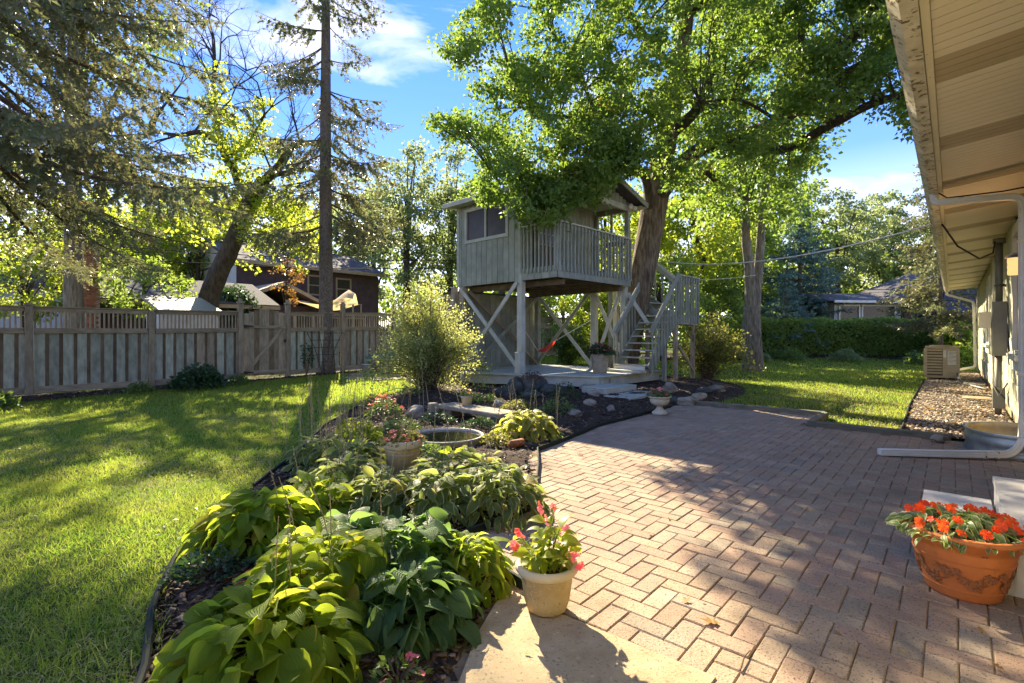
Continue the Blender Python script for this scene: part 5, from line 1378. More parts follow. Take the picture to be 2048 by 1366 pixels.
for k in range(8): board('siding_board', n0 + Vector((0, .08, .6 + k * .42)), n0 + Vector((5.2, .08, .6 + k * .42)), .40, .03, ZV, M['blue_paint'], nh)
# ================================================================ HOSTAS AND GARDEN PLANTS
def hosta_leaf_mesh(name, L, W, mat, cup=.25, curl=.35, heart=.12, wave=.0):
    """one ribbed leaf with petiole: x along the leaf, droops by curl"""
    nu, nv = 6, 5
    V = []; UV = []; F = []
    for i in range(nu + 1):
        t = i / nu
        w = W * (math.sin(math.pi * min(1, t * .92 + .08) ** .75) ** .9 if t < 1 else 0.0)
        if i == 0: w = W * .25
        ang = -curl * t * 1.4
        x = L * (math.sin(abs(ang) + 1e-6) / (abs(ang) + 1e-6)) * t if ang else L * t
        z = -L * t * math.sin(curl * t * .7)
        for j in range(nv):
            s = -1 + 2 * j / (nv - 1)
            y = s * w * .5
            xx = x - (heart * L * abs(s) ** 1.5 if i == 0 else heart * L * .6 * abs(s) ** 2 * (1 - t) ** 3)
            zz = z + cup * abs(s) ** 1.4 * w * .5 + wave * L * math.sin(t * 9) * s
            V.append((xx, y, zz)); UV.append((abs(s), t))
    for i in range(nu):
        for j in range(nv - 1):
            a = i * nv + j
            F.append((a, a + nv, a + nv + 1, a + 1))
    b = len(V)
    for (x, y, z) in ((-L * .75, .004, -L * .32), (-L * .75, -.004, -L * .32), (0, -.004, 0), (0, .004, 0)):
        V.append((x, y, z)); UV.append((0.1, 0))
    F.append((b, b + 1, b + 2, b + 3))
    return raw_mesh(name, V, F, mat, True, UV)
_hl = {}
def hosta_meshes(kind):
    if kind in _hl: return _hl[kind]
    spec = {'green': ('hosta_green', .155, .112), 'blue': ('hosta_blue', .145, .110), 'var': ('hosta_var', .145, .072), 'gold': ('hosta_gold', .16, .085), 'small': ('hosta_green', .13, .06)}[kind]
    ms = [hosta_leaf_mesh('hosta_leaf', spec[1] * k, spec[2] * k2, M[spec[0]], cup=c, curl=cu, heart=.10 if kind != 'var' else .03, wave=wv) for k, k2, c, cu, wv in ((1, 1, .30, .40, .012), (.85, .95, .42, .75, .03), (1.12, 1.05, .22, .55, .02), (.72, .78, .5, .30, .03))]
    _hl[kind] = ms
    return ms
def stalks(par, x, y, zb, n, h0, h1, r, seed, nm='flower_stalk'):
    g = random.Random(seed)
    for i in range(n):
        mb = MB()
        a = g.uniform(0, 6.28); rr = r * math.sqrt(g.random())
        p0 = Vector((x + rr * math.cos(a), y + rr * math.sin(a), zb))
        h = g.uniform(h0, h1); lean = Vector((g.gauss(0, .10), g.gauss(0, .10), 0)) * h
        pts = [p0 + lean * (t * t) + ZV * h * t for t in (0, .33, .66, 1)]
        mb.tube(pts, [.0035, .003, .0025, .0018], 4)
        for k in range(g.randint(5, 9)):
            t = .55 + .45 * k / 8; q = p0 + lean * t * t + ZV * h * t
            d = Vector((g.uniform(-1, 1), g.uniform(-1, 1), -.5)).normalized() * .022
            s = Vector((-d.y, d.x, 0)).normalized() * .005
            mb.add([q, q + d * .5 + s, q + d, q + d * .5 - s, q + d * .5 + ZV * .006], [(0, 1, 4), (1, 2, 4), (2, 3, 4), (3, 0, 4)])
        obj(nm, mb, M['stalk'], par)
def hosta(label, kind, x, y, r, h, n, seed, nst=0, hst=(.5, .8), zb=None, sx=1.0, cat='hosta', group=None):
    g = random.Random(seed)
    zb = float(bed_z(x, y)) if zb is None else zb
    root = thing('hosta', label, cat, (x, y, zb), group)
    ms = hosta_meshes(kind)
    ga = 2.39996
    for i in range(n):
        rho = math.sqrt((i + .5) / n)
        a = i * ga + g.uniform(-.35, .35)
        rho2 = min(1.05, rho * g.uniform(.85, 1.12))
        rr = r * .80 * rho2
        z = zb + h * max(.12, 1 - (rho2 * .93) ** 3.2) * g.uniform(.62, 1.10) - .01
        pitch = R(26 - 62 * rho2 ** 1.3) + g.gauss(0, R(17))
        yaw = a + g.gauss(0, .65); roll = g.gauss(0, R(27))
        s = g.uniform(.50, 1.06) * (1.0 if kind != 'small' else .9)
        c = Vector((x + math.cos(a) * rr * sx, y + math.sin(a) * rr, max(z, zb + .05)))
        Mx = Matrix.Translation(c) @ Matrix.Rotation(yaw, 4, 'Z') @ Matrix.Rotation(-pitch, 4, 'Y') @ Matrix.Rotation(roll, 4, 'X') @ Matrix.Scale(s, 4)
        piece('leaf', ms[g.choice((0, 0, 1, 2, 2, 3))], Mx, root)
    if nst: stalks(root, x, y, zb + h * .3, max(1, int(nst * .55)), hst[0], hst[1], r * .55, seed + 50)
    return root
# the big green clump is several crowns grown together, each named for where it stands
hosta('broad lime green hosta spilling to the lawn at the bottom corner of the bed', 'green', -.94, 1.95, .44, 0.264, 249, 1, 4, (.35, .5))
hosta('lime green hosta with tall dry stalks in the middle of the near bed', 'green', -.90, 2.40, .44, 0.308, 249, 2, 8, (.35, .55))
hosta('dark blue green hosta with round ribbed leaves by the concrete slab', 'blue', -.46, 2.28, .33, 0.229, 176, 3, 0)
hosta('blue green hosta with silvery leaves behind the round leaved one', 'blue', -.52, 2.62, .35, 0.299, 176, 4, 5, (.3, .5))
hosta('small narrow leaved bright green hosta beside the cream begonia pot', 'small', -.24, 2.62, .27, 0.22, 228, 5, 0)
hosta('green hosta mound at the edge of the lawn above dark mulch', 'green', -1.58, 3.12, .42, 0.264, 228, 6, 3, (.3, .5))
hosta('green hosta behind the lawn edge mound with pale stalks', 'green', -1.40, 3.55, .42, 0.264, 166, 7, 5, (.4, .7))
hosta('cream edged hosta nearest the pavers with drooping outer leaves', 'var', -.10, 3.72, .42, 0.299, 295, 8, 3, (.35, .6))
hosta('cream edged hosta between the paver edge and centre of the bed', 'var', -.52, 3.68, .42, 0.264, 270, 9, 3, (.35, .6))
hosta('cream edged hosta with many stalks in front of the cream planter', 'var', -.95, 3.72, .44, 0.264, 291, 10, 8, (.4, .7))
hosta('dark cream edged hosta under the lawn side stalks', 'var', -1.34, 4.12, .42, 0.264, 249, 11, 6, (.4, .75))
hosta('cream edged hosta beside the cream planter on the lawn side', 'var', -1.45, 4.65, .38, 0.282, 228, 12, 6, (.5, .8))
hosta('slim leaved hosta clump near the lawn with very tall stalks', 'var', -1.85, 4.9, .38, 0.299, 208, 13, 10, (.55, .85))
hosta('grassy hosta clump behind the planter near the coral flowers', 'small', -1.75, 5.7, .36, 0.317, 228, 14, 8, (.5, .9))
hosta('bright gold hosta beside the pond tub at the patio edge', 'gold', .20, 6.45, .48, 0.317, 295, 15, 8, (.45, .7))
hosta('small hosta seedling between the hostas and the lawn edge mulch', 'blue', -1.02, 3.05, .20, 0.114, 83, 16, 0)
hosta('low hosta by the terracotta pipe in front of the pond tub', 'green', -.55, 5.0, .26, 0.158, 93, 17, 4, (.5, .75))
hosta('cream edged hosta hiding the front of the cream planter', 'var', -.62, 4.18, .32, .24, 247, 18, 4, (.4, .7))
hosta('cream edged hosta behind the paver edge one and before the pond', 'var', -.30, 4.30, .34, .26, 247, 19, 4, (.4, .7))
hosta('dark hosta low in the shade between near and middle rows', 'blue', -.95, 2.98, .30, .18, 143, 20, 0)
# tall wispy stalks on the lawn side
ws_ = thing('seed_stalks', 'tall thin seed stalks standing over the lawn edge of the bed', 'plant', (-2.0, 5.4, 0))
stalks(ws_, -1.95, 5.2, .0, 26, .55, 1.0, .5, 77)
ws_ = thing('seed_stalks', 'slender seed stalks behind the coral begonias', 'plant', (-1.8, 7.4, 0))
stalks(ws_, -1.8, 7.2, .02, 16, .6, 1.05, .7, 78)

LF1 = [(0, 0, 0), (.35, .30, .07), (1, 0, -.04), (.35, -.30, .07), (.5, 0, 0)]
LF1F = [(0, 4, 1), (4, 2, 1), (0, 3, 4), (4, 3, 2)]
def bushlet(name, label, cat, x, y, r, h, n, size, mat, zb=None, group=None, flat=.8, stems=True, flowers=None, hang=0.0, parent=None, zc=None):
    zb = float(bed_z(x, y)) if zb is None else zb
    root = parent or thing(name, label, cat, (x, y, zb), group)
    a = rng.uniform(0, 2 * np.pi, n); u = rng.random(n) ** .5
    ph = rng.uniform(0, 1, n)
    rr = r * u; z = zb + h * (1 - (u ** 2) * flat) * rng.uniform(.35, 1.0, n)
    lump = .85 + .25 * np.sin(a * 3 + x * 7) * np.sin(a * 5 + y * 5)
    pos = np.column_stack([x + rr * lump * np.cos(a), y + rr * lump * np.sin(a), z])
    d = np.column_stack([np.cos(a), np.sin(a), rng.normal(.15, .5, n)]) + rng.normal(0, .5, (n, 3))
    o = scatter('foliage', LF1, LF1F, pos, dir_rot(d), rng.uniform(.6, 1.3, n) * size, mat, root)
    if stems:
        mb = MB()
        for k in range(9):
            aa = k * 2.4; mb.tube([Vector((x, y, zb - .01)), Vector((x + r * .6 * math.cos(aa), y + r * .6 * math.sin(aa), zb + h * .7))], [.005, .003], 4)
        obj('stem', mb, M['twig'], root)
    if flowers:
        k_, sz, fm = flowers
        me = flower_mesh(sz, fm)
        for i in range(k_):
            aa = random.uniform(0, 6.28); uu = math.sqrt(random.random())
            p = Vector((x + r * uu * .95 * math.cos(aa), y + r * uu * .95 * math.sin(aa), zb + h * (1 - uu * uu * flat) * random.uniform(.9, 1.12) + .01))
            Mx = Matrix.Translation(p) @ Matrix.Rotation(random.uniform(0, 6.28), 4, 'Z') @ Matrix.Rotation(random.gauss(.25, .4), 4, 'X') @ Matrix.Scale(random.uniform(.75, 1.15), 4)
            piece('flower', me, Mx, root)
    return root
_fm = {}
def flower_mesh(s, mat):  # five notched, cupped petals
    key = (s, mat.name)
    if key in _fm: return _fm[key]
    V = [(0, 0, .1 * s)]; F = []
    for k in range(5):
        a = 2 * math.pi * k / 5
        ca, sa = math.cos(a), math.sin(a)
        b = len(V)
        for (x, y, z) in ((.22, -.20, .04), (.78, -.42, .22), (.92, 0, .10), (.78, .42, .22), (.22, .20, .04)):
            V.append(((x * ca - y * sa) * s, (x * sa + y * ca) * s, z * s))
        F.append((0, b, b + 1, b + 2)); F.append((0, b + 2, b + 3, b + 4))
    _fm[key] = raw_mesh('flower', V, F, mat)
    return _fm[key]

bushlet('mint_plant', 'low dark mint like plant beside the black lawn edging', 'plant', -1.62, 2.72, .22, .13, 420, .035, M['lf_dark'])
bushlet('mint_plant', 'small leafy green plant tucked under the lawn edge hosta', 'plant', -1.34, 2.86, .14, .10, 220, .035, M['lf_low'])
bushlet('coral_begonia', 'bushy coral flowered begonia at the lawn side of the mound', 'begonia', -2.0, 7.9, .34, .30, 700, .045, M['lf_low'], flowers=(46, .03, M['coral_petal']))
bushlet('coral_begonia', 'deep pink flowered begonia at the far lawn edge of bed', 'begonia', -2.35, 8.6, .26, .26, 420, .045, M['lf_low'], flowers=(34, .03, M['magenta_petal']))
for i, (x, y, r, h, m_, lb) in enumerate([
    (-1.5, 6.7, .30, .22, 'lf_low', 'leafy ground plant between coral begonia and pond tub'),
    (-1.1, 7.4, .28, .18, 'lf_dark', 'dark creeping plant behind the pond tub'),
    (-.95, 5.45, .30, .12, 'lf_low', 'small leaved creeping plant just in front of the pond'),
    (-.45, 7.0, .25, .16, 'lf_dark', 'blue green creeper beside the little stone post'),
    (.1, 8.6, .34, .20, 'lf_shrub2', 'yellow green sedum on the mound behind the stone bench'),
    (-.5, 9.3, .30, .16, 'lf_low', 'patchy low plant on the shaded mulch mound'),
    (.75, 8.3, .34, .26, 'lf_low', 'feathery green perennial behind the gold hosta'),
    (1.0, 9.6, .36, .34, 'lf_dark', 'dark feathery perennial in front of the deck edge'),
    (.35, 9.9, .22, .16, 'lf_low', 'low green tuft by the slate rocks'),
    (-2.1, 10.4, .3, .18, 'lf_low', 'low weeds at the foot of the big shrub'),
    (-.2, 6.0, .22, .14, 'lf_shrub2', 'bronze tinged creeper between pond and gold hosta')]):
    bushlet('garden_plant', lb, 'plant', x, y, r, h, int(500 * r / .3), .04, M[m_])
stalks(thing('seed_stalks', 'curled pale seed stalks over the gold hosta and mound', 'plant', (.3, 7.2, .1)), .25, 7.3, .1, 10, .35, .6, .6, 79)
bushlet('impatiens', 'little coral impatiens at the foot of the near hostas', 'impatiens', -.42, 1.86, .10, .10, 90, .03, M['lf_low'], flowers=(4, .022, M['pink_petal']))
bushlet('fallen_flower_plant', 'red flowered seedling in the mulch behind the lime hosta', 'plant', -1.33, 2.52, .10, .08, 60, .03, M['lf_low'], flowers=(4, .024, M['orange_petal']))
bushlet('fence_plant', 'dark peony like plant against the fence before the gate', 'plant', -7.75, 12.5, .62, .62, 1500, .11, M['lf_dark'], zb=0)
bushlet('fence_plant', 'small yellow green seedling in the mulch along the fence', 'plant', -8.55, 11.6, .24, .28, 260, .08, M['lf_low'], zb=0)
bushlet('fence_plant', 'little leafy plant beside the peony near the gate post', 'plant', -7.25, 13.4, .26, .3, 300, .07, M['lf_low'], zb=.02)
bushlet('fern', 'fern fronds poking in beside the first fence post', 'fern', -9.35, 9.0, .4, .32, 500, .12, M['lf_low'], zb=0)
bushlet('ivy_plant', 'climbing leafy shoot on the fence beside the trellis', 'plant', -6.38, 15.7, .2, 1.0, 260, .07, M['lf_dark'], zb=.05, flat=.1)
for i, (x, y) in enumerate([(9.6, 23.2), (11.4, 23.9), (13.2, 24.0), (15.6, 23.6), (18.2, 22.6)]):
    bushlet('border_plant', ['leafy plant below the hedge beside the twin trunk tree', 'grey green plant in the border under the hedge', 'bright arching plant under the middle of the hedge', 'low green clump under the hedge toward the spruce', 'small plant in front of the spruce below the hedge'][i], 'plant', x, y, .7, .55, 500, .16, M['lf_low' if i % 2 == 0 else 'lf_haze'], zb=float(ground_z(x, y)))
bushlet('yellow_plant', 'yellow leaved plants beyond the air conditioner at the house corner', 'plant', 19.2, 21.5, 1.0, 1.1, 900, .16, M['lf_lime'], zb=0)
bushlet('ligularia_bush', 'tall bright green bush past the far downspout', 'bush', 20.3, 23.0, .9, 2.1, 1600, .22, M['lf_lime'], zb=0, flat=.3)

# ---------------------------------------------------------------- pots
def pot_plant_leaf(L, W, mat, name='leaf'):
    return hosta_leaf_mesh(name, L, W, mat, cup=.35, curl=.6, heart=.08)
# cream pot with begonia
cx, cy = .165, 2.40
cpz = .006
pot = thing('begonia_pot', 'round cream crackle pot with pink begonia on the concrete slab', 'flower pot', (cx, cy, cpz))
mb = MB(); mb.lathe([(0, .0), (.078, .0), (.095, .012), (.108, .06), (.117, .12), (.123, .175), (.1235, .185), (.1, .185), (.1, .15), (0, .15)], (cx, cy, cpz), 40, wob=lambda a, z: .0012 * math.sin(9 * a + z * 60)); obj('pot_body', mb, M['pot_cream'], pot, smooth=True)
mb = MB(); mb.lathe([(.1205, .176), (.140, .182), (.149, .195), (.150, .21), (.143, .222), (.130, .224), (.120, .214), (.117, .19), (.117, .177)], (cx, cy, cpz), 44); mb.f = mb.f[:-2]; obj('rim', mb, M['pot_rim'], pot, smooth=True)
mb = MB(); mb.lathe([(0, .16), (.118, .165), (.118, .172), (.05, .19), (0, .186)], (cx, cy, cpz), 24); obj('soil', mb, M['soil'], pot)
mb = MB()
for k in range(46):
    a = random.uniform(0, 6.28); z = random.uniform(.03, .16); r_ = .096 + .17 * (z) * .9
    r_ = np.interp(z, [.012, .06, .12, .175], [.096, .1085, .1175, .1235])
    pts = []
    for j in range(5):
        aa = a + j * random.uniform(-.12, .16); zz = min(.172, max(.012, z + j * random.uniform(-.012, .012))); q_ = np.interp(zz, [.012, .06, .12, .175], [.0955, .1085, .1175, .1235])
        pts.append(Vector((cx + q_ * math.cos(aa), cy + q_ * math.sin(aa), cpz + zz)))
    mb.tube(pts, .0011, 4)
obj('crackle_vein', mb, M['pot_rim'], pot)
beg = thing('begonia', 'leggy begonia with yellow green leaves and pink blossoms in the cream pot', 'begonia', (cx, cy, cpz + .18))
g = random.Random(5)
bl_ = [pot_plant_leaf(l, w, M['lf_begonia']) for l, w in ((.08, .066), (.065, .056), (.095, .072))]
stems_ = [((.0, 0), (.02, .0, .27)), ((.02, .02), (.06, .0, .20)), ((-.03, 0), (-.12, -.01, .17)), ((.03, -.02), (.09, -.06, .10)), ((-.02, -.03), (-.04, -.07, .14)), ((0, .03), (.0, .07, .18)), ((.04, .0), (.11, .04, .13)), ((-.03, .02), (-.08, .05, .12))]
for (bx, by), (tx, ty, tz) in stems_:
    p0 = Vector((cx + bx, cy + by, cpz + .175)); p1 = p0 + Vector((tx - bx, ty - by, tz))
    mid = (p0 + p1) / 2 + Vector((g.uniform(-.02, .02), 0, .02))
    mb = MB(); mb.tube([p0, mid, p1], [.005, .0045, .003], 6); obj('stem', mb, M['lf_begonia'], beg, smooth=True)
    for k in range(13):
        t = g.uniform(.1, 1.0); p = (p0 * (1 - t) ** 2 + mid * 2 * t * (1 - t) + p1 * t * t)
        a = g.uniform(0, 6.28)
        c = p + Vector((math.cos(a), math.sin(a), .1)) * .035
        Mx = Matrix.Translation(c) @ Matrix.Rotation(a, 4, 'Z') @ Matrix.Rotation(g.uniform(-.8, .5), 4, 'Y') @ Matrix.Rotation(g.gauss(0, .4), 4, 'X') @ Matrix.Scale(g.uniform(.6, 1.05), 4)
        piece('leaf', g.choice(bl_), Mx, beg)
fmp, fmc = flower_mesh(.016, M['pink_petal']), flower_mesh(.016, M['coral_petal'])
for (x, y, z, n_) in ((-.135, -.01, .185, 8), (-.15, -.02, .13, 7), (-.03, 0, .30, 5), (.03, .0, .305, 5), (.0, .0, .25, 4), (.085, .0, .20, 4), (.12, -.06, .10, 8), (.145, -.07, .05, 6)):
    for k in range(n_):
        p = Vector((cx + x + g.gauss(0, .012), cy + y + g.gauss(0, .012), cpz + .175 + z + g.gauss(0, .012)))
        Mx = Matrix.Translation(p) @ Matrix.Rotation(g.uniform(0, 6.28), 4, 'Z') @ Matrix.Rotation(g.uniform(.3, 2.0), 4, 'X')
        piece('blossom', g.choice((fmp, fmc, fmp)), Mx, beg)
# terracotta pot with orange impatiens
tx, ty = 2.30, 2.58
tp = thing('terracotta_pot', 'large terracotta pot with grape vine relief beside the white steps', 'flower pot', (tx, ty, 0))
TPROF = [(0, .0), (.140, .0), (.152, .012), (.160, .06), (.178, .12), (.195, .18), (.208, .24), (.2095, .258), (.222, .262), (.238, .300), (.250, .306), (.256, .318), (.250, .330), (.226, .330), (.215, .30), (.19, .28), (0, .275)]
mb = MB(); mb.lathe(TPROF, (tx, ty, .001), 56); obj('pot_body', mb, M['terracotta'], tp, smooth=True)
mb = MB(); mb.lathe([(0, .27), (.213, .28), (.213, .287), (0, .297)], (tx, ty, .001), 24); obj('soil', mb, M['soil'], tp)
rad_at = lambda z: float(np.interp(z, [.012, .06, .12, .18, .235], [.152, .160, .178, .195, .207]))
def relief_tube(pts, r):
    mb_.tube([Vector((tx + (rad_at(z) + .001) * math.cos(a), ty + (rad_at(z) + .001) * math.sin(a), z)) for a, z in pts], r, 5)
mb_ = MB()
for z in (.052, .198): relief_tube([(2 * math.pi * k / 48, z) for k in range(49)], .0035)
obj('raised_band', mb_, M['terracotta'], tp)
mb_ = MB(); g = random.Random(12)
for k in range(7):
    a0 = 2 * math.pi * k / 7 + .3
    relief_tube([(a0 + t * .075, .150 - .055 * math.sin(t * math.pi / 12)) for t in range(13)], .004)
obj('vine_swag', mb_, M['terracotta_dark'], tp)
grape = MB(); grape.rock((0, 0, 0), .0085, .0085, .0085, 3, 0); gm = raw_mesh('grape', grape.v, grape.f, M['terracotta_dark'], True)
lm_ = flower_mesh(.024, M['terracotta_dark'])
ng = 0
for k in range(7):
    a0 = 2 * math.pi * k / 7 + .3
    for j in range(20):
        a = a0 + .42 + g.gauss(0, .055); z = .095 + g.gauss(0, .016)
        q_ = rad_at(z) + .003
        piece('grape', gm, Matrix.Translation((tx + q_ * math.cos(a), ty + q_ * math.sin(a), z)), tp)
    for j in range(8):
        a = a0 + .1 * j + g.gauss(0, .03); z = .12 + .03 * math.cos(j) + g.gauss(0, .01); q_ = rad_at(z) + .0015
        n_ = Vector((math.cos(a), math.sin(a), -.15)).normalized()
        Mx = Matrix.Translation((tx + q_ * math.cos(a), ty + q_ * math.sin(a), z)) @ n_.to_track_quat('Z', 'Y').to_matrix().to_4x4() @ Matrix.Rotation(g.uniform(0, 6), 4, 'Z')
        piece('relief_leaf', lm_, Mx, tp)
imp = thing('impatiens', 'orange impatiens with variegated leaves filling the terracotta pot', 'impatiens', (tx, ty, .29))
il = [pot_plant_leaf(l, w, M['lf_impatiens']) for l, w in ((.058, .034), (.046, .028), (.066, .036))]
for k in range(290):
    a = g.uniform(0, 6.28); u = math.sqrt(g.random()); r_ = .275 * u
    z = .30 + .09 * (1 - u * u) * g.uniform(.5, 1.1) + .02 * g.random()
    xx = tx + r_ * math.cos(a) * 1.05 - (.02 if math.cos(a) < 0 else 0); yy = ty + r_ * math.sin(a) * .85
    Mx = Matrix.Translation((xx, yy, z)) @ Matrix.Rotation(a + g.gauss(0, .6), 4, 'Z') @ Matrix.Rotation(g.gauss(.15 + .3 * u, .35), 4, 'Y') @ Matrix.Rotation(g.gauss(0, .4), 4, 'X') @ Matrix.Scale(g.uniform(.8, 1.2), 4)
    piece('leaf', g.choice(il), Mx, imp)
mb = MB()
for k in range(26):
    a = k * 2.4; r_ = .27 * math.sqrt((k + .5) / 26)
    mb.tube([Vector((tx + r_ * .5 * math.cos(a), ty + r_ * .5 * math.sin(a), .28)), Vector((tx + r_ * math.cos(a), ty + r_ * math.sin(a), .35))], .003, 4)
obj('stem', mb, M['lf_low'], imp)
fo = flower_mesh(.027, M['orange_petal'])
for k in range(46):
    a = g.uniform(0, 6.28); u = math.sqrt(g.random()); r_ = .28 * u
    p = Vector((tx + r_ * math.cos(a) * 1.02, ty + r_ * math.sin(a) * .85, .335 + .07 * (1 - u * u) + g.uniform(0, .02)))
    n_ = Vector((g.gauss(-.25, .45), -.75 + g.gauss(0, .35), .75)).normalized()
    Mx = Matrix.Translation(p) @ n_.to_track_quat('Z', 'Y').to_matrix().to_4x4() @ Matrix.Rotation(g.uniform(0, 6.28), 4, 'Z') @ Matrix.Scale(g.uniform(.65, 1.15), 4)
    piece('flower', fo, Mx, imp)
yp = thing('small_clay_pot', 'small ochre clay pot at the steps behind the terracotta pot', 'flower pot', H(3.62, -.25, 0))
c_ = Vector((2.80, 2.72, 0))
mb = MB(); mb.lathe([(0, 0), (.06, 0), (.085, .05), (.095, .12), (.10, .14), (.108, .142), (.108, .165), (.095, .165), (.09, .13), (0, .13)], c_, 24); obj('pot_body', mb, M['pot_cream'], yp, smooth=True)
mb = MB(); mb.lathe([(0, .125), (.092, .132), (.092, .138), (0, .145)], c_, 16); obj('soil', mb, M['soil'], yp)
# cream planter among hostas
def planter(label, plabel, x, y, z0, r, h, mat, rimmat, bush, fl):
    t = thing('planter', label, 'flower pot', (x, y, z0))
    mb = MB(); mb.lathe([(0, 0), (r * .66, 0), (r * .70, h * .04), (r * .88, h * .72), (r * .9, h * .78), (r * .8, h * .78), (r * .78, h * .7), (0, h * .7)], (x, y, z0), 36); obj('pot_body', mb, mat, t, smooth=True)
    mb = MB(); mb.lathe([(r * .90, h * .775), (r * .96, h * .79), (r, h * .84), (r * 1.02, h * .97), (r * .99, h), (r * .9, h), (r * .88, h * .8), (r * .88, h * .776)], (x, y, z0), 36); mb.f = mb.f[:-2]; obj('rim', mb, rimmat, t, smooth=True)
    mb = MB(); mb.lathe([(0, h * .8), (r * .88, h * .82), (r * .88, h * .85), (0, h * .88)], (x, y, z0), 20); obj('soil', mb, M['soil'], t)
    mb = MB(); mb.lathe([(r * .865, h * .62), (r * .885, h * .64), (r * .875, h * .66)], (x, y, z0), 36); mb.f = mb.f[:-2]; obj('raised_band', mb, rimmat, t, smooth=True)
    bushlet('potted_flowers', plabel, 'flowers', x, y, r * bush[0], bush[1], bush[2], bush[3], M[bush[4]], zb=z0 + h * .88, flowers=fl, stems=False)
    return t
planter('cream clay planter standing among the cream edged hostas', 'coral flowers with yellow leaves in the planter among hostas', -1.0, 4.62, .02, .18, .34, M['pot_cream'], M['pot_rim'], (1.15, .12, 420, .045, 'lf_shrub2'), (26, .026, M['coral_petal']))
planter('weathered grey planter with fluted sides on the treehouse deck', 'pink and dark leafed flowers in the deck planter', 2.10, 12.05, .42, .235, .46, M['limestone'], M['rock'], (1.45, .30, 800, .07, 'lf_dark'), (44, .038, M['magenta_petal']))
planter('tiny clay pot set on the stone bench', 'small flowers in the tiny pot on the stone bench', -.72, 8.05, .19, .10, .16, M['pot_cream'], M['pot_rim'], (1.2, .12, 120, .04, 'lf_low'), (8, .02, M['coral_petal']))
# urn
ux, uy = 2.45, 8.38
u_ = thing('pedestal_urn', 'white weathered pedestal urn at the corner of the pavers', 'urn', (ux, uy, 0))
mb = MB(); mb.lathe([(0, 0), (.125, 0), (.128, .03), (.12, .04), (.10, .055), (.075, .075), (.05, .11), (.045, .135), (.055, .145), (.09, .15), (.13, .175), (.152, .21), (.156, .25), (.150, .26), (.165, .27), (.186, .285), (.19, .30), (.178, .305), (.155, .295), (.14, .28), (0, .28)], (ux, uy, .001), 40, wob=lambda a, z: .0035 * math.sin(18 * a) if .17 < z < .255 else 0); obj('urn_body', mb, M['urn'], u_, smooth=True)
mb = MB(); mb.lathe([(0, .283), (.15, .288), (.15, .294), (0, .30)], (ux, uy, .001), 20); obj('soil', mb, M['soil'], u_)
bushlet('urn_flowers', 'pink flowers with green leaves in the white urn', 'flowers', ux - .01, uy, .19, .12, 300, .05, M['lf_low'], zb=.30, flowers=(34, .03, M['pink_petal']), stems=False)
# ================================================================ TREES
def crom(pts, k=4):
    pts = [Vector(p) for p in pts]; out = []
    for i in range(len(pts) - 1):
        p0, p1, p2, p3 = pts[max(i - 1, 0)], pts[i], pts[i + 1], pts[min(i + 2, len(pts) - 1)]
        for j in range(k):
            t = j / k
            out.append(.5 * ((2 * p1) + (p2 - p0) * t + (2 * p0 - 5 * p1 + 4 * p2 - p3) * t * t + (3 * p1 - p0 - 3 * p2 + p3) * t ** 3))
    out.append(pts[-1]); return out
def limb(nm, pts, r0, r1, mat, par, n=10, k=4, flute=.04, pw=1.0, seed=1):
    q = crom(pts, k); m = len(q)
    mb = MB(); mb.tube(q, [r0 + (r1 - r0) * (i / (m - 1)) ** pw for i in range(m)], n, flute=flute, seed=seed)
    return obj(nm, mb, mat, par, smooth=True), q
# half folded lobed leaf
OAKL = [(0, 0, 0), (.28, .34, .06), (.48, .20, .03), (.72, .40, .05), (1, 0, -.08), (.72, -.40, .05), (.48, -.20, .03), (.28, -.34, .06)]
OAKF = [(0, 4, 3, 2, 1), (0, 7, 6, 5, 4)]
OAKL2 = [(0, 0, 0), (.28, .40, .07), (.60, .20, .02), (1, 0, -.09), (.60, -.20, .02), (.28, -.40, .07)]
OAKF2 = [(0, 3, 2, 1), (0, 5, 4, 3)]
RH = [(0, 0, 0), (.45, .34, .06), (1, 0, -.06), (.45, -.34, .06)]
RHF = [(0, 2, 1), (0, 3, 2)]
def spray_leaves(nm, centers, rad, per, size, mat, par, tv=RH, tf=RHF, flat=.45, g=rng):
    """leaves gathered in flattened sprays round each centre"""
    C = np.asarray(centers, float); n = len(C); k = per
    idx = np.repeat(np.arange(n), k); N_ = n * k
    d = g.normal(size=(N_, 3)); d /= np.linalg.norm(d, axis=1, keepdims=True)
    rr = (g.random(N_) ** .45)[:, None] * (np.asarray(rad)[idx][:, None] if hasattr(rad, '__len__') else rad)
    tilt = g.normal(0, .35, (n, 2))[idx]
    off = d * rr; off[:, 2] = off[:, 2] * flat + off[:, 0] * tilt[:, 0] + off[:, 1] * tilt[:, 1] - .25 * (off[:, 0] ** 2 + off[:, 1] ** 2)
    pos = C[idx] + off
    dd = np.column_stack([off[:, 0], off[:, 1], off[:, 2] - .15]) + g.normal(0, .35, (N_, 3))
    return scatter(nm, tv, tf, pos, dir_rot(dd, g), g.uniform(.65, 1.25, N_) * size, mat, par)
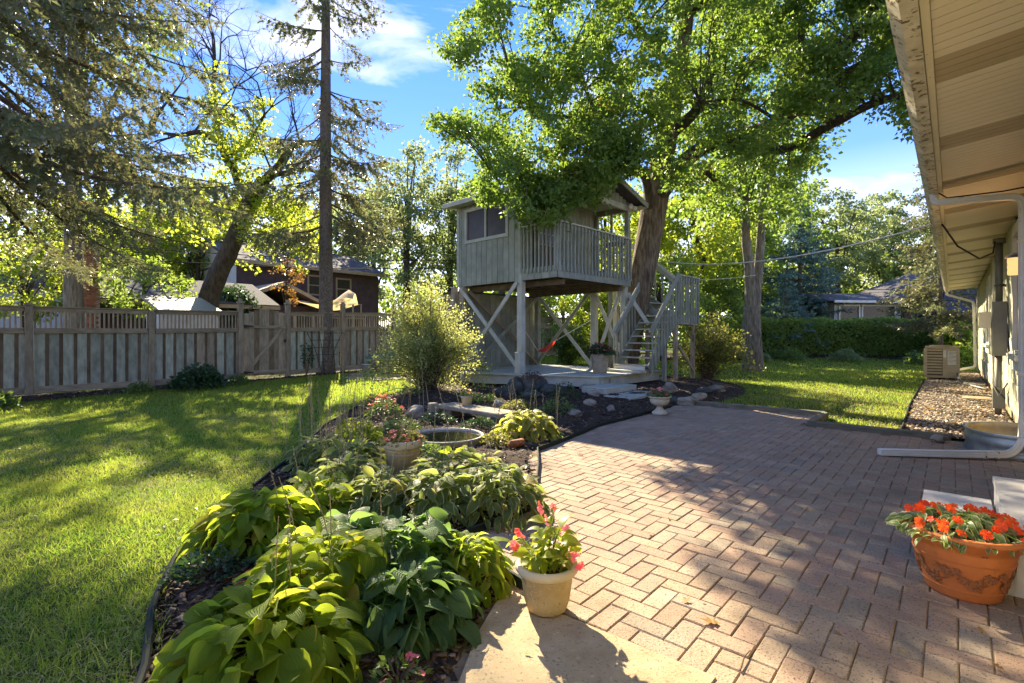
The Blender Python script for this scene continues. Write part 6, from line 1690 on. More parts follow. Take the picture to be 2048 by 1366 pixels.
# ---------------- the oak that carries the treehouse stairs
oak = thing('oak_tree', 'large leaning oak with spreading leafy crown over the treehouse', 'tree', (3.1, 13.97, 0))
tpts = [(3.02, 13.97, -.25), (3.06, 13.97, .15), (3.18, 13.97, .9), (3.42, 13.98, 2.1), (3.70, 14.0, 3.5), (3.98, 14.05, 5.0), (4.2, 14.1, 6.3), (4.6, 14.2, 8.2), (5.0, 14.4, 10.5), (5.3, 14.6, 13.5)]
q = crom(tpts, 6); rz_ = [float(np.interp(p.z, [-.3, .15, .9, 3, 5.2, 6.5, 9, 13.5], [.47, .40, .345, .335, .35, .31, .21, .10])) for p in q]
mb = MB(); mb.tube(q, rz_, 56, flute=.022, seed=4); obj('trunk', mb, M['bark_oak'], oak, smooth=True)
OL = [
    ([(3.9, 14.0, 4.9), P(1375, 318, 13.6), P(1440, 282, 13.2), P(1520, 262, 12.7), P(1575, 232, 12.3), P(1625, 190, 12.0), P(1710, 140, 11.6), P(1800, 88, 11.2)], .23, .12),
    ([P(1590, 220, 12.2), P(1607, 130, 12.2), P(1600, 40, 12.3), P(1598, -120, 12.6)], .10, .05),
    ([P(1560, 245, 12.5), P(1480, 200, 12.2), P(1400, 205, 12)], .05, .02),
    ([(4.05, 14.05, 5.5), P(1400, 340, 14.2), P(1450, 380, 14.6), P(1500, 400, 15)], .12, .04),
    ([(3.85, 14.0, 4.6), P(1290, 355, 13.3), P(1240, 300, 12.8), P(1195, 240, 12.4), P(1100, 232, 12.0), P(1040, 215, 11.7)], .13, .03),
    ([P(1195, 240, 12.4), P(1150, 130, 12.2), P(1090, 40, 12.2), P(1060, -60, 12.2)], .05, .02),
    ([P(1240, 300, 12.8), P(1160, 270, 12.3), P(1060, 330, 11.7), P(1000, 370, 11.3)], .06, .02),
    ([P(1290, 355, 13.3), P(1200, 330, 12.3), P(1120, 345, 11.4), P(1040, 350, 10.9)], .07, .02),
    ([(4.3, 14.1, 6.8), P(1400, 210, 13.8), P(1425, 110, 13.6), P(1420, 0, 13.6), P(1400, -200, 14)], .17, .05),
    ([(4.7, 14.2, 8.6), P(1280, 60, 13), P(1200, -60, 12.6), P(1120, -200, 12.4)], .13, .04),
    ([(5.0, 14.4, 10.5), P(1500, -60, 13.4), P(1600, -160, 12.6), P(1700, -260, 12)], .13, .04),
    ([P(1660, 165, 11.8), P(1690, 90, 11), P(1750, 45, 10.4), P(1830, 10, 9.8)], .12, .09),
    ([P(1440, 282, 13.2), P(1560, 300, 12.2), P(1660, 250, 11), P(1750, 205, 10.2), P(1840, 185, 9.6)], .12, .07),
]
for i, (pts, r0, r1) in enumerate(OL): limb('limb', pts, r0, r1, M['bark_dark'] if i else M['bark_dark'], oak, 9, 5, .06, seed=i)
OPOLY = [(1000, -420), (950, -60), (925, 20), (880, 85), (868, 118), (912, 140), (935, 175), (925, 205), (880, 215), (828, 243), (868, 268), (905, 285), (962, 312), (940, 345), (950, 400), (958, 428), (1005, 436), (1050, 462), (1095, 458), (1125, 430), (1190, 418), (1228, 372), (1290, 350), (1310, 375), (1370, 395), (1450, 400), (1560, 392), (1600, 372), (1632, 335), (1640, 290), (1690, 262), (1700, 235), (1735, 205), (1790, 238), (1850, 285), (1950, 250), (1960, -420)]
g = np.random.default_rng(21)
xs_, ys_ = g.uniform(820, 1960, 8000), g.uniform(-420, 470, 8000)
k = in_poly(OPOLY, xs_, ys_); xs_, ys_ = xs_[k], ys_[k]
ed = poly_dist(OPOLY, xs_, ys_)
# clumpy density: gaps where a slow noise is low
den = .5 + .32 * np.sin(xs_ * .021 + 1.3) * np.sin(ys_ * .027 + .4) + .25 * np.sin(xs_ * .052 + ys_ * .037) + np.where((ys_ > 120) & (xs_ < 1250), .2, 0) + np.where((ys_ > 280) & (xs_ > 1090) & (xs_ < 1280), .3, 0)
den = den * np.interp(xs_, [830, 1000, 1150], [.55, .60, 1.0]) + np.where((xs_ < 930) & (ys_ > 180), .25, 0)
k = (g.random(len(xs_)) < np.clip(den, .06, 1)) & (ed > 13)
xs_, ys_ = xs_[k], ys_[k]
base_Y = np.interp(xs_, [830, 1000, 1200, 1400, 1600, 1800, 1960], [11.0, 11.3, 12.4, 13.2, 12.2, 10.4, 9.6])
sprd = np.interp(xs_, [830, 1000, 1400, 1960], [.7, 1.3, 2.6, 1.6])
Ys = base_Y + g.uniform(-1, 1, len(xs_)) * sprd
Ys = np.where((ys_ > 330) & (xs_ < 1200), np.minimum(Ys, 10.9), Ys)
Ys = np.where((ys_ > 270) & (xs_ >= 1120) & (xs_ < 1290), np.minimum(Ys, 11.6), Ys)       # hangs in front of the balcony
Cc_ = np.column_stack([(xs_ - 1024) / 1010 * Ys, Ys, CAM_H + (672 - ys_) / 1010 * Ys])
print('oak sprays', len(Cc_))
sel = g.permutation(len(Cc_))[:2300]
Cc_ = Cc_[sel]
spray_leaves('crown', Cc_, g.uniform(.20, .46, len(Cc_)), 82, .092, M['lf_oak'], oak, OAKL2, OAKF2, flat=.55, g=g)
# twigs that carry the sprays
LP = np.array([tuple(p) for pts, _, _ in OL for p in crom(pts, 5)] + [tuple(p) for p in q if p.z > 5])
mb = MB()
for c in Cc_[::4]:
    d2 = ((LP - c) ** 2).sum(1) + .6 * (LP[:, 2] > c[2] + .4); j = int(d2.argmin()); a_ = Vector(LP[j]); b_ = Vector(c)
    L_ = (b_ - a_).length
    if L_ > 3.2: a_ = b_ + (a_ - b_) * (3.2 / L_); L_ = 3.2
    m_ = (a_ + b_) / 2 + Vector((0, 0, .12 * L_)) + Vector((random.uniform(-.1, .1), random.uniform(-.1, .1), 0)) * L_
    mb.tube([a_, m_, b_], [.022, .014, .006], 4)
tag(obj('twigs', mb, M['bark_dark'], oak), kind='stuff')
# dry brown leaves on a few sprays
br = [P(1190, 232, 12.0), P(1170, 250, 12.1), P(1215, 215, 12.1), P(1385, 330, 12.6), P(1400, 345, 12.6), P(1360, 340, 12.4)]
spray_leaves('dry_leaves', [tuple(p) for p in br], .32, 26, .11, M['dry_leaf'], oak, OAKL, OAKF, g=g)

# ---------------- conifers
def needle_template(n=7, ln=.40, w=.12):
    V = []; F = []
    for k in range(n):
        t = .05 + .9 * k / n; a = k * 2.4
        r_ = Vector((.55, math.cos(a) * .8, math.sin(a) * .8)).normalized()
        s = r_.cross(Vector((1, 0, 0))).normalized() * w
        p = Vector((t * .8, 0, 0)); b = len(V)
        V += [tuple(p - s), tuple(p + s), tuple(p + r_ * ln)]; F.append((b, b + 1, b + 2))
    return V, F
NT = needle_template()
def spruce(label, x, y, H_, Lmax, zlow, mat, seed, trunk_r, step=.3, per=4, sprig=.15, droop=.55, gaps=.0, shape=.8, zb=None, bark='bark_spruce', twig_gap=.14, hang=.5, lean=(0, 0), azs=None, cat='tree', crown_pow=1.0, name='spruce_tree', minL=.3, top_z=None, thin=1.0, hz=99, hgap=.4):
    g = np.random.default_rng(seed); rr = random.Random(seed)
    zb = float(ground_z(x, y)) if zb is None else zb
    t = thing(name, label, cat, (x, y, zb))
    ax = lambda z: Vector((x + lean[0] * z / H_, y + lean[1] * z / H_, z))
    pts = [ax(z) for z in np.linspace(zb - .15, H_, 16)]
    rad = [max(.02, trunk_r * max(0.0, 1 - (p.z - zb) / H_) ** .7 * (1.35 if p.z < zb + .1 else 1.12 if p.z < zb + .6 else 1)) for p in pts]
    mb = MB(); mb.tube(crom(pts, 2), list(np.interp(np.arange(31) / 2, np.arange(16), rad)), 20, flute=.03, seed=seed); obj('trunk', mb, M[bark], t, smooth=True)
    sp, sd_, bm = [], [], MB()
    z = zlow
    while z < (top_z or H_ - .3):
        f = (z - zlow) / (H_ - zlow)
        for k in range(per):
            if rr.random() < gaps + (hgap if z > hz else 0): continue
            az = rr.uniform(0, 6.283) if azs is None else rr.uniform(*azs)
            L = max(minL, Lmax * (1 - f) ** shape * rr.uniform(.7, 1.1))
            dr = droop * rr.uniform(.7, 1.25)
            p0 = ax(z); h = Vector((math.cos(az), math.sin(az), 0))
            sdv = Vector((-h.y, h.x, 0)); cur = rr.uniform(-.15, .15)
            ns = max(4, int(L / .3)); P_ = []
            for i in range(ns + 1):
                u = i / ns
                P_.append(p0 + h * L * u + sdv * cur * L * u * u + ZV * (-dr * L * (u - .45 * u * u) + .05 * L * u ** 3))
            bm.tube(P_, [max(.006, .018 + .012 * L * (1 - i / ns) * .8 - .012) for i in range(ns + 1)], 4, cap=False)
            s = .18 * L if L > 1 else .08
            while s < L:
                u = s / L; i = min(ns - 1, int(u * ns)); b = P_[i].lerp(P_[i + 1], u * ns - i)
                tl = min(.95, .16 + .32 * L * (1 - u) ** .6 * (.45 + .55 * math.sin(math.pi * min(1, u * 1.1)))) * rr.uniform(.6, 1.15)
                for sg in (-1, 1):
                    if rr.random() > thin: continue
                    dirv = (h * .75 + sdv * sg * .8 - ZV * hang * rr.uniform(.3, 1.3)).normalized()
                    m = max(1, int(tl / (sprig * .55)))
                    for q_ in range(m):
                        w = (q_ + .3) / m
                        pp = b + dirv * tl * w - ZV * hang * .35 * tl * w * w
                        sp.append(pp + Vector((rr.gauss(0, .015), rr.gauss(0, .015), rr.gauss(0, .015)))); sd_.append(dirv - ZV * hang * .4 * w + Vector((rr.gauss(0, .3), rr.gauss(0, .3), rr.gauss(0, .3))))
                s += twig_gap * rr.uniform(.7, 1.3)
            sp.append(P_[-1]); sd_.append(h)
        z += step * rr.uniform(.7, 1.3)
    sp = np.array([tuple(v) for v in sp]); sd_ = np.array([tuple(v) for v in sd_])
    print(label[:20], 'sprigs', len(sp))
    obj('branches', bm, M['twig'], t)
    scatter('crown', NT[0], NT[1], sp, dir_rot(sd_, g), g.uniform(.8, 1.3, len(sp)) * sprig, mat, t)
    return t
spruce('huge spruce outside the view whose drooping boughs fill the upper corner over the fence', -9.6, 8.6, 19, 5.4, 4.8, M['needle'], 32, .34, .34, 5, .18, .62, .12, .55, zb=0, twig_gap=.14, hang=.75, thin=.9)
spruce('tall thin spruce with bare brown lower trunk on the lawn by the canoe', -6.05, 16.4, 21, 2.6, 4.9, M['needle'], 33, .235, .36, 5, .22, .60, .16, .5, twig_gap=.16, hang=1.1, thin=.85, minL=.9, hz=7.6, hgap=.30)
# its lower shaggy boughs
0 and spruce('young grey green spruce behind the fence beside the tall trunk', -4.4, 18.6, 9.2, 2.4, 2.6, M['needle'], 35, .16, .34, 5, .22, .5, .1, .8, twig_gap=.19, hang=.9)
spruce('big dark blue spruce rising over the hedge', 17.4, 30.5, 9.6, 3.4, 1.6, M['needle_blue'], 36, .2, .42, 8, .42, .25, 0, .9, twig_gap=.34, hang=.35, name='blue_spruce')
spruce('second dark blue spruce behind the small silvery one', 14.8, 32.5, 8.6, 3.2, 1.6, M['needle_blue'], 37, .2, .45, 8, .44, .25, 0, .9, twig_gap=.36, hang=.35, name='blue_spruce')
spruce('small silvery blue spruce with a pale leader over the hedge', 14.5, 26.8, 4.9, 1.9, .8, M['needle_blue'], 38, .1, .28, 7, .30, .1, 0, .95, twig_gap=.22, hang=.1, name='blue_spruce')
spruce('sunlit spruce with slender trunk beside the air conditioner', 17.3, 20.4, 9.4, 1.95, 1.9, M['needle'], 39, .11, .30, 5, .27, .35, .05, .55, twig_gap=.2, hang=.6)

# ---------------- broadleaf trees
def tree(label, x, y, zc, rx, ry, rz, trunk_r, nspr, per, size, mat, seed, bark='bark_dark', srad=.7, path=None, zb=None, shell=.55, group=None, limbs=6, name='tree', gap=0.0):
    g = np.random.default_rng(seed); rr = random.Random(seed)
    zb = float(ground_z(x, y)) if zb is None else zb
    t = thing(name, label, 'tree', (x, y, zb), group)
    top = Vector((x, y, zc + rz * .3)) if path is None else Vector(path[-1])
    tp = [Vector((x, y, zb - .2)), Vector((x + rr.uniform(-.2, .2), y, zb + (zc - zb) * .5)), top] if path is None else [Vector(p) for p in path]
    o, q_ = limb('trunk', tp, trunk_r, trunk_r * .35, M[bark], t, 14, 5, .05, seed=seed)
    d = g.normal(size=(nspr, 3)); d /= np.linalg.norm(d, axis=1, keepdims=True)
    u = shell + (1 - shell) * g.random(nspr) ** .6
    C = np.column_stack([x + d[:, 0] * rx * u, y + d[:, 1] * ry * u, zc + d[:, 2] * rz * u])
    lump = .5 + .5 * np.sin(C[:, 0] * 1.1 + seed) * np.sin(C[:, 2] * 1.3 + seed * 2) * np.sin(C[:, 1] * 1.2)
    C = C[g.random(nspr) < (.55 + .9 * lump - gap)]
    spray_leaves('crown', C, g.uniform(.6, 1.2, len(C)) * srad, per, size, mat, t, flat=.6, g=g)
    mb = MB()
    for i in range(limbs * 3):
        c = Vector(C[rr.randrange(len(C))]); s = q_[rr.randrange(len(q_) // 2, len(q_))]
        if c.z < s.z - 1: continue
        mb.tube([s, (s + c) / 2 + ZV * rr.uniform(-.1, .4), c], [trunk_r * .3, trunk_r * .18, .02], 5)
    obj('limbs', mb, M[bark], t)
    return t
def at(px, Y): return (px - 1024) / 1010 * Y
def zat(py, Y): return CAM_H + (672 - py) / 1010 * Y
def ptree(label, px, Y, ytop, ybot, wpx, mat, seed, n=90, per=90, size=.2, tr=.22, **kw):
    x = at(px, Y); z1, z0 = zat(ytop, Y), zat(ybot, Y)
    rx = wpx / 2 / 1010 * Y
    return tree(label, x, Y, (z0 + z1) / 2, rx, rx * .8, (z1 - z0) / 2, tr, n, per, size, mat, seed, **kw)
# half dead leaning tree with bare top
dt = thing('half_dead_tree', 'big leaning dark tree with bare upper twigs behind the fence', 'tree', (at(408, 18.5), 18.5, .2))
Yd = 18.5
PD = lambda x, y, dy=0: P(x, y, Yd + dy)
trunkp = [PD(402, 672), PD(415, 610), PD(432, 560), PD(455, 510), PD(480, 450), PD(505, 395), PD(530, 360)]
trunkp[0].z = .1
limb('trunk', trunkp, .37, .24, M['bark_dark'], dt, 18, 5, .06)
dl = [([PD(500, 400), PD(480, 372, .2), PD(465, 335, .3), PD(452, 318, .4), PD(440, 285, .5), PD(432, 230, .5), PD(428, 160, .5), PD(430, 110, .5)], .17, .05),
      ([PD(528, 362), PD(560, 330, -.3), PD(580, 300, -.5), PD(605, 285, -.6), PD(645, 292, -.8)], .18, .07), ([PD(540, 350), PD(575, 345, .5), PD(610, 338, .9), PD(650, 350, 1)], .12, .05),
      ([PD(440, 285, .5), PD(400, 265, .4), PD(360, 270, .3), PD(300, 262, .2)], .13, .04), ([PD(300, 262, .2), PD(310, 235), PD(325, 215)], .12, .07),
      ([PD(495, 405), PD(530, 385, .5), PD(520, 365, .8)], .1, .04), ([PD(452, 318, .4), PD(475, 300, .6), PD(500, 280, .6), PD(530, 230, .6)], .08, .03)]
for i, (p_, a_, b_) in enumerate(dl): limb('limb', p_, a_, b_, M['bark_dark'], dt, 8, 4, .08, seed=i)
mb = MB(); g2 = random.Random(9)
def twig_rec(p, d, L, r, depth):
    pts = [p]; q_ = p
    for i in range(3):
        d = (d + Vector((g2.gauss(0, .22), g2.gauss(0, .22), g2.gauss(0.05, .15)))).normalized(); q_ = q_ + d * L / 3; pts.append(q_)
    mb.tube(pts, [r, r * .8, r * .6, r * .4], 4, cap=False)
    if depth:
        for i in range(3):
            twig_rec(pts[g2.choice((1, 2, 3))], (d + Vector((g2.gauss(0, .7), g2.gauss(0, .5), g2.gauss(.1, .5)))).normalized(), L * .62, r * .55, depth - 1)
for (px_, py_, dx, dz) in ((430, 112, .0, 1), (428, 150, .5, 1), (432, 200, -.5, .8), (436, 225, .7, .6), (440, 250, -.6, .6), (452, 300, -1, .3), (430, 125, -.4, 1), (430, 140, .3, 1.2), (520, 240, .6, 1), (530, 235, .2, 1), (440, 190, .8, .4), (470, 320, 1, .6), (360, 268, -.3, -.3), (390, 262, .3, .7), (325, 215, .2, 1), (545, 345, -.2, 1), (600, 288, 0, 1)):
    twig_rec(PD(px_, py_, .4), Vector((dx, g2.uniform(-.3, .3), dz)).normalized(), 1.9, .045, 4)
obj('bare_twigs', mb, M['bark_dark'], dt)
cl = []
for (px_, py_, w_, h_, n_) in ((430, 205, 22, 60, 10), (450, 265, 32, 40, 12), (478, 290, 40, 30, 11), (520, 250, 30, 50, 8), (400, 280, 30, 25, 6), (540, 300, 36, 30, 6), (480, 380, 90, 50, 26), (420, 420, 60, 50, 18), (560, 420, 70, 60, 26), (600, 470, 50, 50, 14), (520, 470, 60, 40, 16)):
    for _ in range(int(n_ * 1.7)): cl.append(tuple(PD(px_ + g2.gauss(0, w_ * .6), py_ + g2.gauss(0, h_ * .6), g2.uniform(-1, 1.5))))
spray_leaves('crown', cl, .42, 36, .15, M['lf_lime'], dt, g=rng)
# grey trunk behind the fence
ptree('stout grey trunked tree behind the fence near the brick chimney', 150, 14.2, -260, 150, 420, M['lf_green'], 41, 40, 60, .16, .27, bark='bark_grey', srad=.6)
# twin trunk tree on the far lawn
tw = thing('twin_trunk_tree', 'twin stemmed tree standing on the sunny far lawn', 'tree', (at(1505, 17.3), 17.3, 0))
zb_ = float(ground_z(at(1505, 17.3), 17.3))
c_ = P(1505, 672, 17.3); c_.z = zb_
limb('trunk', [c_ - ZV * .2, c_ + ZV * .1, c_ + ZV * .8, c_ + Vector((-.03, 0, 1.7)), c_ + Vector((-.05, 0, 2.2))], .43, .26, M['bark_grey'], tw, 26, 6, .05, pw=.45)
limb('stem', [c_ + Vector((-.08, 0, 1.5)), P(1500, 560, 17.2), P(1492, 480, 17.2), P(1490, 400, 17.2), P(1480, 300, 17.2), P(1470, 150, 17)], .18, .10, M['bark_grey'], tw, 16, 5, .05)
limb('stem', [c_ + Vector((.08, .05, 1.5)), P(1515, 560, 17.4), P(1521, 480, 17.4), P(1526, 400, 17.5), P(1545, 300, 17.8), P(1560, 150, 18)], .17, .09, M['bark_grey'], tw, 16, 5, .05)
cl = []
for _ in range(260):
    px_, py_ = g2.uniform(1350, 1650), g2.uniform(-250, 430)
    if py_ > 330 and px_ > 1610: continue
    cl.append(tuple(P(px_, py_, 17.5 + g2.uniform(-2.3, 2.3))))
spray_leaves('crown', cl, .75, 85, .16, M['lf_oak'], tw, g=rng)
GL = 'trees beyond the yard'
ptree('yellow green tree glowing behind the grey trunk', 235, 27, 380, 575, 230, M['lf_lime'], 42, 90, 100, .20, .22)
ptree('light green tree at the far edge above the pale house', 30, 26, 300, 600, 230, M['lf_lime'], 43, 90, 90, .20, .22)
ptree('green tree between the chimney and the leaning dark trunk', 350, 31, 430, 600, 190, M['lf_green'], 44, 80, 90, .22, .2)
ptree('bright green tree behind the leaning trunk over the maroon roof', 545, 36, 395, 540, 240, M['lf_lime'], 45, 90, 100, .24, .25)
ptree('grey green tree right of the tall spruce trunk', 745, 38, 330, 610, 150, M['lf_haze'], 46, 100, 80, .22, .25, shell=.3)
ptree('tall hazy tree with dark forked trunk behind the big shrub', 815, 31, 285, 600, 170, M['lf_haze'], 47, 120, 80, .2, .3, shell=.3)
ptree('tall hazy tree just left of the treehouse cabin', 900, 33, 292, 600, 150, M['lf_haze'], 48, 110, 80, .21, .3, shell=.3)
ptree('rounded green tree behind the treehouse roof', 1010, 29, 250, 560, 190, M['lf_green'], 49, 90, 80, .2, .25)
ptree('pale green tree seen through the treehouse balcony', 1210, 27, 330, 640, 180, M['lf_lime'], 50, 100, 90, .19, .22, shell=.4)
ptree('lime tree with slanting dark trunk behind the stairs', 1395, 25, 340, 600, 230, M['lf_lime'], 51, 120, 95, .18, .2, path=[P(1422, 690, 25), P(1412, 560, 25), P(1395, 480, 25), P(1370, 400, 25), P(1350, 360, 25)], shell=.4)
ptree('leafy green tree between stairs and twin trunks', 1465, 30, 420, 640, 170, M['lf_green'], 52, 110, 90, .2, .2, shell=.3)
ptree('dark green tree behind the second blue spruce', 1560, 40, 330, 640, 220, M['lf_green'], 53, 110, 90, .26, .25, shell=.3)
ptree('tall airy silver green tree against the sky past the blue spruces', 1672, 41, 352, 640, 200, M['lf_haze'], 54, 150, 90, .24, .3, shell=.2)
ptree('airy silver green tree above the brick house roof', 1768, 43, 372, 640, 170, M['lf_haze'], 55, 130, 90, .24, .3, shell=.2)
ptree('bushy green tree behind the brick house chimney end', 1845, 44, 440, 640, 150, M['lf_green'], 56, 90, 90, .26, .3, shell=.3)
ptree('small leafy tree hiding the low brown house', 290, 17, 520, 640, 150, M['lf_green'], 57, 40, 80, .12, .08, srad=.4)
ptree('dark leafy shrubby tree in front of the maroon house wing', 460, 20.5, 575, 650, 90, M['lf_dark'], 58, 50, 80, .13, .08, srad=.4)
ptree('lime shrubby tree under the balcony behind the far fence', 1105, 26.5, 590, 690, 150, M['lf_lime'], 59, 60, 80, .16, .1, srad=.5)
ptree('yellow green understory tree behind the stair posts', 1215, 19.5, 560, 715, 120, M['lf_lime'], 60, 70, 80, .12, .08, srad=.45)
ptree('green understory tree behind the landing', 1320, 21, 500, 700, 150, M['lf_green'], 61, 80, 80, .14, .1, srad=.5)
ptree('green bushy tree beside the far end of the hedge', 1430, 23.5, 560, 700, 130, M['lf_green'], 62, 70, 80, .15, .1, srad=.5)
ptree('rust leaved dying sapling before the maroon house', 572, 22, 520, 620, 70, M['dry_leaf'], 63, 12, 40, .12, .05, srad=.3)
ptree('green tree past the navy house corner', 1935, 34, 520, 660, 120, M['lf_green'], 64, 60, 90, .2, .2)
ptree('light leafy tree in front of the pale far house', 45, 17.5, 470, 640, 170, M['lf_lime'], 81, 60, 80, .13, .1, srad=.45)
ptree('yellow green tree filling the gap beside the leaning trunk', 400, 29, 350, 600, 170, M['lf_lime'], 82, 80, 90, .2, .2, shell=.4)
ptree('green bushy tree left of the leaning trunk foot', 345, 20.5, 545, 650, 110, M['lf_green'], 83, 45, 80, .13, .1, srad=.4)
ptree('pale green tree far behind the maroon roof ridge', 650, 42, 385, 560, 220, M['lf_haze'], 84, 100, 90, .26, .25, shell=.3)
ptree('green tree over the chimney top', 175, 33, 400, 600, 160, M['lf_green'], 85, 80, 90, .22, .2, shell=.4)
ptree('full green tree between the treehouse and the hazy trees', 960, 38, 340, 620, 190, M['lf_green'], 86, 100, 90, .24, .25, shell=.3)
ptree('full green tree behind the upper stair rail', 1300, 33, 350, 640, 200, M['lf_green'], 87, 110, 90, .23, .25, shell=.3)
ptree('dense mid green tree behind the twin trunks', 1500, 36, 340, 640, 210, M['lf_green'], 88, 120, 90, .25, .25, shell=.3)
ptree('dense silver green tree filling behind the airy pair', 1715, 48, 400, 650, 230, M['lf_haze'], 89, 130, 90, .30, .25, shell=.2)
# far wood that reads as one mass
g = np.random.default_rng(5)
n = 900
ang = g.uniform(-58, 58, n); dist = g.uniform(50, 66, n)
Xf, Yf = dist * np.sin(np.radians(ang)), dist * np.cos(np.radians(ang)); top = 8.0 + 2.6 * np.sin(ang * .31) + 1.6 * np.sin(ang * .83 + 1)
C = np.column_stack([Xf, Yf, g.random(n) ** .8 * top + .5])
tag(spray_leaves('far_woods', C, 1.7, 34, .62, M['lf_green'], None, flat=.8, g=g), kind='stuff')
tag(bpy.data.objects['far_woods'], 'distant green wood closing the horizon behind the houses', 'woods')

# ---------------- hedge
hg = thing('clipped_hedge', 'long clipped leafy green hedge closing the far lawn', 'hedge', (15, 25, .2))
hp = [Vector((8.8, 25.4, 0)), Vector((12, 26.0, 0)), Vector((17, 26.0, 0)), Vector((20.5, 24.8, 0)), Vector((23.2, 23.0, 0))]
hq = crom(hp, 8)
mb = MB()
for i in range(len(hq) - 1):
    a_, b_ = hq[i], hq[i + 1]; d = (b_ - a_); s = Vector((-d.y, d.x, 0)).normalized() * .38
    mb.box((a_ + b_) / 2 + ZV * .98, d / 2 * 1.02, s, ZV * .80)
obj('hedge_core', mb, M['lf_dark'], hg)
n = 30000
t = g.uniform(0, len(hq) - 1.001, n); i0 = t.astype(int); fr = t - i0
A = np.array([tuple(v) for v in hq]); c = A[i0] * (1 - fr)[:, None] + A[i0 + 1] * fr[:, None]; dd = A[i0 + 1] - A[i0]; nn_ = np.column_stack([-dd[:, 1], dd[:, 0], 0 * dd[:, 0]]); nn_ /= np.linalg.norm(nn_, axis=1, keepdims=True)
side = g.random(n); lat = np.where(side < .55, -.5, np.where(side < .7, .5, g.uniform(-.5, .5, n))); zz = np.where(side < .7, g.uniform(.15, 1.85, n), 1.85)
bump = .07 * np.sin(c[:, 0] * 3.1) * np.sin(zz * 4 + c[:, 0]) + g.normal(0, .05, n)
pos = c + nn_ * (lat + np.sign(lat) * bump)[:, None]; pos[:, 2] = zz + .2 + np.where(side >= .7, bump * 1.3, 0)
scatter('foliage', RH, RHF, pos, rand_rot(n, 2.0), g.uniform(.09, .17, n), M['lf_hedge'], hg)
stems = MB()
for k in range(0, len(hq), 2):
    stems.tube([hq[k], hq[k] + ZV * 1.0], .04, 5)
obj('stem', stems, M['bark_dark'], hg)

# ---------------- shrubs
def vase_shrub(name, label, x, y, zb, r, h, nst, nleaf, size, mat, seed, stemmat='twig', spread=1.0, low=.25, lean=(0, 0)):
    g = np.random.default_rng(seed); rr = random.Random(seed)
    t = thing(name, label, 'shrub', (x, y, zb))
    mb = MB(); P_ = []; D_ = []
    for i in range(nst):
        a = rr.uniform(0, 6.283); u = math.sqrt(rr.random()) * spread * (1 + .36 * math.sin(3 * a + seed) + .2 * math.sin(7 * a) + rr.choice((0, 0, 0, .35)))
        tip = Vector((x + r * u * math.cos(a) + lean[0], y + r * .9 * u * math.sin(a) + lean[1], zb + h * (1.0 - .42 * u * u) * rr.uniform(.50, 1.06)))
        b = Vector((x + .16 * r * math.cos(a) * rr.random(), y + .16 * r * math.sin(a) * rr.random(), zb - .03))
        m = b.lerp(tip, .45) + ZV * h * .12 - Vector((math.cos(a), math.sin(a), 0)) * r * .08
        q_ = crom([b, m, tip], 5); mb.tube(q_, [.011 * (1 - .75 * j / (len(q_) - 1)) for j in range(len(q_))], 4, cap=False)
        for k in range(nleaf // nst):
            s = low + (1 - low) * rr.random() ** .75; j = min(len(q_) - 2, int(s * (len(q_) - 1))); p = q_[j].lerp(q_[j + 1], s * (len(q_) - 1) - j)
            off = Vector((rr.gauss(0, 1), rr.gauss(0, 1), rr.gauss(0, .8))) * .072 * (h / 2)
            P_.append(tuple(p + off)); D_.append(tuple(off.normalized() + ZV * .3))
    obj('stem', mb, M[stemmat], t)
    scatter('foliage', RH, RHF, np.array(P_), dir_rot(np.array(D_) + g.normal(0, .4, (len(P_), 3)), g), g.uniform(.7, 1.3, len(P_)) * size, mat, t)
    return t
vase_shrub('variegated_shrub', 'airy pale leaved multi stemmed shrub beside the treehouse', -1.82, 11.0, .05, 1.08, 2.35, 150, 30000, .048, M['lf_shrub'], 71, 'twig', low=.20)
vase_shrub('loose_shrub', 'loose olive leaved shrub behind the stair landing posts', 5.55, 14.4, .05, 1.05, 2.0, 60, 7000, .07, M['lf_shrub2'], 72, 'twig', low=.2)
vase_shrub('loose_shrub', 'thin green shrub under the treehouse beside the back fence', 2.1, 19.5, .2, 1.1, 1.8, 50, 6000, .09, M['lf_low'], 73, 'twig', low=.1)
vase_shrub('loose_shrub', 'arching green shrub between deck and back fence', 3.4, 18.8, .2, 1.0, 2.2, 50, 6000, .09, M['lf_lime'], 74, 'twig', low=.1)
# low shaggy boughs of the tall spruce
lb = bpy.data.objects['spruce_tree.001']
# ================================================================ SMALL GARDEN THINGS
pnd = thing('pond_tub', 'round black pond tub with pale rim and dark water in the mulch', 'pond', (-.80, 6.12, 0))
mb = MB(); mb.lathe([(.42, .02), (.445, .02), (.450, .085), (.462, .095), (.455, .106), (.435, .105), (.43, .085), (.42, .03)], (-.80, 6.12, 0), 48); mb.f = mb.f[:-2]; obj('rim', mb, M['urn'], pnd, smooth=True)
wm, nt, out = new_mat('pond_water'); pw_ = N(nt, 'ShaderNodeBsdfPrincipled'); pw_.inputs['Base Color'].default_value = (.006, .008, .006, 1); pw_.inputs['Roughness'].default_value = .06
nb_ = N(nt, 'ShaderNodeTexNoise', Scale=9.0); bb_ = N(nt, 'ShaderNodeBump', Strength=.12, Distance=.02); nt.links.new(nb_.outputs[0], bb_.inputs['Height']); nt.links.new(bb_.outputs[0], pw_.inputs['Normal']); nt.links.new(pw_.outputs[0], out.inputs['Surface'])
mb = MB(); mb.lathe([(0, .05), (.425, .05), (.425, .082), (0, .0825)], (-.80, 6.12, 0), 40); obj('water', mb, wm, pnd)
bn_ = thing('stone_bench', 'long flat limestone slab behind the pond tub', 'stone bench', (-.5, 7.75, .1))
q0_, q1_ = Vector((-1.08, 8.25, .17)), Vector((-.02, 7.2, .17))
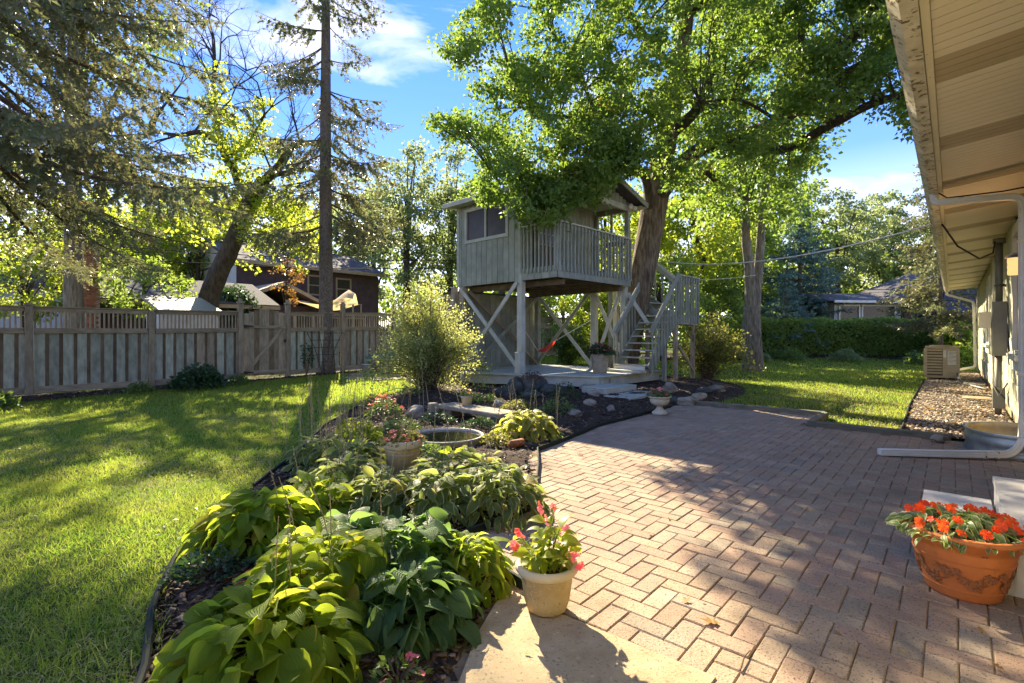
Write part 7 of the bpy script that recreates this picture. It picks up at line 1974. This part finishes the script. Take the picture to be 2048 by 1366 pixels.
board('slab', q0_, q1_, .38, .07, Vector((.7, .7, 0)), M['limestone'], bn_, .012)
for t in (.15, .85):
    p = q0_.lerp(q1_, t); board('support', Vector((p.x, p.y, .0)), Vector((p.x, p.y, .134)), .26, .14, Vector((.7, .7, 0)), M['rock'], bn_, .01)
sp_ = thing('stone_post', 'short square stone post beside the limestone bench', 'post', (-1.18, 7.55, 0))
board('post_block', Vector((-1.18, 7.55, -.02)), Vector((-1.18, 7.55, .30)), .13, .13, Vector((.8, .5, 0)), M['limestone'], sp_, .012)
board('face_plate', Vector((-1.235, 7.49, .06)), Vector((-1.235, 7.49, .22)), .05, .012, Vector((.8, -.5, 0)), M['grey_metal'], sp_, .003)
rocks = [(-1.55, 8.0, .15, .11, 'rock', 'rounded pale boulder beside the stone post'), (-1.9, 6.4, .10, .07, 'rock', 'flat stone half hidden near the coral begonia'),
         (.10, 10.45, .28, .20, 'slate', 'dark slate rock leaning at the deck front'), (.48, 10.55, .30, .24, 'slate', 'large dark slate rock stacked at the deck front'), (.85, 10.35, .27, .17, 'slate', 'tilted slate rock nearer the deck corner'), (-.15, 10.1, .2, .12, 'slate', 'small slate rock on the mulch mound'),
         (.38, 9.85, .2, .1, 'slate', 'low slate slab at the foot of the slate pile'), (1.42, 9.1, .12, .08, 'rock', 'grey cobble in the dark mulch below the steps'), (1.68, 8.6, .10, .06, 'rock', 'small mottled stone near the paver edge'),
         (1.02, 8.1, .13, .07, 'rock', 'flat green grey stone in the mulch'), (3.35, 9.7, .20, .12, 'rock', 'angular grey rock behind the white urn'), (3.75, 10.2, .20, .10, 'rock', 'stone in the row of rocks edging the lawn'),
         (3.05, 9.75, .14, .10, 'slate', 'dark stone squeezed behind the urn'), (4.1, 10.9, .22, .10, 'slate', 'dark rock in the mulch under the stairs'), (4.6, 11.4, .22, .09, 'rock', 'long rock by the landing posts'), (3.35, 10.7, .17, .12, 'rock', 'round boulder beside the broad steps'),
         (-.05, 7.05, .12, .06, 'slate', 'stone tucked beneath the end of the bench'), (-.25, 8.9, .12, .07, 'rock', 'small rock in the middle of the mound'), (1.62, 10.0, .13, .07, 'rock', 'flat stone under the side of the broad steps')]
for x, y, s, h, mt, lb in rocks:
    mb = MB(); mb.rock((x, y, float(bed_z(x, y)) + h * .45), s, s * random.uniform(.6, .9), h, int(abs(x * 100 + y * 10)), 1 if mt == 'slate' else 2)
    tag(obj('rock', mb, M[mt], at=None), lb, 'rock')
mb = MB()
for k in range(1): mb.box((1.86, 11.35, .12), (.24, 0, 0), (0, .20, 0), (0, 0, .14)); mb.box((2.0, 11.30, .30), (.16, .02, 0), (-.02, .14, 0), (0, 0, .045))
dsup = thing('deck_support', 'stacked stone blocks holding up the deck corner', 'stone block', (1.85, 11.3, 0))
mb = MB(); mb.rock((1.75, 11.28, .10), .27, .2, .15, 71, 2); obj('block', mb, M['rock'], dsup)
mb = MB(); mb.box((2.05, 11.45, .12), (.15, .02, 0), (-.02, .14, 0), (0, 0, .22)); obj('block', mb, M['rock'], dsup)
mb = MB(); mb.rock((.45, 10.35, .42), .20, .16, .10, 33, 2)
sed = bushlet('sedum', 'dark red sedum growing on top of the slate rocks', 'plant', .42, 10.45, .26, .22, 500, .035, M['twig'], zb=.38, stems=False)
# terracotta drain pipe lying before the pond
mb = MB(); mb.tube([Vector((-.02, 5.72, .07)), Vector((.12, 5.85, .07))], [.045, .045], 14); tag(obj('clay_pipe', mb, M['terracotta_dark'], smooth=True), 'short reddish clay pipe lying in mulch beside the pavers', 'pipe')
# canoe on a rack by the fence
cn = thing('canoe', 'green canoe stored upside down on a low rack by the fence', 'canoe', FS(1.4, .55))
mb = MB(); Lc = 4.4; nS = 20; nR = 12
for i in range(nS + 1):
    t = i / nS; s = .28 + t * Lc; wdt = .36 * (math.sin(math.pi * t) ** .55 if 0 < t < 1 else 0.01); hh = .27 * (math.sin(math.pi * min(max(t, .02), .98)) ** .35)
    for j in range(nR + 1):
        a_ = math.pi * j / nR
        mb.v.append(tuple(FS(s, .50 - math.cos(a_) * wdt, .52 + math.sin(a_) ** .7 * hh)))
for i in range(nS):
    for j in range(nR):
        a_ = i * (nR + 1) + j; mb.f.append((a_, a_ + nR + 1, a_ + nR + 2, a_ + 1))
obj('hull', mb, M['canoe'], cn, smooth=True)
for sgn in (-1, 1):
    mb = MB(); mb.tube([FS(.28 + t / 12 * Lc, .50 + sgn * .365 * (math.sin(math.pi * t / 12) ** .55 if 0 < t < 12 else .01), .52) for t in range(13)], .018, 6); obj('gunwale', mb, M['tan_trim'], cn, smooth=True)
rk = thing('canoe_rack', 'low timber rack under the upturned canoe', 'rack', FS(1.5, .5))
for s in (.9, 3.2):
    board('crossbar', FS(s, .10, .46), FS(s, .95, .46), .07, .05, ZV, M['fence_wood'], rk)
    for o_ in (.15, .88): board('leg', FS(s, o_, .0), FS(s, o_, .43), .07, .05, Dv, M['fence_wood'], rk)
bk = thing('storage_bin', 'small white bin tucked under the canoe', 'bin', FS(.45, .3))
mb = MB(); mb.lathe([(0, 0), (.12, 0), (.15, .26), (.158, .26), (.158, .28), (0, .285)], FS(.35, .42, .08), 16); obj('bin_body', mb, M['white_plastic'], bk, smooth=True)
mb = MB(); mb.lathe([(.150, .24), (.165, .25), (.165, .262)], FS(.35, .42, .08), 16); mb.f = mb.f[:-2]; obj('bin_rim', mb, M['galv'], bk)
rp = thing('red_pot', 'rusty red pot on the flagstones by the canoe', 'flower pot', FS(2.1, 1.0))
mb = MB(); mb.lathe([(0, 0), (.10, 0), (.14, .22), (.15, .22), (.15, .26), (.13, .26), (0, .25)], FS(2.0, .75, .07), 18); obj('pot_body', mb, M['terracotta'], rp, smooth=True)
mb = MB(); mb.lathe([(0, .262), (.12, .262), (.12, .268), (0, .27)], FS(2.0, .75, .07), 12); obj('soil', mb, M['soil'], rp)
# flagstones
fl_ = random.Random(21)
for i, (x, y, r_) in enumerate([(-4.6, 15.0, .42), (-3.9, 14.6, .40), (-3.3, 14.9, .45), (-4.2, 15.8, .45), (-3.5, 15.8, .42), (-2.7, 14.3, .36), (-2.6, 15.2, .42), (-2.9, 16.1, .4), (-4.9, 15.9, .3)]):
    k = fl_.randint(5, 7); pts = [(x + r_ * fl_.uniform(.75, 1.05) * math.cos(2 * math.pi * j / k + i), y + r_ * fl_.uniform(.75, 1.05) * math.sin(2 * math.pi * j / k + i)) for j in range(k)]
    z = float(ground_z(x, y)); mb = MB(); mb.prism(pts, z - .03, z + .035)
    tag(obj('flagstone', mb, M['flagstone']), ['pinkish flagstone touching the spruce roots', 'pinkish flagstone at the lawn edge of the canoe path', 'broad flagstone in the middle of the canoe path', 'flagstone just in front of the canoe', 'flagstone beside the red pot', 'flagstone at the foot of the big shrub', 'flagstone behind the big shrub', 'flagstone at the far end of canoe path', 'small flagstone by the fence post'][i], 'flagstone', 'flagstones before the canoe')
# trellis
tr_ = thing('metal_trellis', 'black wire trellis flaring upward against the fence', 'trellis', FS(-1.1, .1))
for k in range(4):
    mb = MB(); u = k / 3
    mb.tube([FS(-1.05 + .22 * u, .12, .1), FS(-1.30 + .72 * u, .10, .95), FS(-1.55 + 1.2 * u, .09, 1.42)], .010, 5); obj('upright', mb, M['black'], tr_)
for k in range(6):
    z = .25 + k * .23; w0 = .13 + .1 * k * .9
    mb = MB(); mb.tube([FS(-.95 - w0 * 1.05, .115, z), FS(-.95 + w0 * 1.05 + .05, .115, z)], .008, 5); obj('rung', mb, M['black'], tr_)
# hammock
hm = thing('hammock', 'red hammock slung under the treehouse floor', 'hammock', T(2.6, 2.6, .9))
mb = MB(); nS = 12
h0, h1 = P(1076, 702, 14.9), P(1110, 682, 14.7)
sd_ = Vector((.35, .3, 0))
for i in range(nS + 1):
    t = i / nS; c_ = h0.lerp(h1, t); c_.z -= .16 * math.sin(math.pi * t) + .0; w_ = .9 * math.sin(math.pi * t) ** .5 + .06
    for j in range(5):
        s = -1 + j / 2; mb.v.append(tuple(c_ + sd_ * s * w_ * .3 + ZV * (.10 * s * s * math.sin(math.pi * t))))
for i in range(nS):
    for j in range(4): a_ = i * 5 + j; mb.f.append((a_, a_ + 5, a_ + 6, a_ + 1))
obj('sling', mb, M['hammock'], hm, smooth=True)
for (p_, q_) in ((h0, T(2.0, 3.2, 1.9)), (h1, T(3.0, 1.1, 1.8))):
    mb = MB(); mb.tube([p_, q_], .012, 5); obj('hanging_rope', mb, M['rope'], hm)
# wires
def wire(label, p0, p1, sag, r, mat, cat='cable'):
    mb = MB(); mb.tube([p0.lerp(p1, t / 14) - ZV * sag * 4 * (t / 14) * (1 - t / 14) for t in range(15)], r, 5)
    return tag(obj('overhead_cable', mb, mat, smooth=True), label, cat)
wire('white rope like cable hanging from the eave to the oak trunk', H(9.7, -.24, 2.95), P(1322, 522, 13.7), .28, .013, M['rope'])
wire('thin grey wire from the landing to the twin trunk tree', P(1395, 560, 14.2), P(1512, 550, 16.8), .03, .007, M['rope'])
wire('upper black power line crossing behind the spruce', P(-150, 455, 17), P(930, 520, 26), .35, .02, M['cable'])
wire('lower black power line crossing toward the treehouse', P(-150, 480, 17.5), P(940, 535, 26), .4, .02, M['cable'])
wire('grey telephone line above the maroon roof', P(-150, 445, 20), P(960, 470, 30), .3, .014, M['cable'])
# twigs and fallen leaves on the pavers
for i, (a_, p_, L_, an) in enumerate([(2.05, -.62, .16, .9), (2.3, .0, .05, .2), (3.4, -1.5, .05, 1.4), (4.6, -3.0, .09, 2.2)]):
    c_ = H(a_, p_, .008); d_ = Vector((math.cos(an), math.sin(an), 0)); mb = MB()
    mb.tube([c_, c_ + d_ * L_ * .5 + ZV * .006 + Vector((0, .01, 0)), c_ + d_ * L_], [.004, .003, .002], 5)
    tag(obj('twig', mb, M['twig']), ['dark twig lying across the pavers near the slab', 'short twig on the pavers before the terracotta pot', 'tiny twig on the sunny pavers', 'thin twig on the pavers by the bed edge'][i], 'twig')
mb = MB(); V0 = [(0, 0), (.25, .28), (.35, .12), (.55, .34), (.62, .12), (1, 0), (.62, -.12), (.55, -.34), (.35, -.12), (.25, -.28)]
for i, (x_, y_, s_, an) in enumerate([(0.93, 2.27, .085, 2.9), (.83, 2.45, .05, .5), (2.05, 2.2, .04, 1.2), (1.9, 1.95, .045, 2.0), (.05, 2.05, .03, .1)]):
    mb = MB(); ca_, sa_ = math.cos(an) * s_, math.sin(an) * s_
    vs = [(x_ + u * ca_ - v * sa_, y_ + u * sa_ + v * ca_, .010 + .012 * abs(v) + .012 * u * u) for u, v in V0]
    mb.add(vs + [(a, b, c + .001) for a, b, c in vs], [tuple(range(10))[::-1], tuple(range(10, 20))] + [(k, (k + 1) % 10, 10 + (k + 1) % 10, 10 + k) for k in range(10)])
    tag(obj('oak_leaf', mb, M['dry_leaf']), ['curled tan oak leaf on the pavers past the slab', 'small dry leaf on the pavers behind the oak leaf', 'orange fallen leaf near the terracotta pot', 'brown fallen leaf at the bottom of the pavers', 'reddish leaf on the concrete slab'][i], 'leaf')
